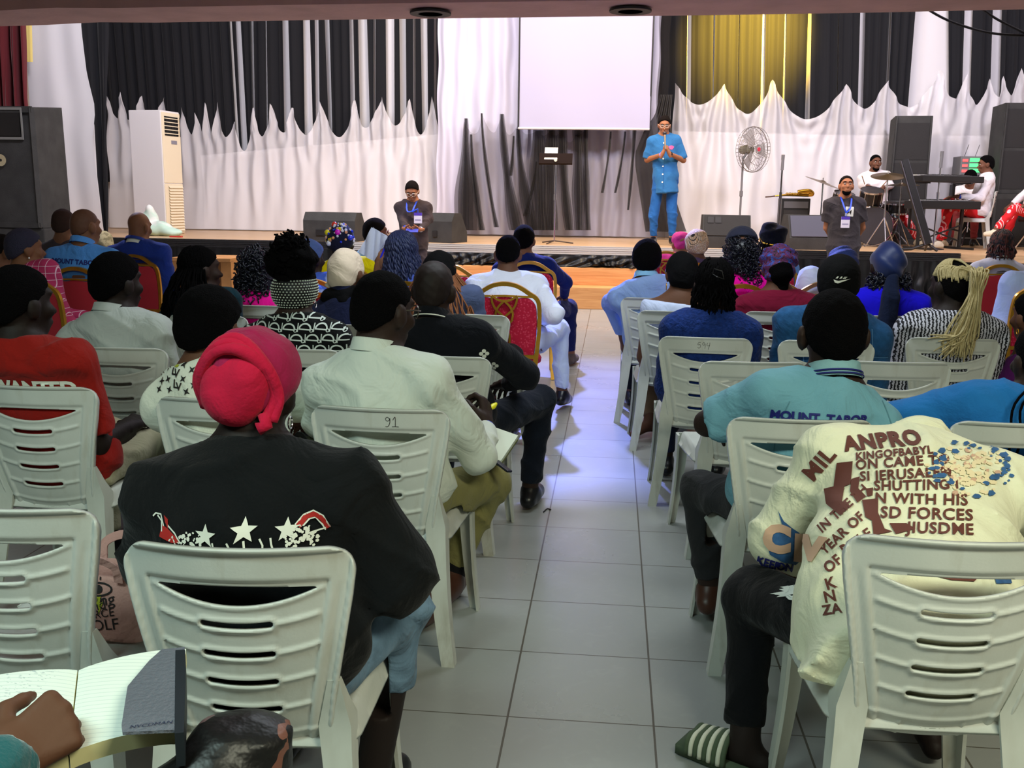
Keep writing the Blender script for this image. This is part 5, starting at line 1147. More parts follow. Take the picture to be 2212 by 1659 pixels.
deco(p, WHT, sp(p, *c0), polys=[q_ for ln in ([(304, 1132), (312, 1124), (328, 1124), (336, 1140), (342, 1150)], [(318, 1128), (332, 1138), (336, 1160)], [(352, 1142), (378, 1154), (396, 1172)], [(362, 1174), (372, 1162), (382, 1178)]) for q_ in ribbon2([((x-c0[0])*sc_, -(y-c0[1])*sc_) for x, y in ln], .003)])
c1 = (660, 1148)
deco(p, RDP, sp(p, *c1), polys=[q_ for q_ in ribbon2([((x-c1[0])*sc_, -(y-c1[1])*sc_) for x, y in [(630, 1150), (645, 1130), (664, 1124), (680, 1134), (694, 1158)]], .010)])
deco(p, WHT, sp(p, *c1), polys=[q_ for ln in ([(624, 1146), (640, 1126), (662, 1116), (684, 1128), (698, 1156)], [(640, 1150), (652, 1136), (666, 1132), (680, 1150), (686, 1164)], [(650, 1168), (690, 1158)]) for q_ in ribbon2([((x-c1[0])*sc_, -(y-c1[1])*sc_) for x, y in ln], .003)])
for k, px in enumerate((470, 500, 530, 560, 582)): deco(p, WHT, sp(p, px, 1178), polys=ribbon2([(0, .012), (.002+.004*(k % 2), 0), (.006, -.012)], .0035))
finish(p, 'tshirt'); RW = C('red_wrap', (184, 24, 58), rough=.85)
hair_short(p, .006); rwo = wrap(p, [((0, -.016, .048), (.097, .116, .094)), ((0, -.04, .01), (.09, .096, .07), .02)], C('red_wrap_dome', (150, 28, 70), rough=.85), .0022, 120, (1, .05, .1), cut=((0, -.0, -.025), (0, .55, -.83)), h=.0055, curve=1.)
V, F = blob([hell(p, (-.010, -.088, .0), (.072, .056, .074)), hell(p, (.02, -.09, .035), (.05, .05, .05), .03)], .0055, fn=lambda F, x, y, z: F+.0012*np.sin(70*x+50*z+3*np.sin(20*z))); mk('wrap_bun', V, F, RW, p.root)
b = MB()
for o_, r_ in ((0, .012), (.012, .010), (.022, .009)): b.tube(spline([hv(p, v) for v in ((-.082-o_*.3, -.055, -.035), (-.080-o_*.4, -.095, .03), (-.04, -.128+o_*.4, .075+o_), (.015, -.135+o_*.6, .086+o_), (.062+o_*.5, -.112, .052), (.078+o_*.5, -.085, -.005), (.062+o_*.6, -.085, -.058))], 30), r_, 8, scale=1+.15*np.sin(np.linspace(0, 14, 31)+o_*300))
b.tube([hv(p, (.058, -.09, -.045)), hv(p, (.066, -.095, -.066)), hv(p, (.05, -.10, -.075))], .013, 8); b.build('wrap_twist', RW, p.root, angle=None)
earring(p, 1, M('silver', (200, 200, 205), .2, 1), 'hoop', .012)
l = at_c('C'); p = person('man in a red t-shirt with white lettering and a thin neck chain', l, (40, 571), 2.98, yaw=-.45, body_yaw=-.1, sw=.19, w=1.05, skin='deep', shirt=C('red_tee', (140, 26, 20)), sleeve=.85, ease=.03, fold=.006, pants=C('khaki_trouser', (176, 170, 140)), shoes=SHB, seed=2)
deco(p, WHT, px_local(p, 78, 836, 2.9), text='WANTED', size=.062, bold=.003); finish(p, 'tshirt'); hair_short(p, .012)
MB().tube(spline([p.nb+p.Rt@np.array(v) for v in ((-.075, -.03, .02), (-.05, -.072, -.01), (0, -.085, -.028), (.05, -.072, -.01), (.075, -.03, .02))], 24), .0022, 6).box(p.nb+p.Rt@np.array([.045, -.08, -.012]), p.nb+p.Rt@np.array([.056, -.076, .006])).build('necklace', GOLD, p.root)
l = at_c('D'); p = person('man in a pale grey collared shirt facing right, beyond the red t-shirt', l, (250, 544), 3.82, yaw=-.45, body_yaw=-.05, sw=.18, w=1.06, skin='deep', shirt=C('pale_grey_shirt', (178, 184, 180), bump=.05), pants=PB, shoes=SHB, seed=3, ease=.02, fold=.005); finish(p); hair_short(p, .014); collar(p, p.shirt, .022, .064, .16)
l = at_c('E'); p = person('person with short black hair in a cream monogram print shirt', l, (452, 613), 2.98, yaw=-.35, pitch=.05, sw=.155, w=.92, skin='mid', shirt=C('monogram_cream', (222, 224, 208), crease=.3), sleeve=.8, ease=.026, pants=PB, shoes=SHB, th=.022, seed=4, legs={-1: ((-.36, .33, .55), (-.32, .4, .1), (-.32, .55, .04)), 1: ((.12, .41, .5), (.12, .40, .1), (.12, .55, .04))}, arms={-1: ((-.2, .1, .72), (-.1, .3, .62)), 1: ((.2, .1, .72), (.1, .3, .62))})
INKB = M('print_ink', (28, 26, 26), .7); GRN_ = M('print_lime', (170, 176, 40), .7)
for k, (px, py) in enumerate(((330, 812), (348, 800), (362, 788), (340, 828), (374, 806), (392, 790), (358, 822), (398, 818), (414, 800), (384, 832), (424, 830), (410, 843), (338, 844), (366, 842), (432, 812), (350, 872), (400, 875), (450, 880))):
    o_ = px_local(p, px, py, 2.85)
    if k % 5 == 4: deco(p, INKB, o_+np.array([-.005, 0, .003]), text='L', size=.036, bold=.0006); deco(p, INKB, o_+np.array([.008, 0, -.004]), text='V', size=.034, bold=.0006)
    else: deco(p, INKB, o_, polys=[[(q_*.013, w_*.013) for q_, w_ in star(4, 1, .32, math.pi/2)]], rot=.1*k)
for px, py in ((372, 793), (428, 796)): deco(p, GRN_, px_local(p, px, py, 2.85), polys=[[(.012*math.cos(a), .006*math.sin(a)) for a in np.linspace(0, 6.28, 8, endpoint=False)]])
finish(p); hair_short(p, .022, rough=.003)
l = at_c('F'); p = person('man in a white long-sleeved shirt and glasses writing with a yellow pen', l, (828, 581), 2.93, yaw=-.55, body_yaw=-.12, pitch=.12, sw=.168, w=1.04, skin='dark', shirt=C('white_shirt', (204, 212, 202), bump=.04, var=.04), pants=C('olive_trouser', (128, 124, 78)), shoes=None, seed=5, ease=.022, fold=.0055, hs=1.03,
    arms={1: (px_local(Person(), 0, 0, 1) if 0 else aty(1035, 985, 3.0)-l, aty(1050, 925, 3.22)-l), -1: ((-.25, .02, .70), (.02, .26, .64))}, handdir={1: (-.1, .6, .7)}, handn={1: (-1, .3, -.2)}, curl={1: 1.0, -1: .5}, legs={1: (aty(1062, 1040, 3.28)-l, (.13, .28, .12), (.08, .06, .045)), -1: ((-.02, .42, .5), (-.02, .18, .12), (.02, .02, .045))})
finish(p); collar(p, p.shirt, .028, .064, .14); hair_short(p, .005); glasses(p, M('glass_frame', (90, 84, 70), .3, .6))
for s in (-1, 1):
    f = nrm((p.T[s]-p.A[s])*np.array([1, 1, 0])); zb = .004
    V, F = blob([cone(p.A[s]+np.array([0, 0, -.015]), p.A[s]+f*.02+np.array([0, 0, -.045]), .045, .044, .03), cone(p.A[s]-f*.04+np.array([0, 0, -.07]), p.T[s]+f*.05, .04, .036, .03), cone(p.A[s]+f*.03+np.array([0, 0, -.05]), p.T[s], .045, .034, .03)], .007, fn=lambda F_, x, y, z: np.maximum(F_, zb-z+0*F_))
    mk('shoe', V, F, SHBR, p.root); V, F = blob([cone(p.K[s]*.1+p.A[s]*.9, p.A[s]+np.array([0, 0, -.03]), .05, .046)], .008); mk('sock', V, F, PB, p.root)
PEN = p
l = at_c('H'); p = person('woman with a high black bun, beaded headband and black and white blouse', l, (640, 556), 3.95, yaw=-.12, sw=.165, w=1.0, skin='dark', shirt=C('black_blouse', (14, 15, 17)), pants=PB, shoes=SHB, seed=6, ease=.022, fold=.003, sleeve=.9)
PWH = M('print_pale', (206, 216, 210), .7); n_ = 0
for r_ in range(9):
    for k in range(11):
        x = -.33+k*.062+(r_ % 2)*.031; z = .17-r_*.042
        arc = [(.022*math.cos(a), .020*math.sin(a)) for a in np.linspace(0, math.pi, 10)]
        deco(p, PWH, p.nb+np.array([x, 0, z-.13]), polys=ribbon2(arc, .006)+ribbon2([(-.024, -.002), (.024, -.002)], .005)+ribbon2([(.026+.006*math.cos(a), .006*math.sin(a)-.004) for a in np.linspace(0, 6.28, 8)], .003)+ribbon2([(-.029, .02), (-.027, -.014)], .004), rot=-.12+.02*r_, off=.0025)
finish(p, 'blouse')
hair_short(p, .008); V, F = blob([hell(p, (0, -.045, .115), (.095, .085, .078)), hell(p, (-.06, -.04, .105), (.055, .06, .055), .03), hell(p, (.05, -.05, .125), (.055, .06, .058), .03), hell(p, (0, -.05, .175), (.064, .058, .045), .02), hell(p, (0, -.075, .03), (.05, .035, .06), .02)], .007, fn=lambda F, x, y, z: F+.005*np.sin(95*x+25*z)*np.sin(88*y+10*x)+.0045*np.sin(120*z+60*x), smooth=1)
mk('hair_bun', V, F, HAIRM, p.root)['label'] = 'big curly black bun'; curls(p, 160, HAIRM, [((0, -.045, .125), (.098, .088, .085)), ((0, -.05, .175), (.066, .06, .05))], 3, (.008, .013), .005, 'bun_curls')
mb = MB(); V, F = blob([hell(p, (0, -.012, .0), (.088, .108, .085)), hell(p, (0, -.045, -.015), (.083, .08, .075), .03)], .006, cuts=[(hv(p, (0, 0, .10)), p.R@nrm((0, -.55, 1))), (hv(p, (0, -.0, -.062)), p.R@nrm((0, .35, -1)))]); mb.add(V, F); bv = BVHTree.FromPolygons([Vector(v) for v in V], F.tolist())
for i in range(17):
    for k in range(34):
        a = -math.pi/2+(k+.5*(i % 2)-17)/34*2.3*2; o_ = hv(p, (0, -.02, -.070+i*.0108)); d_ = p.R@np.array([math.cos(a), math.sin(a), 0]); hit = bv.ray_cast(Vector(o_+d_*.3), Vector(-d_), .4)
        if hit[0] is not None and abs(hit[1].dot(Vector(p.R[:, 2]))) < .75: mb.ball(np.array(hit[0]), (.0042, .0042, .0030), 1, 6, 4)
mb.build('headband', [M('band_black', (16, 16, 16), .6), M('bead_pale', (196, 206, 190), .4)], p.root, angle=None); earring(p, 1, M('silver', (200, 200, 205), .2, 1), 'hoop', .014)
l = at_c('G'); p = person('close-cropped man in a black polo with small white embroidered motifs beside the aisle', l, (938, 559), 3.86, yaw=-.1, sw=.18, w=1.08, skin='dark', shirt=C('black_polo', (14, 16, 22)), sleeve='long', ease=.022, pants=C('denim_black', (22, 28, 40), var=.2), shoes=SHB, seed=7, arms={1: ((.30, .07, .68), (.2, .3, .60)), -1: ((-.26, .06, .7), (-.1, .28, .62))}, legs={1: ((.34, .40, .50), (.30, .40, .1), (.32, .54, .04)), -1: ((-.1, .41, .5), (-.1, .4, .1), (-.1, .55, .04))})
for px, py in ((1048, 760), (1064, 793)): deco(p, WHT, px_local(p, px, py, 3.8), polys=[[(q_*.011+.008*math.cos(t_), w_*.011+.008*math.sin(t_)) for t_ in np.linspace(0, 6.28, 8, endpoint=False)] for q_, w_ in ((-1, 0), (1, 0), (0, 1), (0, -1))])
finish(p, 'polo'); hair_short(p, .004, SK['deep']); collar(p, p.shirt, .03, .066, .3, stripe=(WHT, (-.006,)))
# --- left block, farther rows
l = at_c('Z'); p = person('person with long thin black braids and dark teal top near the wooden table', l, (432, 528), 4.95, yaw=-.8, sw=.165, skin='dark', shirt=C('teal_dark', (16, 44, 54)), pants=PB, shoes=SHB, seed=8, th=.014); finish(p); hair_short(p, .010); strands(p, 46, HAIRM, .0055, .78, jit=.008, phi=1.6, sd=1, drop=.09, lens=.10); earring(p, 1, GOLD, 'hoop', .01)
l = at_c('J'); p = person('woman with long black ringlets and a bright pink top by the wooden table', l, (556, 530), 5.35, sw=.165, skin='mid', shirt=C('hot_pink', (236, 20, 150)), pants=PB, shoes=SHB, seed=9, th=.02); finish(p, 'top'); HBL = M('hair_blueblack', (22, 24, 36), .35, spec=.5)
curls(p, 620, HBL, [((0, -.03, .03), (.10, .12, .10)), ((0, -.05, -.07), (.115, .09, .10)), ((-.02, -.06, -.16), (.12, .07, .09))], 1, (.012, .02), .0045, base=[((0, -.03, .03), (.09, .10, .092)), ((0, -.045, -.08), (.10, .07, .12), .03)])
chair('Y', *atz(748, 703, .8)[:2], 0, 'white plastic chair holding the person in the beige head wrap'); l = at_c('Y')
p = person('person in a smooth beige head wrap and navy jacket with a black scarf', l, (750, 534), 4.85, yaw=-.35, sw=.17, skin='mid', shirt=C('navy_jacket', (20, 26, 54)), pants=PB, shoes=SHB, seed=10, th=.014, ease=.024); finish(p, 'jacket'); collar(p, p.shirt, .03, .07, .3)
BG = C('beige_wrap', (224, 206, 184), bump=.04); wrap(p, [((0, -.014, .03), (.084, .105, .098)), ((0, -.05, -.015), (.075, .072, .075), .02), ((-.065, -.065, -.065), (.03, .028, .02), .012), ((-.08, -.055, -.08), (.022, .02, .014), .006)], BG, .0022, 75, (1, .3, .35), cut=((0, 0, -.03), (0, .4, -.9)), h=.006)
V, F = blob([cone(p.nb+np.array([-.06, -.05, .05]), p.nb+np.array([.07, -.05, .055]), .038, .04), cone(p.nb+np.array([-.08, -.02, .0]), p.nb+np.array([.02, -.075, .015]), .035, .04, .02)], .008, fn=folds(.005, 2)); mk('scarf', V, F, C('black_scarf', (8, 8, 10), sheen=0), p.root)
l = at_c('g'); p = person('person in a slate blue headtie, mostly hidden behind the big black bun', l, (668, 514), 6.15, yaw=-.5, sw=.16, skin='dark', shirt=C('white_blue_top', (190, 200, 232), mix=(70, 100, 196), ms=5), pants=PB, shoes=SHB, seed=11, th=.014); finish(p, 'top'); wrap(p, [((0, -.014, .03), (.088, .11, .10)), ((0, -.05, 0), (.078, .07, .07))], C('slate_wrap', (72, 92, 140)), .003, 60)
l = at_c('h'); p = person('woman in a bright yellow dress and a dark cap studded with coloured gems', l, (736, 484), l[1]-.08, sw=.215, w=1.2, skin='dark', shirt=C('yellow_dress', (250, 226, 10), bump=.04), pants=PB, shoes=SHB, seed=12, th=.012, ease=.03); finish(p, 'dress')
gcap = wrap(p, [((0, -.012, .03), (.092, .112, .102)), ((0, -.04, 0), (.088, .08, .075))], C('cap_navy', (26, 28, 48)), .0, 10, name='cap'); g = np.random.default_rng(4); mbs = {}
GEM = [M('gem_'+n, c, .2, spec=.8) for n, c in dict(white=(236, 236, 244), red=(230, 60, 40), yellow=(240, 220, 20), pink=(226, 20, 200), blue=(30, 60, 220), peach=(240, 170, 120)).items()]; b = MB()
for k in range(64):
    d_ = nrm(g.normal(size=3)); d_[1] = -abs(d_[1]); 
    if d_[2] < -.35: d_[2] *= -1
    b.ball(hv(p, np.array((0, -.012, .03))+d_*np.array((.093, .113, .103))), g.choice([.006, .009, .011]), int(g.choice([0, 0, 0, 0, 2, 4, 5, 5])), 6, 4)
for d_, mi in (((-.35, -.3, .95), 1), ((.1, -.9, .45), 3), ((.85, -.5, .1), 4), ((-.8, -.5, .42), 2), ((-.55, -.8, -.25), 0)): b.ball(hv(p, np.array((0, -.012, .03))+nrm(d_)*np.array((.095, .115, .105))), .02, mi, 8, 6)
b.build('gem_studs', GEM, gcap)['label'] = 'round gems in red, yellow, pink, blue and white'
bpx('n', 822, 552, 0, 0, 'red banquet chair holding the man in red-rimmed glasses'); l = at_c('n'); p = person('man with red-rimmed glasses and pale blue shirt turned right below the stage', l, (812, 470), l[1]+.0, yaw=-.95, sw=.16, skin='warm', shirt=C('pale_blue_shirt', (170, 206, 224)), pants=PN, shoes=SHB, seed=13, th=.012); finish(p); hair_short(p, .012, HAIRB); glasses(p, M('red_frame', (120, 34, 26), .4)); collar(p, p.shirt, .025)
bpx('o', 872, 612, 0, 0, 'red banquet chair holding the woman with thick blue-black rope twists'); l = at_c('o')
p = person('woman with thick blue-black rope twists holding up a clear folded bag', l, (868, 498), l[1]-.05, sw=.16, skin='light', shirt=C('blue_lilac_top', (70, 90, 170)), pants=PB, shoes=SHB, seed=14, th=.02, arms={-1: (np.array([-.24, .12, .86]), aty(820, 562, l[1]+.12)-l), 1: ((.22, .06, .74), (.1, .28, .62))}, handdir={-1: (-.35, .1, .9)}, handn={-1: (.3, 1, .2)}, curl={-1: .35, 1: .5}); finish(p, 'top')
TWM = M('hair_navy_twist', (40, 48, 84), .5, spec=.4); strands(p, 60, TWM, .0085, .86, twin=True, twist=90, th0=(.05, 1.0), phi=2.5, jit=.006, sd=3, drop=.02, lens=.1, rad=(.088, .108, .104)); hair_short(p, .006); BAGP = p
l = at_c('I'); p = person('person in a black head scarf with long brown braids and a blue-grey top', l, (950, 540), 5.2, sw=.17, skin='dark', shirt=C('blue_grey_top', (76, 88, 122)), pants=PB, shoes=SHB, seed=15, th=.014); finish(p, 'top'); wrap(p, [((0, -.014, .03), (.09, .112, .102)), ((0, -.05, 0), (.082, .075, .075))], C('black_scarf', (8, 8, 10), sheen=0), .002, 60)
strands(p, 56, M('hair_copper', (128, 76, 40), .6, bump=.4, bs=300), .0052, .74, th0=(1.3, 1.6), phi=1.9, jit=.008, sd=5, drop=.15, lens=.08, bead=50)
l = at_c('a'); p = person('man in a white outfit seen from behind, one leg in the aisle', l, (1098, 507), 6.28, yaw=.02, pitch=.15, sw=.185, w=1.08, skin='mid', shirt=C('white_outfit', (222, 228, 244), bump=.03, var=.02), pants=C('white_trouser', (206, 220, 244), bump=.03, var=.02), shoes=SHB, seed=16, th=.008, ease=.022, fold=.006,
    arms={1: ((.29, .06, .70), (.2, .32, .64)), -1: ((-.26, .06, .7), (-.1, .3, .62))}, legs={1: (aty(1208, 710, 6.55)-l, aty(1214, 845, 6.5)-l, aty(1224, 862, 6.62)-l), -1: ((-.1, .41, .5), (-.1, .38, .1), (-.1, .54, .04))}); finish(p, 'kaftan'); hair_short(p, .006); 
MB().tube(spline([hv(p, (s*.078, .02, .03-.04*0)) for s in (-1, 1)], 4), .001, 4) if 0 else None
l = at_c('b'); p = person('man in a navy top seated near the aisle just behind the man in white', l, (1133, 485), l[1]-.06, yaw=-.1, sw=.185, w=1.05, skin='warm', shirt=C('navy_top', (20, 34, 96)), pants=C('navy_trouser', (24, 32, 78)), shoes=C('trainer_brown', (96, 84, 76)), seed=17, th=.008, arms={1: ((.28, .1, .74), (.26, .36, .60)), -1: ((-.25, .05, .72), (-.1, .3, .6))}, legs={1: ((.30, .45, .5), (.32, .45, .1), (.35, .6, .04)), -1: ((-.1, .41, .5), (-.1, .4, .1), (-.1, .55, .04))}); finish(p, 'top'); hair_short(p, .010)
# --- left front rows with the red chairs
l = at_c('d'); p = person('bald man in a royal blue suit jacket and white collar near the stage', l, (300, 458), l[1]-.1, yaw=-.3, pitch=.15, sw=.2, w=1.15, skin='warm', shirt=C('blue_suit', (36, 58, 140)), pants=C('blue_suit_trouser', (30, 48, 118)), shoes=SHB, seed=18, th=.002, ease=.024, neckr=.062); finish(p, 'suit_jacket'); collar(p, WHT, .022, .07, .3, z=.014); collar(p, p.shirt, .012, .078, .3, 'lapel_collar')
l = at_c('e'); p = person('bald man in a bright blue polo lettered across the back', l, (183, 451), l[1]-.08, yaw=-.4, sw=.195, w=1.1, skin='warm', shirt=C('blue_polo', (84, 150, 226)), sleeve=.8, pants=PB, shoes=SHB, seed=19, th=.002, ease=.024); NVP = M('print_navy', (24, 30, 110), .7)
deco(p, NVP, px_local(p, 160, 566, l[1]-.2), text='MOUNT TABOR', size=.043, bold=.0012, rot=-.04); deco(p, NVP, px_local(p, 165, 584, l[1]-.2), text='CHURCH', size=.05, bold=.001) if 0 else None
finish(p, 'polo'); collar(p, p.shirt, .028, .07, .3); hair_short(p, .0012, SK['mid'])
bpx('q', 120, 560, 0, 1, 'red banquet chair hidden behind the bald man in the blue lettered polo'); l = at_c('q'); p = person('close-cropped man in a dark brown-grey t-shirt beside the cream side drape', l, (136, 450), l[1]-.05, yaw=.1, sw=.18, skin='warm', shirt=C('umber_tee', (70, 60, 62)), sleeve=.7, pants=PB, shoes=SHB, seed=20, th=.003); finish(p, 'tshirt'); hair_short(p, .003, M('hair_crop_brown', (58, 42, 36), .9, spec=.1))
l = at_c('f'); p = person('woman in a pink checked shirt with short dark hair facing right at the far left', l, (52, 492), l[1]+.05, yaw=-.75, sw=.165, skin='warm', pants=PN, shoes=SHB, seed=21, th=.012, shirt=C('pink_check', (170, 40, 84)))
t = NT('pink_check_cloth', rough=.85); a_ = t.math('ABSOLUTE', t.math('SUBTRACT', t.math('FRACT', t.math('MULTIPLY', t.sep.outputs[0], 24)), .5)); b_ = t.math('ABSOLUTE', t.math('SUBTRACT', t.math('FRACT', t.math('MULTIPLY', t.sep.outputs[2], 24)), .5)); t.color(t.mix(t.math('GREATER_THAN', t.math('MAXIMUM', a_, b_), .465), rgb(176, 44, 92), rgb(226, 190, 204))); p.shirt = t.m
finish(p); hair_short(p, .014, M('hair_slate', (44, 42, 62), .8, bump=.6, bs=200)); earring(p, 1, M('pearl', (236, 232, 226), .3), 'stud', .006)
bpx('r', -75, 578, -.1, 1, 'red banquet chair at the left picture edge under the pale blue sleeve'); l = at_c('r'); p = person('person in a pale aqua shirt cut off at the left picture edge', l, (0, 505), l[1], yaw=-.5, pitch=.3, sw=.17, skin='warm', shirt=C('pale_aqua_shirt', (150, 210, 222)), pants=PN, shoes=SHB, seed=22, th=.004); finish(p); hair_short(p, .003, HAIRB)
# --- right block
l = at_c('K'); p = person('man in a pale blue-grey jacket by the aisle, one arm hanging', l, (1399, 514), 6.28, yaw=-.05, sw=.175, w=1.0, skin='mid', shirt=C('blue_grey_jacket', (134, 160, 206)), pants=PB, shoes=SHB, seed=23, th=.022, ease=.026, fold=.005, arms={-1: ((-.28, .03, .74), (-.20, .09, .52)), 1: ((.25, .06, .72), (.1, .3, .62))}, handdir={-1: (.1, .1, -1)}, handn={-1: (1, .2, 0)}, curl={-1: .4, 1: .5}); finish(p, 'jacket'); hair_short(p, .02); collar(p, C('pale_collar', (128, 178, 214)), .03, .068, .3)
l = at_c('L'); p = person('woman in a white sleeveless top and black close cap by the aisle', l, (1474, 542), 5.58, yaw=.15, sw=.16, skin='mid', shirt=C('white_vest', (196, 208, 238), bump=.03), sleeve='none', pants=C('tan_wrap', (122, 96, 74)), shoes=None, bare=True, seed=24, th=.012, neckcut=-.012, legs={-1: ((-.08, .41, .5), (-.10, .16, .1), (-.2, .06, .03)), 1: ((.13, .41, .5), (.13, .40, .1), (.13, .55, .04))}); finish(p, 'vest'); wrap(p, [((0, -.014, .03), (.088, .11, .098)), ((0, -.05, -.01), (.084, .078, .082)), ((.0, -.075, .01), (.06, .05, .055), .015)], C('black_scarf', (8, 8, 10), sheen=0), .002, 50, (0, .6, 1), name='cap', cut=((0, 0, -.03), (0, .45, -.9))); earring(p, -1, GOLD, 'hoop', .02)
SAND = MB()
l = at_c('M'); p = person('woman with chin-length black braids in a dark blue dress on chair 594', l, (1545, 555), 4.56, sw=.158, w=1.02, skin='dark', pants=PN, shoes=SHB, seed=25, th=.014, ease=.026, shirt=C('blue_dress', (20, 44, 104), bump=.5, bs=90, var=.3, vs=50)); finish(p, 'dress'); hair_short(p, .010)
strands(p, 70, HAIRM, .0045, .925, th0=(.25, 1.3), phi=2.4, jit=.007, sd=7, drop=.008, lens=.05); MB().tube([hv(p, v) for v in ((-.02, -.118, .06), (-.015, -.125, .085), (.02, -.122, .075), (.03, -.122, .04), (0, -.128, .05))], .003, 6, closed=True).build('hair_clip', BLK, p.root)
l = at_c('l'); p = person('woman in a tan and black patterned head wrap seated below the preacher', l, (1506, 494), l[1]-.1, sw=.16, skin='mid', shirt=C('mauve_top', (84, 66, 92)), pants=PB, shoes=SHB, seed=26, th=.012); finish(p, 'top')
t = NT('patterned_wrap_cloth', rough=.8); br_ = t.N.new('ShaderNodeTexBrick'); t.L.new(t.mapping((32, 32, 32), (.7, .3, .5)), br_.inputs[0]); br_.inputs['Scale'].default_value = 1.; br_.inputs['Color1'].default_value = rgb(214, 168, 116); br_.inputs['Color2'].default_value = rgb(232, 208, 170); br_.inputs['Mortar'].default_value = rgb(52, 44, 36); br_.inputs['Mortar Size'].default_value = .03; t.color(br_.outputs[0])
wrap(p, [((0, -.014, .03), (.092, .115, .10)), ((0, -.05, 0), (.084, .078, .075)), ((.04, -.08, -.03), (.035, .03, .03), .01)], t.m, .003, 60, cut=((0, 0, -.03), (0, .45, -.9)))
p0 = aty(1452, 545, 7.7); bpx('pk', 1440, 545, 0, 0, 'red banquet chair holding the woman in the magenta head wrap'); l = at_c('pk'); p = person('woman in a magenta head wrap and pink top, partly behind the patterned wrap', l, (1472, 499), l[1]-.05, yaw=.2, sw=.16, skin='light', shirt=C('rose_top', (222, 70, 160)), pants=PB, shoes=SHB, seed=27, th=.012); finish(p, 'top'); wrap(p, [((0, -.0, .04), (.086, .105, .085)), ((-.02, .02, .08), (.06, .06, .04), .02), ((0, -.03, 0), (.078, .075, .06))], C('magenta_wrap', (204, 60, 140)), .004, 50)
bpx('s', 1605, 618, 0, 0, 'red banquet chair holding the woman with long black curls in hot pink'); l = at_c('s'); p = person('woman with long tight black curls, a sheer dark cap and hot pink dress', l, (1604, 492), l[1]-.05, sw=.165, skin='mid', shirt=C('hot_pink_dress', (240, 10, 160)), pants=PB, shoes=SHB, seed=28, th=.014); finish(p, 'dress')
curls(p, 760, HBL, [((0, -.03, -.0), (.105, .115, .10)), ((0, -.06, -.09), (.12, .085, .12)), ((.03, -.07, -.19), (.10, .06, .09))], 2, (.008, .014), .0035, base=[((0, -.03, .0), (.094, .1, .09)), ((0, -.05, -.10), (.10, .07, .13), .03)]); wrap(p, [((0, -.0, .045), (.098, .118, .098))], C('sheer_cap', (46, 48, 66)), 0, 1, name='cap', cut=((0, 0, .05), (0, -.35, -.9)))
bpx('u', 1668, 566, 0, 0, 'red banquet chair holding the woman in the black ruched turban'); l = at_c('u'); p = person('woman in a black ruched turban with a gold chain, in front of the wedge monitors', l, (1669, 486), l[1]-.06, sw=.165, skin='warm', shirt=C('sky_top', (110, 160, 226)), pants=PB, shoes=SHB, seed=29, th=.024); finish(p, 'top'); wrap(p, [((.01, -.02, .065), (.112, .12, .085)), ((0, -.02, .02), (.092, .11, .08)), ((-.03, -.04, .105), (.075, .075, .055), .02), ((.045, -.05, .10), (.06, .06, .045), .02)], C('black_turban', (16, 18, 28)), .007, 60, (.4, .1, 1))
strands(p, 24, HAIRM, .006, .93, th0=(1.3, 1.5), phi=1.7, sd=9); MB().tube(spline([hv(p, v) for v in ((-.10, 0, .03), (-.085, -.08, .0), (-.03, -.125, -.015), (.03, -.125, -.02))], 18), .006, 6, scale=1+.4*np.sin(np.linspace(0, 60, 19))).build('gold_chain', GOLD, p.root); earring(p, -1, GOLD, 'hoop', .025)
l = at_c('R'); p = person('woman in a burgundy top with a purple and blue braided updo', l, (1685, 530), 5.66, yaw=-.1, sw=.175, w=1.1, skin='mid', shirt=C('burgundy', (112, 18, 46)), pants=PB, shoes=SHB, seed=30, th=.022, ease=.026); finish(p, 'top')
t = NT('braid_purple_blue', rough=.6); t.color(t.ramp(t.noise(26, 3, None, 2.), [(.38, (18, 16, 26)), (.47, (112, 44, 92)), (.55, (74, 34, 84)), (.62, (50, 86, 176))])); t.bump(t.noise(120, 2, t.mapping((1, 1, 3))), .6, .01)
wrap(p, [((.0, -.0, .06), (.105, .115, .085)), ((.0, -.03, .0), (.088, .09, .08))], t.m, .006, 110, (.5, .4, 1), name='hair', cut=((0, 0, -.02), (0, .5, -.86)), h=.006); wrap(p, [((.01, -.085, -.005), (.068, .06, .062)), ((.02, -.075, -.07), (.04, .035, .05), .02)], HAIRM, .004, 90, (.2, .4, 1), name='hair_bun', cut=((0, 0, -.16), (0, 0, -1)))
l = at_c('P'); p = person('man in a blue denim jacket and a black cap with a white tick mark', l, (1815, 548), 4.58, yaw=-.1, sw=.19, w=1.08, skin='deep', shirt=C('denim_jacket', (34, 78, 122), var=.2, vs=40), pants=PB, shoes=SHB, seed=31, th=.018, ease=.03, fold=.005)
for s in (-1, 1): deco(p, M('seam_blue', (70, 116, 158), .8), p.nb+np.array([s*.14, 0, -.16]), polys=ribbon2([(0, .12), (.01*s, 0), (0, -.12)], .004)+ribbon2([(-.1*s, -.0), (.09*s, -.01)], .004))
finish(p, 'jacket'); collar(p, p.shirt, .02, .07, .3); cap = wrap(p, [((0, -.012, .035), (.094, .115, .100)), ((0, -.04, -.01), (.09, .085, .07))], C('black_cap_cloth', (9, 9, 10), sheen=0), .0, 1, name='cap', cut=((0, 0, -.03), (0, .38, -.92)), h=.006)
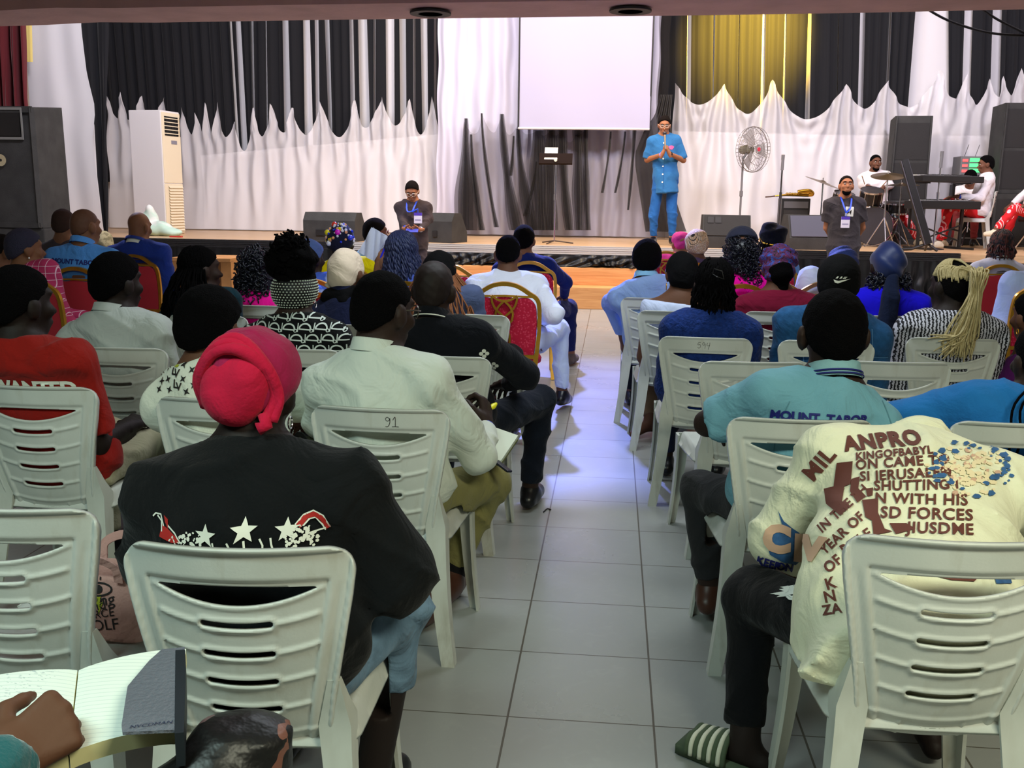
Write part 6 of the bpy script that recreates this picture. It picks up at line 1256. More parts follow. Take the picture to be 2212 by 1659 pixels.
bv = BVHTree.FromPolygons([v.co for v in cap.data.vertices], [list(f.vertices) for f in cap.data.polygons]); V2, F = decal_polys(polys=[[(-.022, .004), (-.018, -.006), (-.008, -.009), (.034, .008), (-.006, .0), (-.014, .001)], [(-.016, .008), (-.010, .008), (-.006, .015), (-.011, .015)], [(-.004, .008), (.002, .008), (.006, .015), (.001, .015)], [(.006, .008), (.016, .008), (.018, .0105), (.008, .0105)], [(.010, .012), (.02, .012), (.022, .0145), (.012, .0145)]])
V, F = project(V2*1.25, F, bv, hv(p, (-.008, -.1, .022)), (1, 0, 0), (0, 0, 1), (0, 1, 0)); mk('cap_logo', V, F, WHT, cap)['label'] = 'white tick-shaped logo'
bpx('v', 1785, 612, 0, 0, 'red banquet chair behind the black cap, holding the person with blue braids'); l = at_c('v'); p = person('person with blue braids and a white shirt, mostly hidden by the black cap', l, (1822, 530), l[1]-.05, sw=.2, w=1.2, skin='dark', shirt=C('white_shirt_cool', (206, 214, 240), bump=.03), pants=PB, shoes=SHB, seed=32, th=.016, ease=.03, hip=(-.15, -.06, .5)); finish(p); wrap(p, [((0, -.012, .03), (.092, .115, .1)), ((0, -.04, 0), (.088, .085, .075))], M('hair_blue', (34, 52, 110), .6, bump=.6, bs=160), .005, 110, (.2, .5, 1), name='hair')
l = at_c('S'); p = person('woman in royal blue with a navy satin head scarf trailing down her back', l, (1921, 523), 5.6, sw=.165, skin='dark', shirt=C('royal_blue', (28, 18, 214), bump=.03), pants=PB, shoes=SHB, seed=33, th=.014, ease=.022); finish(p, 'top'); NVS = M('navy_satin', (26, 44, 96), .45, spec=.4, sheen=.2)
wrap(p, [((0, -.014, .03), (.09, .112, .104)), ((0, -.055, 0), (.078, .07, .08))], NVS, .0065, 55, (1, .3, .2), cut=((0, 0, -.035), (0, .4, -.9)), h=.007); curls(p, 150, HBL, [((-.06, -.06, -.09), (.05, .04, .06)), ((.06, -.06, -.09), (.05, .04, .06))], 7, (.010, .015), .005, base=[((-.05, -.05, -.08), (.035, .03, .05)), ((.05, -.05, -.08), (.035, .03, .05))])
V, F = blob([cone(hv(p, (-.0, -.115, -.06)), hv(p, (-.01, -.15, -.16)), .03, .042), cone(hv(p, (-.01, -.15, -.16)), hv(p, (-.03, -.165, -.33)), .042, .055)], .008, fn=lambda F, x, y, z: F+.005*np.sin(90*x+3*z)); mk('scarf_tail', V, F, C('navy_tail', (22, 30, 54)), p.root)
l = at_c('Q'); p = person('woman with a long pale blonde braided ponytail in a black and white striped top', l, (2058, 560), 4.74, yaw=.45, sw=.18, w=1.15, skin='deep', pants=PB, shoes=SHB, seed=34, th=.012, ease=.03, shirt=C('zebra', (200, 200, 210)))
t = NT('wavy_stripe_cloth', rough=.8); wv = t.N.new('ShaderNodeTexWave'); wv.inputs['Scale'].default_value = 42; wv.inputs['Distortion'].default_value = 3.5; wv.inputs['Detail'].default_value = 1; wv.inputs['Detail Scale'].default_value = 3; t.L.new(t.mapping((.5, .5, .9)), wv.inputs['Vector']); t.color(t.ramp(wv.outputs['Fac'], [(.42, (20, 20, 26)), (.52, (188, 188, 200))])); p.shirt = t.m; finish(p, 'top')
BLD = M('hair_blonde', (188, 172, 124), .6, bump=.4, bs=260); 
b = MB(); g = np.random.default_rng(8); knot = hv(p, (.012, -.115, .075))
for k in range(64):
    a = math.pi*(.02+.96*k/63); th = g.uniform(1.3, 1.62); ph = -math.pi/2+(a-math.pi/2)*1.1; e = hv(p, (.0775*math.sin(th)*math.cos(ph), -.012+.1*math.sin(th)*math.sin(ph), .03+.094*math.cos(th))); m_ = hv(p, (.088*math.sin(th*.6)*math.cos(ph), -.012+.108*math.sin(th*.6)*math.sin(ph), .03+.104*math.cos(th*.6))); b.tube(spline([e, m_, knot], 14), .0034, 5)
for k in range(90):
    o = g.normal(size=3)*np.array([.016, .012, .008]); x1 = g.normal(.0, .024); L_ = g.uniform(.28, .40); q1 = knot+o+np.array([.005, -.035, .0]); q2 = knot+np.array([x1*.7+.0, -.055+g.normal(0, .008), -.14]); q3 = knot+np.array([x1*1.3-.02, -.045+g.normal(0, .01), -.27]); q4 = knot+np.array([x1*1.4-.03*(1 if g.random() > .25 else 4), -.055+g.normal(0, .012), -L_])
    b.tube(spline([knot+o*.6, q1, q2, q3, q4], 26), .0038, 5, scale=np.concatenate([1+.2*np.sin(np.linspace(0, 80, 24)), [.7, .5, .4, .4, .4, .4]])[:len(spline([knot+o*.6, q1, q2, q3, q4], 26))])

for k in range(34):
    ph = math.pi/2+2.1*(2*k/33-1); q_ = [hv(p, ((.0775+.005*i_)*math.sin(th)*math.cos(ph), -.012+(.098+.004*i_)*math.sin(th)*math.sin(ph), .03+(.090+.006*i_)*math.cos(th))) for i_, th in enumerate((1.35, .8, .25))]; b.tube(spline(q_+[hv(p, (.006, -.07, .112)), knot], 16), .0034, 5)
b.build('hair', BLD, p.root, angle=None)['label'] = 'long blonde braided ponytail'
hair_short(p, .004)
l = at_c('i'); p = person('person with reddish-black locs and a white striped collar at the right', l, (2166, 495), l[1]-.08, sw=.17, skin='dark', shirt=C('white_striped', (214, 218, 236), bump=.03), pants=PB, shoes=SHB, seed=35, th=.014); finish(p); LOC = M('hair_loc', (22, 18, 24), .6, bump=.4, mix=(92, 46, 40), ms=30); hair_short(p, .008); strands(p, 60, LOC, .007, 1.0, th0=(.1, 1.2), phi=2.2, sd=11, jit=.006, drop=.015, lens=.05); collar(p, WHT, .03, .07, .3, stripe=(NVP, (0, .012)))
l = at_c('j'); p = person('person in an ice blue shirt cut off by the right picture edge', l, (2262, 520), l[1]-.02, sw=.2, w=1.15, skin='mid', shirt=C('pale_blue_shirt', (170, 206, 224)) if 0 else C('ice_blue_shirt', (186, 206, 244), bump=.03), pants=PN, shoes=SHB, seed=36, th=.008, ease=.03); finish(p); hair_short(p, .008)
chair('X', 2.2, 4.55, 0, 'white plastic chair at the right picture edge holding the person in purple'); l = at_c('X'); p = person('person in a purple shirt with a gold earring at the right picture edge', l, (2238, 626), 4.72, yaw=.35, sw=.17, skin='mid', shirt=C('purple_shirt', (84, 26, 92)), pants=PB, shoes=SHB, seed=37, th=.012); finish(p); hair_short(p, .012); earring(p, -1, GOLD, 'hoop', .012)
l = at_c('T'); p = person('man in a turquoise polo with navy collar stripes, in the chair numbered 690', l, (1806, 621), 2.95, yaw=.06, sw=.166, w=1.02, skin='dark', shirt=C('turquoise_polo', (112, 164, 180), bump=.1, bs=260), sleeve=.85, ease=.02, fold=.0055, pants=C('charcoal_trouser', (44, 44, 46)), shoes=SHBR, seed=38, th=.012, ears=1.07, hs=1.07, arms={-1: ((-.232, .03, .72), (-.14, .34, .63)), 1: ((.225, .03, .72), (.12, .26, .62))}, legs={-1: (aty(1512, 1060, 3.22)-l, aty(1532, 1262, 3.2)-l, aty(1535, 1290, 3.3)-l), 1: ((.14, .42, .5), (.14, .40, .1), (.14, .55, .04))})
deco(p, NVP, px_local(p, 1770, 903, 2.82), text='MOUNT  TABOR', size=.036, bold=.0016, rot=-.02)
for s_ in (-1, 1): deco(p, M('seam_turquoise', (88, 138, 152), .9), p.nb+np.array([s_*.165, 0, -.12]), polys=ribbon2([(-s_*.03, .10), (s_*.0, .02), (s_*.004, -.06), (-s_*.012, -.14)], .003), off=.0015)
finish(p, 'polo'); hair_short(p, .011, h=.006); collar(p, C('turquoise_collar', (134, 178, 184)), .034, .070, .26, stripe=(NVP, (-.006, .004)))
l = at_c('U'); p = person('person in a bright blue shirt with thin black braids at the right edge', l, (2265, 690), 3.05, yaw=.1, sw=.2, w=1.12, skin='dark', shirt=C('bright_blue_shirt', (34, 110, 178)), sleeve='long', ease=.028, fold=.006, pants=PB, shoes=SHB, seed=39, th=.012, arms={-1: ((-.34, .06, .72), (-.16, .3, .62)), 1: ((.28, .05, .72), (.1, .3, .62))}); finish(p); hair_short(p, .010)
b = MB(); g = np.random.default_rng(5)
for k in range(12): q = p.nb+np.array([g.normal(-.05, .05), -.12+g.normal(0, .01), .05]); b.tube(spline([hv(p, (g.normal(0, .04), -.10, -.02)), q, q+np.array([g.normal(0, .02), -.03, -.10]), q+np.array([g.normal(0, .03), -.03, -.2])], 16), .004, 5)
b.build('braids', HAIRM, p.root)
# --- the bent-over figure in the printed hoodie, nearest right
l = at_c('V'); nbk = aty(1985, 985, 2.40)-l
p = person('person bent forward in a cream hoodie printed with brown lettering', l, (1990, 985), 2.62, pitch=1.1, yaw=0, sw=.20, w=1.16, dp=1.1, extra=[cone(aty(1815, 1190, 2.16)-l, aty(1775, 1490, 2.02)-l, .075, .062, .06), cone(aty(1860, 1200, 2.1)-l, aty(1850, 1480, 1.98)-l, .08, .06, .06)], skin='deep', shirt=C('cream_hoodie', (226, 226, 196), bump=.1, bs=240, var=.03), sleeve='long', ease=.04, fold=.006, pants=C('track_black', (14, 15, 18)), shoes=None, seed=40, th=.0, nbk=nbk, neckcut=.01, cutn=(0, .6, 1), hip=(0, -.03, .52), hem=.16,
    arms={-1: (aty(1672, 1165, 2.42)-l, aty(1775, 1235, 2.62)-l), 1: (aty(2200, 1140, 2.5)-l, aty(2100, 1200, 2.7)-l)}, legs={-1: (aty(1620, 1285, 2.42)-l, aty(1610, 1590, 2.30)-l, aty(1545, 1622, 2.34)-l), 1: ((.2, .42, .5), (.2, .4, .1), (.2, .55, .04))}, handdir={-1: (.6, .6, -.2), 1: (-.6, .6, -.2)})
BRN = M('print_brown', (98, 52, 42), .8); BLP = M('print_blue', (50, 92, 140), .8, var=.25, vs=60); PNK = M('print_pink', (204, 166, 140), .8); PEA = M('print_peach', (232, 216, 176), .85)
def on(px, py, Y, **k):
    o = px_local(p, px, py, Y); d = ray(px, py); d = d/np.linalg.norm(d); ex = CR-d*(CR@d); ex /= np.linalg.norm(ex); ez = np.cross(ex, d); m_ = k.pop('m', BRN); deco(p, m_, o, ex=ex, ez=ez, d=d, **k)
on(1771, 1004, 2.3, text='MIL', size=.050, bold=.002, rot=.85, space=1.1); on(1908, 954, 2.35, text='ANPRO', size=.046, bold=.0025, rot=.1, shear=-.2, space=1.12)
for tx, px, py, rt, sz in (('KINGOFBABYL', 1930, 981, .1, .029), ('ON CAME TO', 1948, 1000, .07, .037), ('SI JERUSALEM', 1955, 1026, .06, .037), ('SHUTTING I', 1978, 1050, .02, .037), ('N WITH HIS', 1988, 1080, -.02, .040), ('SD FORCES', 2000, 1112, -.03, .042), ('JIUSDME', 2030, 1144, -.03, .040), ('IN THE TH', 1822, 1100, .75, .034), ('YEAR OF', 1820, 1154, .75, .034), ('RULE', 1850, 1172, .6, .036), ('OF', 1800, 1220, .7, .036), ('K', 1795, 1262, .3, .04), ('N', 1794, 1290, .2, .04), ('ZA', 1798, 1318, .15, .034)): on(px, py, 2.28, text=tx, size=sz*.80, bold=.0008, space=1.08, rot=rt, shear=.05)
sp_ = 1/900
def pl2(pts, c): return [[((x-c[0])*sp_, -(y-c[1])*sp_) for x, y in q_] for q_ in pts]
cc = (1810, 1045); on(1830, 1052, 2.25, polys=pl2([[(1792, 995), (1824, 993), (1818, 1040), (1806, 1045), (1800, 1075), (1815, 1085), (1796, 1102), (1770, 1080), (1765, 1050), (1785, 1045)], [(1820, 1030), (1836, 1025), (1832, 1050), (1846, 1065), (1828, 1078), (1816, 1055)]], cc))
cc = (1890, 1115); on(*cc, 2.22, polys=pl2([[(1868, 1085), (1898, 1082), (1896, 1110), (1906, 1140), (1920, 1145), (1886, 1152), (1884, 1125), (1872, 1118)], [(1915, 1130), (1945, 1130), (1960, 1140), (1925, 1150)], [(1876, 1062), (1890, 1060), (1888, 1076), (1878, 1078)]], cc))
cc = (1955, 1230); on(*cc, 2.05, polys=pl2([[(1996, 1228), (2086, 1224), (2080, 1240), (2066, 1252), (2030, 1250), (2000, 1242)], [(1950, 1236), (1970, 1232), (1966, 1240)]], cc)); on(2158, 1240, 2.05, m=BLP, polys=[[(-.015, .02), (.014, .02), (.02, -.02), (-.008, -.02)]])
g = np.random.default_rng(12); P_ = [[], [], []]
for k in range(240):
    x, y = g.normal(0, .055), g.normal(0, .035); e = (x/.075)**2+(y/.055)**2
    if e > 1.4: continue
    s_ = g.uniform(.003, .009); kk = 0 if e > .5 and g.random() < .6 else (2 if g.random() < .8 else 1)
    P_[kk].append([(x+s_*g.uniform(.6, 1.3)*math.cos(t_), y+s_*.7*g.uniform(.6, 1.3)*math.sin(t_)) for t_ in np.linspace(0, 6.28, 6, endpoint=False)])
for P2, m_ in zip(P_, (BLP, PNK, PEA)): on(2095, 1010, 2.4, polys=P2, m=m_, off=.003+.0006*(m_ is BLP))
cc = (1705, 1155); on(*cc, 2.4, m=BLP, off=.002, polys=pl2([[(1684, 1102), (1695, 1125), (1712, 1140), (1740, 1160), (1768, 1172), (1764, 1200), (1735, 1205), (1715, 1222), (1690, 1215), (1662, 1198), (1655, 1165), (1668, 1142), (1692, 1138)]], cc)); on(1678, 1166, 2.4, text='C', size=.085, bold=.006, m=PNK, rot=-.1, off=.0035); on(1722, 1184, 2.4, text='I', size=.085, bold=.006, m=PNK, rot=-.15, off=.006); on(1755, 1188, 2.4, text='V', size=.07, bold=.005, m=PNK, rot=-.2, off=.0035)
on(1660, 1216, 2.4, text='KEEP', size=.026, m=NVP, rot=-.3); on(1695, 1224, 2.4, text='ON', size=.024, m=NVP, rot=-.2)
finish(p, 'hoodie'); V, F = blob([cone(p.nb+np.array([-.05, .03, .02]), p.nb+np.array([.05, .03, .02]), .05, .05), ell(p.nb+np.array([0, .02, .05]), (.06, .05, .05), None, .03)], .007, fn=folds(.004, 3)); mk('hood', V, F, p.shirt, p.root)
bm_ = M('badge_white', (216, 222, 214), .7); g = np.random.default_rng(3)
tr = [c for c in p.root.children if c.name.startswith('trousers')][0]; bv = BVHTree.FromPolygons([v.co for v in tr.data.vertices], [list(f.vertices) for f in tr.data.polygons]); V2, F = decal_polys(polys=[[(.014*g.normal()+.006*math.cos(t_), .014*g.normal()*0+.012*math.sin(k)+.006*math.sin(t_)) for t_ in np.linspace(0, 6.28, 5, endpoint=False)] for k in range(10)])
d_ = ray(1706, 1282); d_ = d_/np.linalg.norm(d_); ex_ = CR-d_*(CR@d_); V, F = project(V2, F, bv, px_local(p, 1706, 1282, 2.2), nrm(ex_), np.cross(nrm(ex_), d_), d_)
if F: mk('trouser_logo', V, F, bm_, p.root)['label'] = 'small white printed mark'
f = nrm((p.T[-1]-p.A[-1])*np.array([1, 1, 0])); o_ = np.array([p.A[-1][0], p.A[-1][1], 0]); b = MB(); sd_ = np.array([-f[1], f[0], 0])
outl = [(o_+f*a*.24*1.0-f*.07+sd_*(.048*s_*(1-.25*abs(a-.5)))) for s_, aa in ((1, np.linspace(0, 1, 8)), (-1, np.linspace(1, 0, 8))) for a in aa]; V = [(*q[:2], .004) for q in outl]+[(*q[:2], .03) for q in outl]; n = len(outl); b.add(V, [tuple(range(n))[::-1], tuple(range(n, 2*n))]+[(j, (j+1) % n, n+(j+1) % n, n+j) for j in range(n)]); SLG = M('slipper_green', (70, 84, 62), .8)
for k in range(9): q = o_+f*(.035+k*.0125); b.tube(spline([q+sd_*.050+np.array([0, 0, .02]), q+sd_*.047+np.array([0, 0, .05]), q+sd_*.028+np.array([0, 0, .078-.002*k]), q+np.array([0, 0, .088-.0035*k]), q-sd_*.028+np.array([0, 0, .078-.002*k]), q-sd_*.047+np.array([0, 0, .05]), q-sd_*.050+np.array([0, 0, .02])], 18), .0072, 8, k % 2)
b.build('slipper', [SLG, M('slipper_stripe', (206, 206, 186), .8)], p.root, angle=None)['label'] = 'green slipper with cream striped strap'
# ================================================================ people on and by the stage
def sl(px, Y, z=STZ): return np.array([aty(px, 400, Y)[0], Y, z])
KAF = C('kaftan_blue', (48, 106, 158), bump=.05, crease=.35); KTR = C('kaftan_trouser_blue', (38, 92, 156), bump=.05, crease=.5)
L0 = sl(1437, 14.1); pL = lambda px, py, dy: aty(px, py, 14.1+dy)-L0
p = person('preacher in a blue short-sleeved tunic and trousers speaking into a microphone on stage', L0, (1436, 249), 14.07, yaw=math.pi, pitch=.3, body_yaw=math.pi, stand=True, face=True, skin='stage', th=.014, sw=.165, hip=(0, 0, .93), shirt=KAF, sleeve=.95, pants=KTR, shoes=SHB, seed=50, h=.010, hem=.22, ease=.018, fold=.004, group='people on the stage', neckcut=.06,
    arms={1: (pL(1398, 345, .05), pL(1430, 334, -.27)), -1: (pL(1476, 346, .05), pL(1446, 332, -.27))}, handdir={1: (.35, -.3, .8), -1: (-.35, -.3, .7)}, handn={1: (.8, .2, 0), -1: (-.8, .3, 0)}, curl=1.1, legs={1: (pL(1412, 468, -.02), pL(1412, 508, .02)*np.array([1, 1, 0])+np.array([0, 0, .1]), pL(1410, 515, -.12)*np.array([1, 1, 0])+np.array([0, 0, .04])), -1: (pL(1452, 468, -.02), pL(1452, 510, .0)*np.array([1, 1, 0])+np.array([0, 0, .1]), pL(1456, 518, -.14)*np.array([1, 1, 0])+np.array([0, 0, .04]))})
b = MB()
for k in range(6): deco(p, WHT, p.nb+np.array([.0, -.3, -.1-k*.105]), polys=[[(.011*math.cos(a), .011*math.sin(a)) for a in np.linspace(0, 6.28, 10, endpoint=False)]], d=(0, 1, 0), off=.006)
deco(p, M('print_rose', (196, 92, 150), .7), pL(1452, 317, -.3), polys=[[(.035*math.cos(a)*(1+.2*math.sin(3*a)), .028*math.sin(a)) for a in np.linspace(0, 6.28, 14, endpoint=False)]]); deco(p, M('seam_dark_blue', (24, 76, 140), .8), p.nb+np.array([.012, -.3, -.40]), polys=ribbon2([(0, .32), (0, -.32)], .005))
finish(p, 'tunic'); hair_short(p, .014, HAIRB, h=.007, off=.006, plane=(.74, -.67)); glasses(p, M('glasses_pale', (220, 210, 196), .3, .3)); collar(p, KAF, .03, .062, .1)
MB().tube([p.W[1]+np.array([0, 0, .0]), p.W[1]+nrm(p.E[1]-p.W[1])*.018], .034, 14).build('wristband', M('band_lilac', (170, 140, 220), .5), p.root); MB().tube([p.W[-1]+nrm(p.E[-1]-p.W[-1])*.01, p.W[-1]+nrm(p.E[-1]-p.W[-1])*.035], .033, 14).build('watch', BLK, p.root)
m0 = aty(1437, 322, 13.74); m1 = aty(1436, 283, 13.83); d = nrm(m1-m0); r = empty('microphone', m0, 0, 'silver and black handheld microphone in the preacher\'s hands', 'microphone')
MB().tube([(0, 0, 0), d*.10, d*.2], .0125, 12, scale=[.8, 1, 1.2]).build('handle', M('mic_bronze', (120, 104, 84), .4, .6), r); MB().ball(d*.225, .026, n=12, m=8).build('grille', M('mic_grille', (70, 70, 74), .35, .7), r)
# ushers standing on the floor in front of the stage
L0 = np.array([aty(893, 500, 12.25)[0], 12.25, 0]); pL = lambda px, py, dy: aty(px, py, 12.25+dy)-L0
p = person('usher in a dark grey shirt and glasses looking down at a phone', L0, (890, 390), 12.2, yaw=math.pi+.05, pitch=.55, body_yaw=math.pi, stand=True, face=True, skin='stage', th=.012, sw=.165, hip=(0, 0, .83), shirt=C('usher_grey_shirt', (62, 52, 52)), pants=C('usher_trouser', (66, 58, 62)), shoes=SHB, seed=51, h=.010, hem=.10, ease=.024, fold=.006, group='ushers below the stage',
    arms={1: (pL(869, 470, -.02), pL(876, 494, -.27)), -1: (pL(927, 473, -.02), pL(908, 496, -.27))}, handdir={1: (.7, -.5, -.1), -1: (-.7, -.5, -.05)}, handn={1: (.2, .1, 1), -1: (-.2, .1, 1)}, curl=.5)
def lanyard(p, badge, logo=None, y0=-.16):
    c = p.nb+np.array([0, 0, .05]); b = MB(); bz = badge
    for s in (-1, 1): b.sweep(spline([c+np.array([s*.062, .02, .01]), c+np.array([s*.058, -.085, -.05]), c+np.array([s*.03, -.165, -.16]), np.array(bz)+np.array([0, -.005, .11])], 14), [(-.009, -.0015), (.009, -.0015), (.009, .0015), (-.009, .0015)], up=(0, -1, 0))
    b.tube([np.array(bz)+np.array([0, -.004, .11]), np.array(bz)+np.array([0, -.004, .06])], .005, 6); lo = b.build('lanyard', M('lanyard_blue', (34, 74, 206), .5), p.root)
    b = MB().box(np.array(bz)+np.array([-.05, -.004, -.065]), np.array(bz)+np.array([.05, .0, .065])).box(np.array(bz)+np.array([-.05, -.0055, .03]), np.array(bz)+np.array([.05, -.004, .065]), 1).box(np.array(bz)+np.array([-.035, -.0055, -.028]), np.array(bz)+np.array([.035, -.004, -.016]), 2)
    b.build('badge', [M('badge_card', (232, 226, 236), .5), M('badge_violet', (86, 60, 176), .5), M('badge_line', (150, 146, 176), .5)], lo, smooth=False)
lanyard(p, pL(903, 471, -.20)); finish(p); hair_short(p, .012, HAIRB, off=.006, plane=(.74, -.67)); glasses(p, M('glasses_pale', (220, 210, 196), .3, .3)); collar(p, p.shirt, .025)
MB().tube([p.W[1], p.W[1]+nrm(p.E[1]-p.W[1])*.02], .034, 14).build('wristband', M('lanyard_blue', (34, 74, 206), .5), p.root); MB().tube([p.W[-1], p.W[-1]+nrm(p.E[-1]-p.W[-1])*.02], .034, 14).build('watch', M('watch_silver', (196, 190, 200), .3, .7), p.root)
q_ = pL(890, 498, -.38)+L0; ph_ = tag(MB().box((-.075, -.04, -.006), (.075, .04, .006), bev=.003).build('phone', M('phone_blue', (60, 70, 170), .3), loc=q_, smooth=False), 'blue phone held by the usher in the dark grey shirt', 'phone'); ph_.rotation_euler = (.5, .0, .1)
L0 = np.array([aty(1824, 500, 12.25)[0], 12.25, 0]); pL = lambda px, py, dy: aty(px, py, 12.25+dy)-L0
p = person('bearded usher in a charcoal t-shirt with a blue lanyard, hands behind his back', L0, (1830, 378), 12.2, yaw=math.pi-.05, pitch=-.2, body_yaw=math.pi, stand=True, face=True, skin='stage', th=.010, sw=.17, w=1.05, hip=(0, 0, .86), shirt=C('charcoal_tee', (58, 54, 56)), sleeve=.72, pants=C('usher_black', (40, 38, 40)), shoes=SHB, seed=52, h=.010, hem=.16, ease=.028, fold=.006, group='ushers below the stage',
    arms={1: (pL(1786, 492, .04), pL(1800, 520, .2)), -1: (pL(1862, 492, .04), pL(1846, 520, .2))})
deco(p, WHT, pL(1841, 457, -.3), polys=[[(-.045, -.055), (.05, -.06), (.055, .05), (-.04, .055)]], off=.004); deco(p, BLK, pL(1841, 457, -.3), polys=[[(-.02, -.03), (.0, -.01), (-.005, .03), (-.03, .005)], [(.0, -.005), (.03, .02), (.02, -.04), (.01, -.02)], [(-.01, .03), (.01, .04), (.005, .02)]], off=.007)
lanyard(p, pL(1826, 480, -.19)); finish(p, 'tshirt'); hair_short(p, .008, HAIRB, off=.006, plane=(.74, -.67)); hair_beard(p)
# drummer and keyboard players
WSC = C('white_shirt_stage', (226, 220, 222), bump=.03)
t = NT('red_print_cloth', rough=.8); wv = t.N.new('ShaderNodeTexWave'); wv.inputs['Scale'].default_value = 9; wv.inputs['Distortion'].default_value = 7; wv.inputs['Detail'].default_value = 0; wv.inputs['Detail Scale'].default_value = 1.2; t.L.new(t.tc.outputs['Object'], wv.inputs['Vector'])
vo = t.N.new('ShaderNodeTexVoronoi'); vo.inputs['Scale'].default_value = 7; t.L.new(t.tc.outputs['Object'], vo.inputs['Vector']); c = t.ramp(wv.outputs['Fac'], [(.5, (206, 22, 34)), (.78, (206, 22, 34)), (.82, (244, 190, 190))]); c = t.mix(t.math('LESS_THAN', t.noise(3, 1), .5), c, rgb(206, 22, 34)); c = t.mix(t.math('LESS_THAN', vo.outputs['Distance'], .2), c, rgb(244, 190, 200)); t.color(c); REDP_ = t.m
def stool(p0, zt, label):
    r = empty('drum_stool', (p0[0], p0[1], STZ), 0, label, 'stool'); MB().lathe([(0, zt-.06), (.15, zt-.06), (.16, zt-.03), (.15, zt), (0, zt+.004)], 24).build('seat', BLK, r); b = MB().tube([(0, 0, .2), (0, 0, zt-.06)], .018, 10)
    for k in range(3): b.tube([(0, 0, .3), (.22*math.cos(k*2.09), .22*math.sin(k*2.09), 0)], .011, 6)
    b.build('stand', CHR, r)
L0 = sl(1895, 15.65); pL = lambda px, py, dy: aty(px, py, 15.65+dy)-L0
stool(L0, .46, 'round black drum stool under the drummer')
p = person('bearded drummer in a white shirt and red printed trousers behind the drum kit', L0, (1893, 333), 15.6, yaw=math.pi+.1, body_yaw=math.pi, face=True, skin='stagedark', th=.012, sw=.17, hip=(0, 0, .55), shirt=WSC, pants=REDP_, shoes=C('shoe_cream', (214, 204, 180)), seed=53, h=.010, ease=.03, fold=.006, group='musicians on the stage', seatcut=False,
    arms={1: (pL(1862, 400, -.03), pL(1875, 402, -.25)), -1: (pL(1922, 400, -.03), pL(1908, 405, -.25))}, curl=1.1, legs={1: ((-.25, -.34, .5), (-.3, -.5, .1), (-.32, -.62, .04)), -1: ((.30, -.3, .5), (.52, -.50, .1), (.58, -.62, .04))}); finish(p); hair_short(p, .008, off=.006, plane=(.74, -.67)); hair_beard(p)
for k, (a_, b_) in enumerate((((1868, 398), (1862, 380)), ((1906, 402), (1918, 388)))): tag(MB().tube([pL(*a_, -.33)+L0, pL(*b_, -.5)+L0], .007, 6).build('drumstick', M('stick_wood', (196, 150, 96), .5)), 'pale wooden drumstick held by the drummer, %s one of two' % ('left' if k == 0 else 'right'), 'drumstick')
# keyboard player sits sideways on a white plastic chair
Yk_ = 14.75; kx = aty(2112, 400, Yk_)[0]; ch = chair('W', kx, Yk_, 0, 'white plastic chair on the stage holding the keyboard player', STZ); ch.rotation_euler = (0, 0, math.radians(78)); ch.location = (kx, Yk_, STZ)
L0 = np.array([kx, Yk_, STZ]); pL = lambda px, py, dy: aty(px, py, Yk_+dy)-L0
p = person('keyboard player in a white shirt sitting sideways on a plastic chair', L0, (2131, 335), Yk_, yaw=math.radians(84), pitch=.12, body_yaw=math.radians(80), face=True, skin='stagedark', th=.012, sw=.165, hip=(.04, 0, .52), shirt=WSC, pants=REDP_, shoes=C('shoe_cream', (214, 204, 180)), seed=54, h=.010, ease=.03, fold=.006, group='musicians on the stage', seatcut=False, hem=.05,
    arms={-1: (pL(2118, 428, -.22), pL(2072, 424, -.20)), 1: (pL(2110, 424, .18), pL(2066, 424, .08))}, handdir={-1: (-1, .1, -.1), 1: (-1, .1, -.1)}, handn={-1: (0, 0, -1), 1: (0, 0, -1)}, curl=.35, legs={-1: (pL(2056, 440, -.2), (pL(2030, 500, -.3)[0], -.3, .1), (pL(2008, 500, -.3)[0], -.32, .04)), 1: (pL(2046, 438, .12), (pL(2040, 500, .1)[0], .1, .1), (pL(2015, 500, .1)[0], .1, .04))}); finish(p); hair_short(p, .012, off=.006, plane=(.74, -.67))
MB().tube([p.W[-1], p.W[-1]+nrm(p.E[-1]-p.W[-1])*.025], .033, 12).build('wristband', M('lanyard_blue', (34, 74, 206), .5), p.root)
L0 = sl(2098, 15.75); pL = lambda px, py, dy: aty(px, py, 15.75+dy)-L0; stool(L0, .45, 'round black stool behind the keyboard player')
p = person('person in white bending down behind the keyboard player', L0, (2098, 366), 15.5, yaw=math.radians(140), pitch=.5, body_yaw=math.radians(150), face=True, skin='stagedark', th=.012, hip=(.05, .0, .52), shirt=WSC, pants=C('trouser_rust', (120, 44, 44)), shoes=SHB, seed=55, h=.011, ease=.03, group='musicians on the stage', seatcut=False); finish(p); hair_short(p, .012)
L0 = sl(2235, 14.5); pL = lambda px, py, dy: aty(px, py, 14.5+dy)-L0; stool(L0, .45, 'round black stool at the right picture edge on the stage')
p = person('seated musician in red printed trousers cut off by the right picture edge', L0, (2245, 330), 14.5, yaw=math.radians(70), body_yaw=math.radians(75), face=True, skin='stagedark', th=.012, hip=(.02, 0, .53), shirt=WSC, pants=REDP_, shoes=C('shoe_cream', (214, 204, 180)), seed=56, h=.011, ease=.03, group='musicians on the stage', seatcut=False, arms={-1: ((.0, -.3, .78), (-.2, -.25, .62)), 1: ((.0, .25, .78), (-.2, .2, .62))}, legs={-1: (pL(2190, 452, -.25), pL(2150, 498, -.3), pL(2132, 506, -.3)), 1: (pL(2195, 450, .1), (pL(2170, 500, .1)[0], .1, .1), (pL(2150, 500, .1)[0], .1, .04))}); finish(p); hair_short(p, .012)
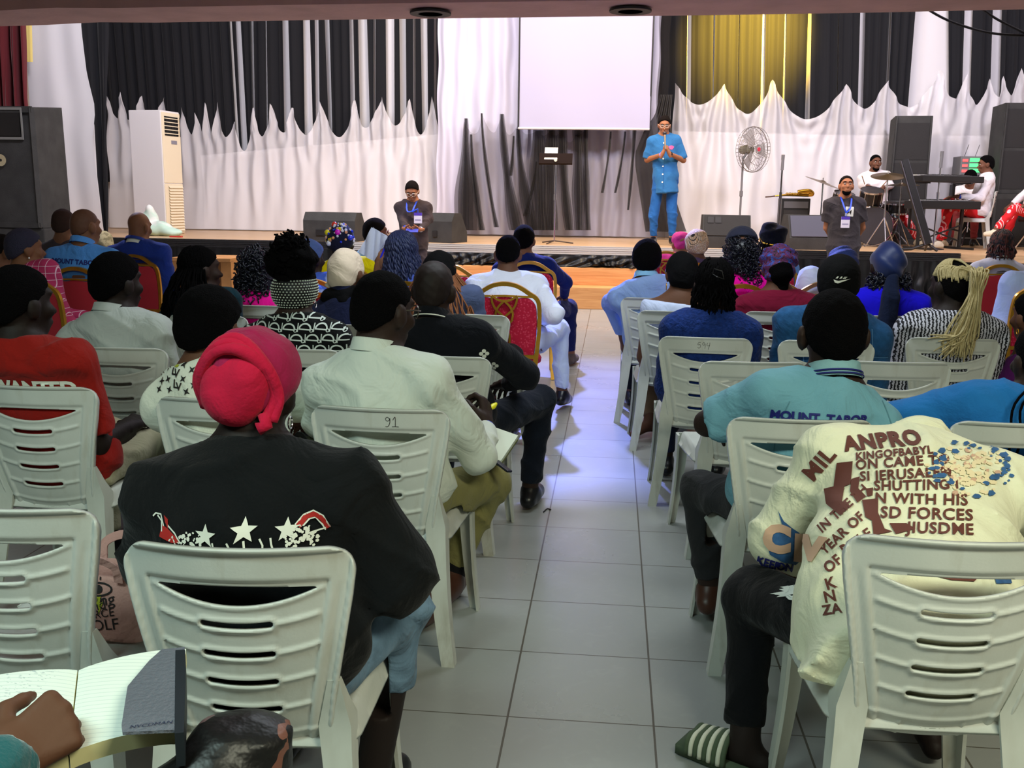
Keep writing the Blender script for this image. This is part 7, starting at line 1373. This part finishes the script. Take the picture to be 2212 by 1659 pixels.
# ================================================================ small things in the audience
def strap(pts, w_, mat, name, root, up=(0, -1, 0)): return MB().sweep(spline(pts, 18), [(-w_/2, -.002), (w_/2, -.002), (w_/2, .002), (-w_/2, .002)], up=up).build(name, mat, root)
# pink tote bag between chairs A and B
o_ = atz(238, 1250, .66); tx, ty = aty(236, 1330, 1.98)[0], 2.0; z0, z1 = .40, aty(238, 1252, 1.93)[2]; r = empty('tote_bag', (tx, ty, .435), 0, 'pink canvas tote bag with black hand-drawn writing between two plastic chairs', 'bag'); PKC = C('tote_pink', (196, 150, 140)); hh = z1-.435
b = MB(); n = 40; a = np.linspace(0, 2*math.pi, n, endpoint=False); rr = lambda q_: np.sign(q_)*np.abs(q_)**.6; V = []
for k in range(14):
    u = k/13; wv_ = .115*(1+.10*math.sin(u*3)+.06*(1-u)); V.append(np.stack([rr(np.cos(a))*wv_+.004*np.sin(a*5+u*9), rr(np.sin(a))*(.055+.02*(1-u))+.004*np.sin(a*7+u*6), np.full(n, u*hh)], 1))
for k in range(3): V.append(V[13-k*3]*np.array([.95, .92, 1])-np.array([0, 0, .004*k]))
F = [(k*n+j, k*n+(j+1) % n, (k+1)*n+(j+1) % n, (k+1)*n+j) for k in range(16-1+1) for j in range(n) if k < 16]; F.append(tuple(range(n))[::-1]); b.add(np.concatenate(V), F); bv = BVHTree.FromPolygons([Vector(v) for v in np.concatenate(V)], F)
for (tt, x, z, s_, rt) in (('WOLF', .0, .06, .036, .15), ('FORCE', .0, .105, .026, .2), ('young', -.005, .155, .036, .15), ('wild', -.005, .135, .03, .3)):
    V2, F2 = decal_polys(text=tt, size=s_); ex = np.array([math.cos(rt), 0, math.sin(rt)]); V_, F_ = project(V2, F2, bv, (x, -.15, z*hh/.25), ex, np.cross(ex, (0, 1, 0)), (0, 1, 0), .002)
    if F_: b.add(V_, F_, 1)
for P_, mi in ((ribbon2([(.03*math.cos(t_), .014*math.sin(t_)) for t_ in np.linspace(0, 6.28, 18)], .004)+[[(.010*math.cos(t_), .010*math.sin(t_)) for t_ in np.linspace(0, 6.28, 10, endpoint=False)]]+ribbon2([(-.01, .018), (-.016, .03)], .003)+ribbon2([(.004, .02), (.004, .034)], .003), 1), ([[(-.006, .0), (.008, .004), (.006, -.014), (.014, -.012), (.004, -.04), (.002, -.018), (-.008, -.014)]], 2)):
    V2, F2 = decal_polys(polys=P_); V_, F_ = project(V2, F2, bv, (.0, -.15, hh*(.80 if mi == 1 else .70)), (1, 0, 0), (0, 0, 1), (0, 1, 0), .002)
    if F_: b.add(V_, F_, mi)
b.build('bag_body', [PKC, INKB, GRN_], r, angle=None); 
for s in (-1, 1): strap([(-.05, s*.06, hh-.01), (-.05, s*.075, hh+.03), (.0, s*.08, hh+.05), (.05, s*.075, hh+.03), (.05, s*.06, hh-.01)], .02, PKC, 'handle', r)
# yellow pen, notepad on the writer's knee
P_ = PEN; q0 = P_.loc+P_.W[1]+np.array([-.005, .05, .045]); q1 = aty(1072, 872, q0[1]+.06); r = empty('pen', q0, 0, 'yellow highlighter pen held by the man in the white shirt', 'pen'); d = nrm(q1-q0); Lp = np.linalg.norm(q1-q0)
MB().tube([-d*.05, d*Lp*.45], .0055, 10).build('barrel', M('pen_white', (214, 220, 206), .4), r); MB().tube([d*Lp*.4, d*Lp*.7, d*Lp], .0095, 12, scale=[.7, 1.1, .5]).build('cap', M('pen_yellow', (232, 226, 30), .4), r)
MB().tube([P_.W[1]+nrm(P_.E[1]-P_.W[1])*.005, P_.W[1]+nrm(P_.E[1]-P_.W[1])*.022], .033, 14).build('wristband', M('band_blue', (40, 70, 190), .5), P_.root)
nb_ = aty(1068, 960, 3.22); o = tag(MB().box((-.055, -.08, -.008), (.055, .08, .008)).box((-.057, -.082, -.016), (.057, .082, -.008), 1).build('notepad', [M('paper_green', (214, 224, 208), .7), M('cover_olive', (96, 100, 50), .6)], loc=nb_, smooth=False), 'open notepad on the knee of the man in the white shirt', 'notepad'); o.rotation_euler = (.35, .25, -.2)
o = tag(MB().box((-.012, -.06, -.004), (.012, .06, .004), bev=.002).build('phone', M('phone_dark', (30, 34, 52), .3), loc=aty(1076, 1000, 3.12), smooth=False), 'dark slim phone lying on the olive trousers of the writing man', 'phone'); o.rotation_euler = (.3, .2, .9)
# clear folded bag in the raised hand of the woman with twists
q_ = aty(806, 528, BAGP.loc[1]+.10); V = []; n = 9
for i in range(n):
    for j in range(n):
        u, v = i/(n-1)-.5, j/(n-1)-.5; V.append((u*.11+.03*v, .018*math.sin(u*7+v*5), v*.17-.02*u))
F = [(i*n+j, (i+1)*n+j, (i+1)*n+j+1, i*n+j+1) for i in range(n-1) for j in range(n-1)]; PLB = M('clear_plastic', (222, 228, 250), .15, trans=.12, spec=.8); r = empty('plastic_bag', q_, 0, 'clear folded plastic bag held up by the woman with rope twists', 'bag'); r.rotation_euler = (0, .35, 0)
mk('sheet', V, F, PLB, r); mk('sheet', (np.array(V)*np.array([1, -1, 1])+np.array([0, .012, 0])).tolist(), [f[::-1] for f in F], PLB, r); MB().tube([(.065, .0, -.10), (.075, .004, .02), (.085, 0, .1)], .006, 6).build('seal_strip', M('seal_blue', (40, 50, 230), .4), r)
# books and bag on the empty chairs
c_ = cl('N'); o = tag(MB().box((-.1, -.07, 0), (.1, .07, .012)).box((-.095, -.065, .012), (.095, .065, .016), 1).build('book', [M('cover_white', (220, 222, 214), .6), M('page_print', (206, 210, 206), .7)], loc=(c_[0]+.0, c_[1]-.03, .446), smooth=False), 'white booklet on the seat of the empty plastic chair nearer the aisle', 'book'); o.rotation_euler = (0, 0, .2)
c_ = cl('O'); V, F = blob([ell((0, 0, .055), (.13, .09, .055)), ell((.04, 0, .09), (.07, .06, .05), None, .03)], .009, fn=lambda F_, x, y, z: np.maximum(F_+.003*np.sin(40*x+30*z), -z+0*F_)); r = empty('handbag', (c_[0]-.1, c_[1]-.02, .435), 0, 'black handbag on the seat of the empty plastic chair behind the turquoise polo', 'bag'); mk('bag_body', V, F, C('bag_black', (16, 16, 18), rough=.5), r); MB().tube(spline([(-.08, 0, .09), (-.03, .02, .14), (.06, .02, .14), (.1, 0, .09)], 16), .006, 8).build('strap', BLK, r)
c_ = cl('H'); V, F = blob([ell((0, 0, .12), (.10, .07, .12)), ell((0, 0, .22), (.07, .05, .05), None, .03)], .009, fn=lambda F_, x, y, z: np.maximum(F_+.003*np.sin(40*x+30*z), -z+0*F_))
bpz = aty(655, 965, 2.95); r = empty('handbag', (bpz[0], 2.98, .435), 0, 'dark strapped handbag beside the chair numbered 91', 'bag'); mk('bag_body', V*np.array([.6, .8, .8]), F, C('bag_olive', (70, 74, 58)), r); strap([(-.03, -.05, .17), (.0, -.07, .24), (.03, -.06, .19), (.05, -.05, .08)], .014, BLK, 'strap', r); strap([(-.05, -.04, .15), (-.03, -.07, .20), (.045, -.06, .12)], .012, BLK, 'strap', r)
# ================================================================ the neighbour at the lower left: hand, notebook, patterned lap
LAP = np.array([-.72, .55, 0.]); l = LAP; X1 = lambda px, py, Y: aty(px, py, Y)-l
chair('L0', -.98, .22, 0, 'white plastic chair mostly out of the frame under the patterned skirt')
t = NT('dark_floral_satin', rough=.42, spec=.4); vo = t.N.new('ShaderNodeTexVoronoi'); vo.inputs['Scale'].default_value = 11; wn = t.noise(9, 3); ad = t.N.new('ShaderNodeVectorMath'); ad.operation = 'ADD'; nc = t.N.new('ShaderNodeTexNoise'); nc.inputs['Scale'].default_value = 14; t.L.new(t.tc.outputs['Object'], nc.inputs['Vector']); sc2 = t.N.new('ShaderNodeVectorMath'); sc2.operation = 'SCALE'; sc2.inputs['Scale'].default_value = .09; t.L.new(nc.outputs['Color'], sc2.inputs[0]); t.L.new(t.mapping((1, .55, 1)), ad.inputs[0]); t.L.new(sc2.outputs[0], ad.inputs[1]); t.L.new(ad.outputs[0], vo.inputs['Vector'])
sp3 = t.N.new('ShaderNodeSeparateColor'); t.L.new(vo.outputs['Color'], sp3.inputs[0]); pc = t.ramp(sp3.outputs[0], [(.0, (132, 40, 26)), (.3, (110, 84, 82)), (.55, (96, 70, 74)), (.8, (124, 74, 44))]); c = t.mix(t.math('LESS_THAN', vo.outputs['Distance'], t.math('ADD', .16, t.math('MULTIPLY', wn, .25))), rgb(13, 13, 13), pc)
t.color(c); t.bump(t.noise(30, 3), .5, .01); FLO = t.m
l = cl('L0'); TEAL = C('teal_velvet', (8, 84, 88), sheen=.4)
p = person('neighbour at the lower left in a teal sleeve writing in a notebook', l, (-1500, -200), .44, pitch=.3, yaw=-.1, sw=.17, skin='mid', shirt=TEAL, pants=FLO, shoes=SHB, seed=60, th=.012, ease=.03, h=.009, group='seated audience', extra=[cone(aty(-170, 1960, .80)-l, aty(6, 1640, 1.0)-l, .052, .047, .02, True)], arms={1: (aty(-170, 1960, .80)-l, aty(-22, 1668, .985)-l), -1: ((-.26, .06, .72), (-.1, .32, .66))}, handdir={1: (.45, .75, .25)}, handn={1: (-.7, .3, -.7)}, curl={1: (1.25, 1.25, 1.2, 1.15), -1: .5}, legs={1: (aty(520, 1655, 1.14)-l, (.44, .62, .1), (.44, .78, .04)), -1: ((-.1, .42, .55), (-.1, .45, .1), (-.1, .6, .04))}); finish(p, 'blouse'); hair_short(p, .012)
# notebook lying on the lap
nY = 1.12; cA = aty(165, 1448, 1.30); cB = aty(400, 1405, 1.30); cC = aty(385, 1580, 1.06); cD = aty(150, 1630, 1.06); z_ = aty(270, 1520, 1.18)[2]
g0 = atz(170, 1448, z_+.02); g1 = atz(402, 1402, z_+.02); g2 = atz(385, 1575, z_); g3 = atz(150, 1628, z_); gl = atz(-90, 1478, z_+.02); gl2 = atz(-150, 1690, z_)
r = empty('notebook', (g3+g2)/2, 0, 'open white lined notebook with a dark slate cover flap on the lap at lower left', 'notebook'); rc = np.array(r.location)
t = NT('lined_paper', rough=.7); a_ = t.math('FRACT', t.math('MULTIPLY', t.math('ADD', t.math('MULTIPLY', t.sep.outputs[1], .97), t.math('MULTIPLY', t.sep.outputs[0], -.2)), 115)); nn = t.noise(120, 3, t.mapping((1, 2.6, 1), (0, 0, .2))); left = t.math('LESS_THAN', t.sep.outputs[0], -.155)
c = t.mix(t.math('MULTIPLY', t.math('GREATER_THAN', a_, .86), .35), rgb(226, 234, 224), rgb(150, 170, 170)); c = t.mix(t.math('MULTIPLY', t.math('MULTIPLY', t.math('GREATER_THAN', nn, .62), left), .5), c, rgb(120, 136, 150)); t.color(c); PAP = t.m; EDG = M('page_edge', (222, 216, 160), .7)
def page(a, b_, c, d, arch, name, thick=.022):
    n = 14; V = []
    for i in range(n):
        for j in range(6):
            u, v = i/(n-1), j/5; q = (a*(1-u)+b_*u)*(1-v)+(d*(1-u)+c*u)*v; q = q-rc; q = q+np.array([0, 0, arch*math.sin(u*math.pi)**.7]); V.append(q)
    m = len(V); V += [v-np.array([0, 0, thick+arch*0]) for v in V]; F = [(i*6+j, i*6+j+1, (i+1)*6+j+1, (i+1)*6+j) for i in range(n-1) for j in range(5)]; F2 = [tuple(x+m for x in f[::-1]) for f in F]; S = []
    for i in range(n-1): S += [(i*6, (i+1)*6, (i+1)*6+m, i*6+m), (i*6+5+m, (i+1)*6+5+m, (i+1)*6+5, i*6+5)]
    for j in range(5): S += [(j+m, j+1+m, j+1, j), ((n-1)*6+j, (n-1)*6+j+1, (n-1)*6+j+1+m, (n-1)*6+j+m)]
    return mk(name, V, F+F2+S, [PAP, EDG], r, [0]*len(F)+[1]*(len(F2)+len(S)), smooth=False)
page(g0, g1, g2, g3, .008, 'page_block'); page(gl, g0-np.array([.002, 0, 0]), g3-np.array([.002, 0, 0]), gl2, .008, 'page_block')
zf = .0; fl = [(323, 1432), (350, 1408), (399, 1403), (400, 1475), (396, 1582), (265, 1588), (263, 1572), (276, 1488)]; q_ = [atz(x, y, z_+.034)-rc for x, y in fl]; SLT = M('cover_slate', (100, 104, 114), .45, bump=.3, bs=140, var=.15)
V = q_+[v+np.array([0, 0, .004]) for v in q_]; n = len(q_); o = mk('cover_flap', V, [tuple(range(n)), tuple(range(n, 2*n))[::-1]]+[(j, n+j, n+(j+1) % n, (j+1) % n) for j in range(n)], SLT, r, smooth=False); o['label'] = 'dark slate cover flap'
q_ = [atz(x, y, z_+.0385)-rc for x, y in ((379, 1404), (400, 1403), (401, 1475), (397, 1582), (377, 1584))]; V = q_+[v-np.array([0, 0, .045]) for v in q_]; n = 5
mk('cover_spine', V, [tuple(range(n)), tuple(range(n, 2*n))[::-1]]+[(j, n+j, n+(j+1) % n, (j+1) % n) for j in range(n)], M('cover_dark', (26, 34, 40), .5), r, smooth=False)
tv, tf = decal_polys(text='NVCDMAN', size=.010, shear=.2); ex = nrm(atz(356, 1563, z_+.039)-atz(300, 1570, z_+.039)); c_ = atz(326, 1566, z_+.0385)-rc; ey = np.cross((0, 0, 1), ex); mk('cover_stamp', c_+tv[:, :1]*ex+tv[:, 1:]*ey+np.array([0, 0, .0008]), tf, M('stamp_ink', (30, 40, 66), .5), r)
# a person's grey bag under the row and the ID cards are left to the shade
# extra shapes on the floor: a small dark scuff beside the aisle
tag(MB().tube(spline([atz(1174, 1106, .003), atz(1182, 1099, .004), atz(1190, 1101, .003)], 8), .003, 6).build('straw', BLK), 'tiny dark curled strip lying on the aisle tiles', 'litter')
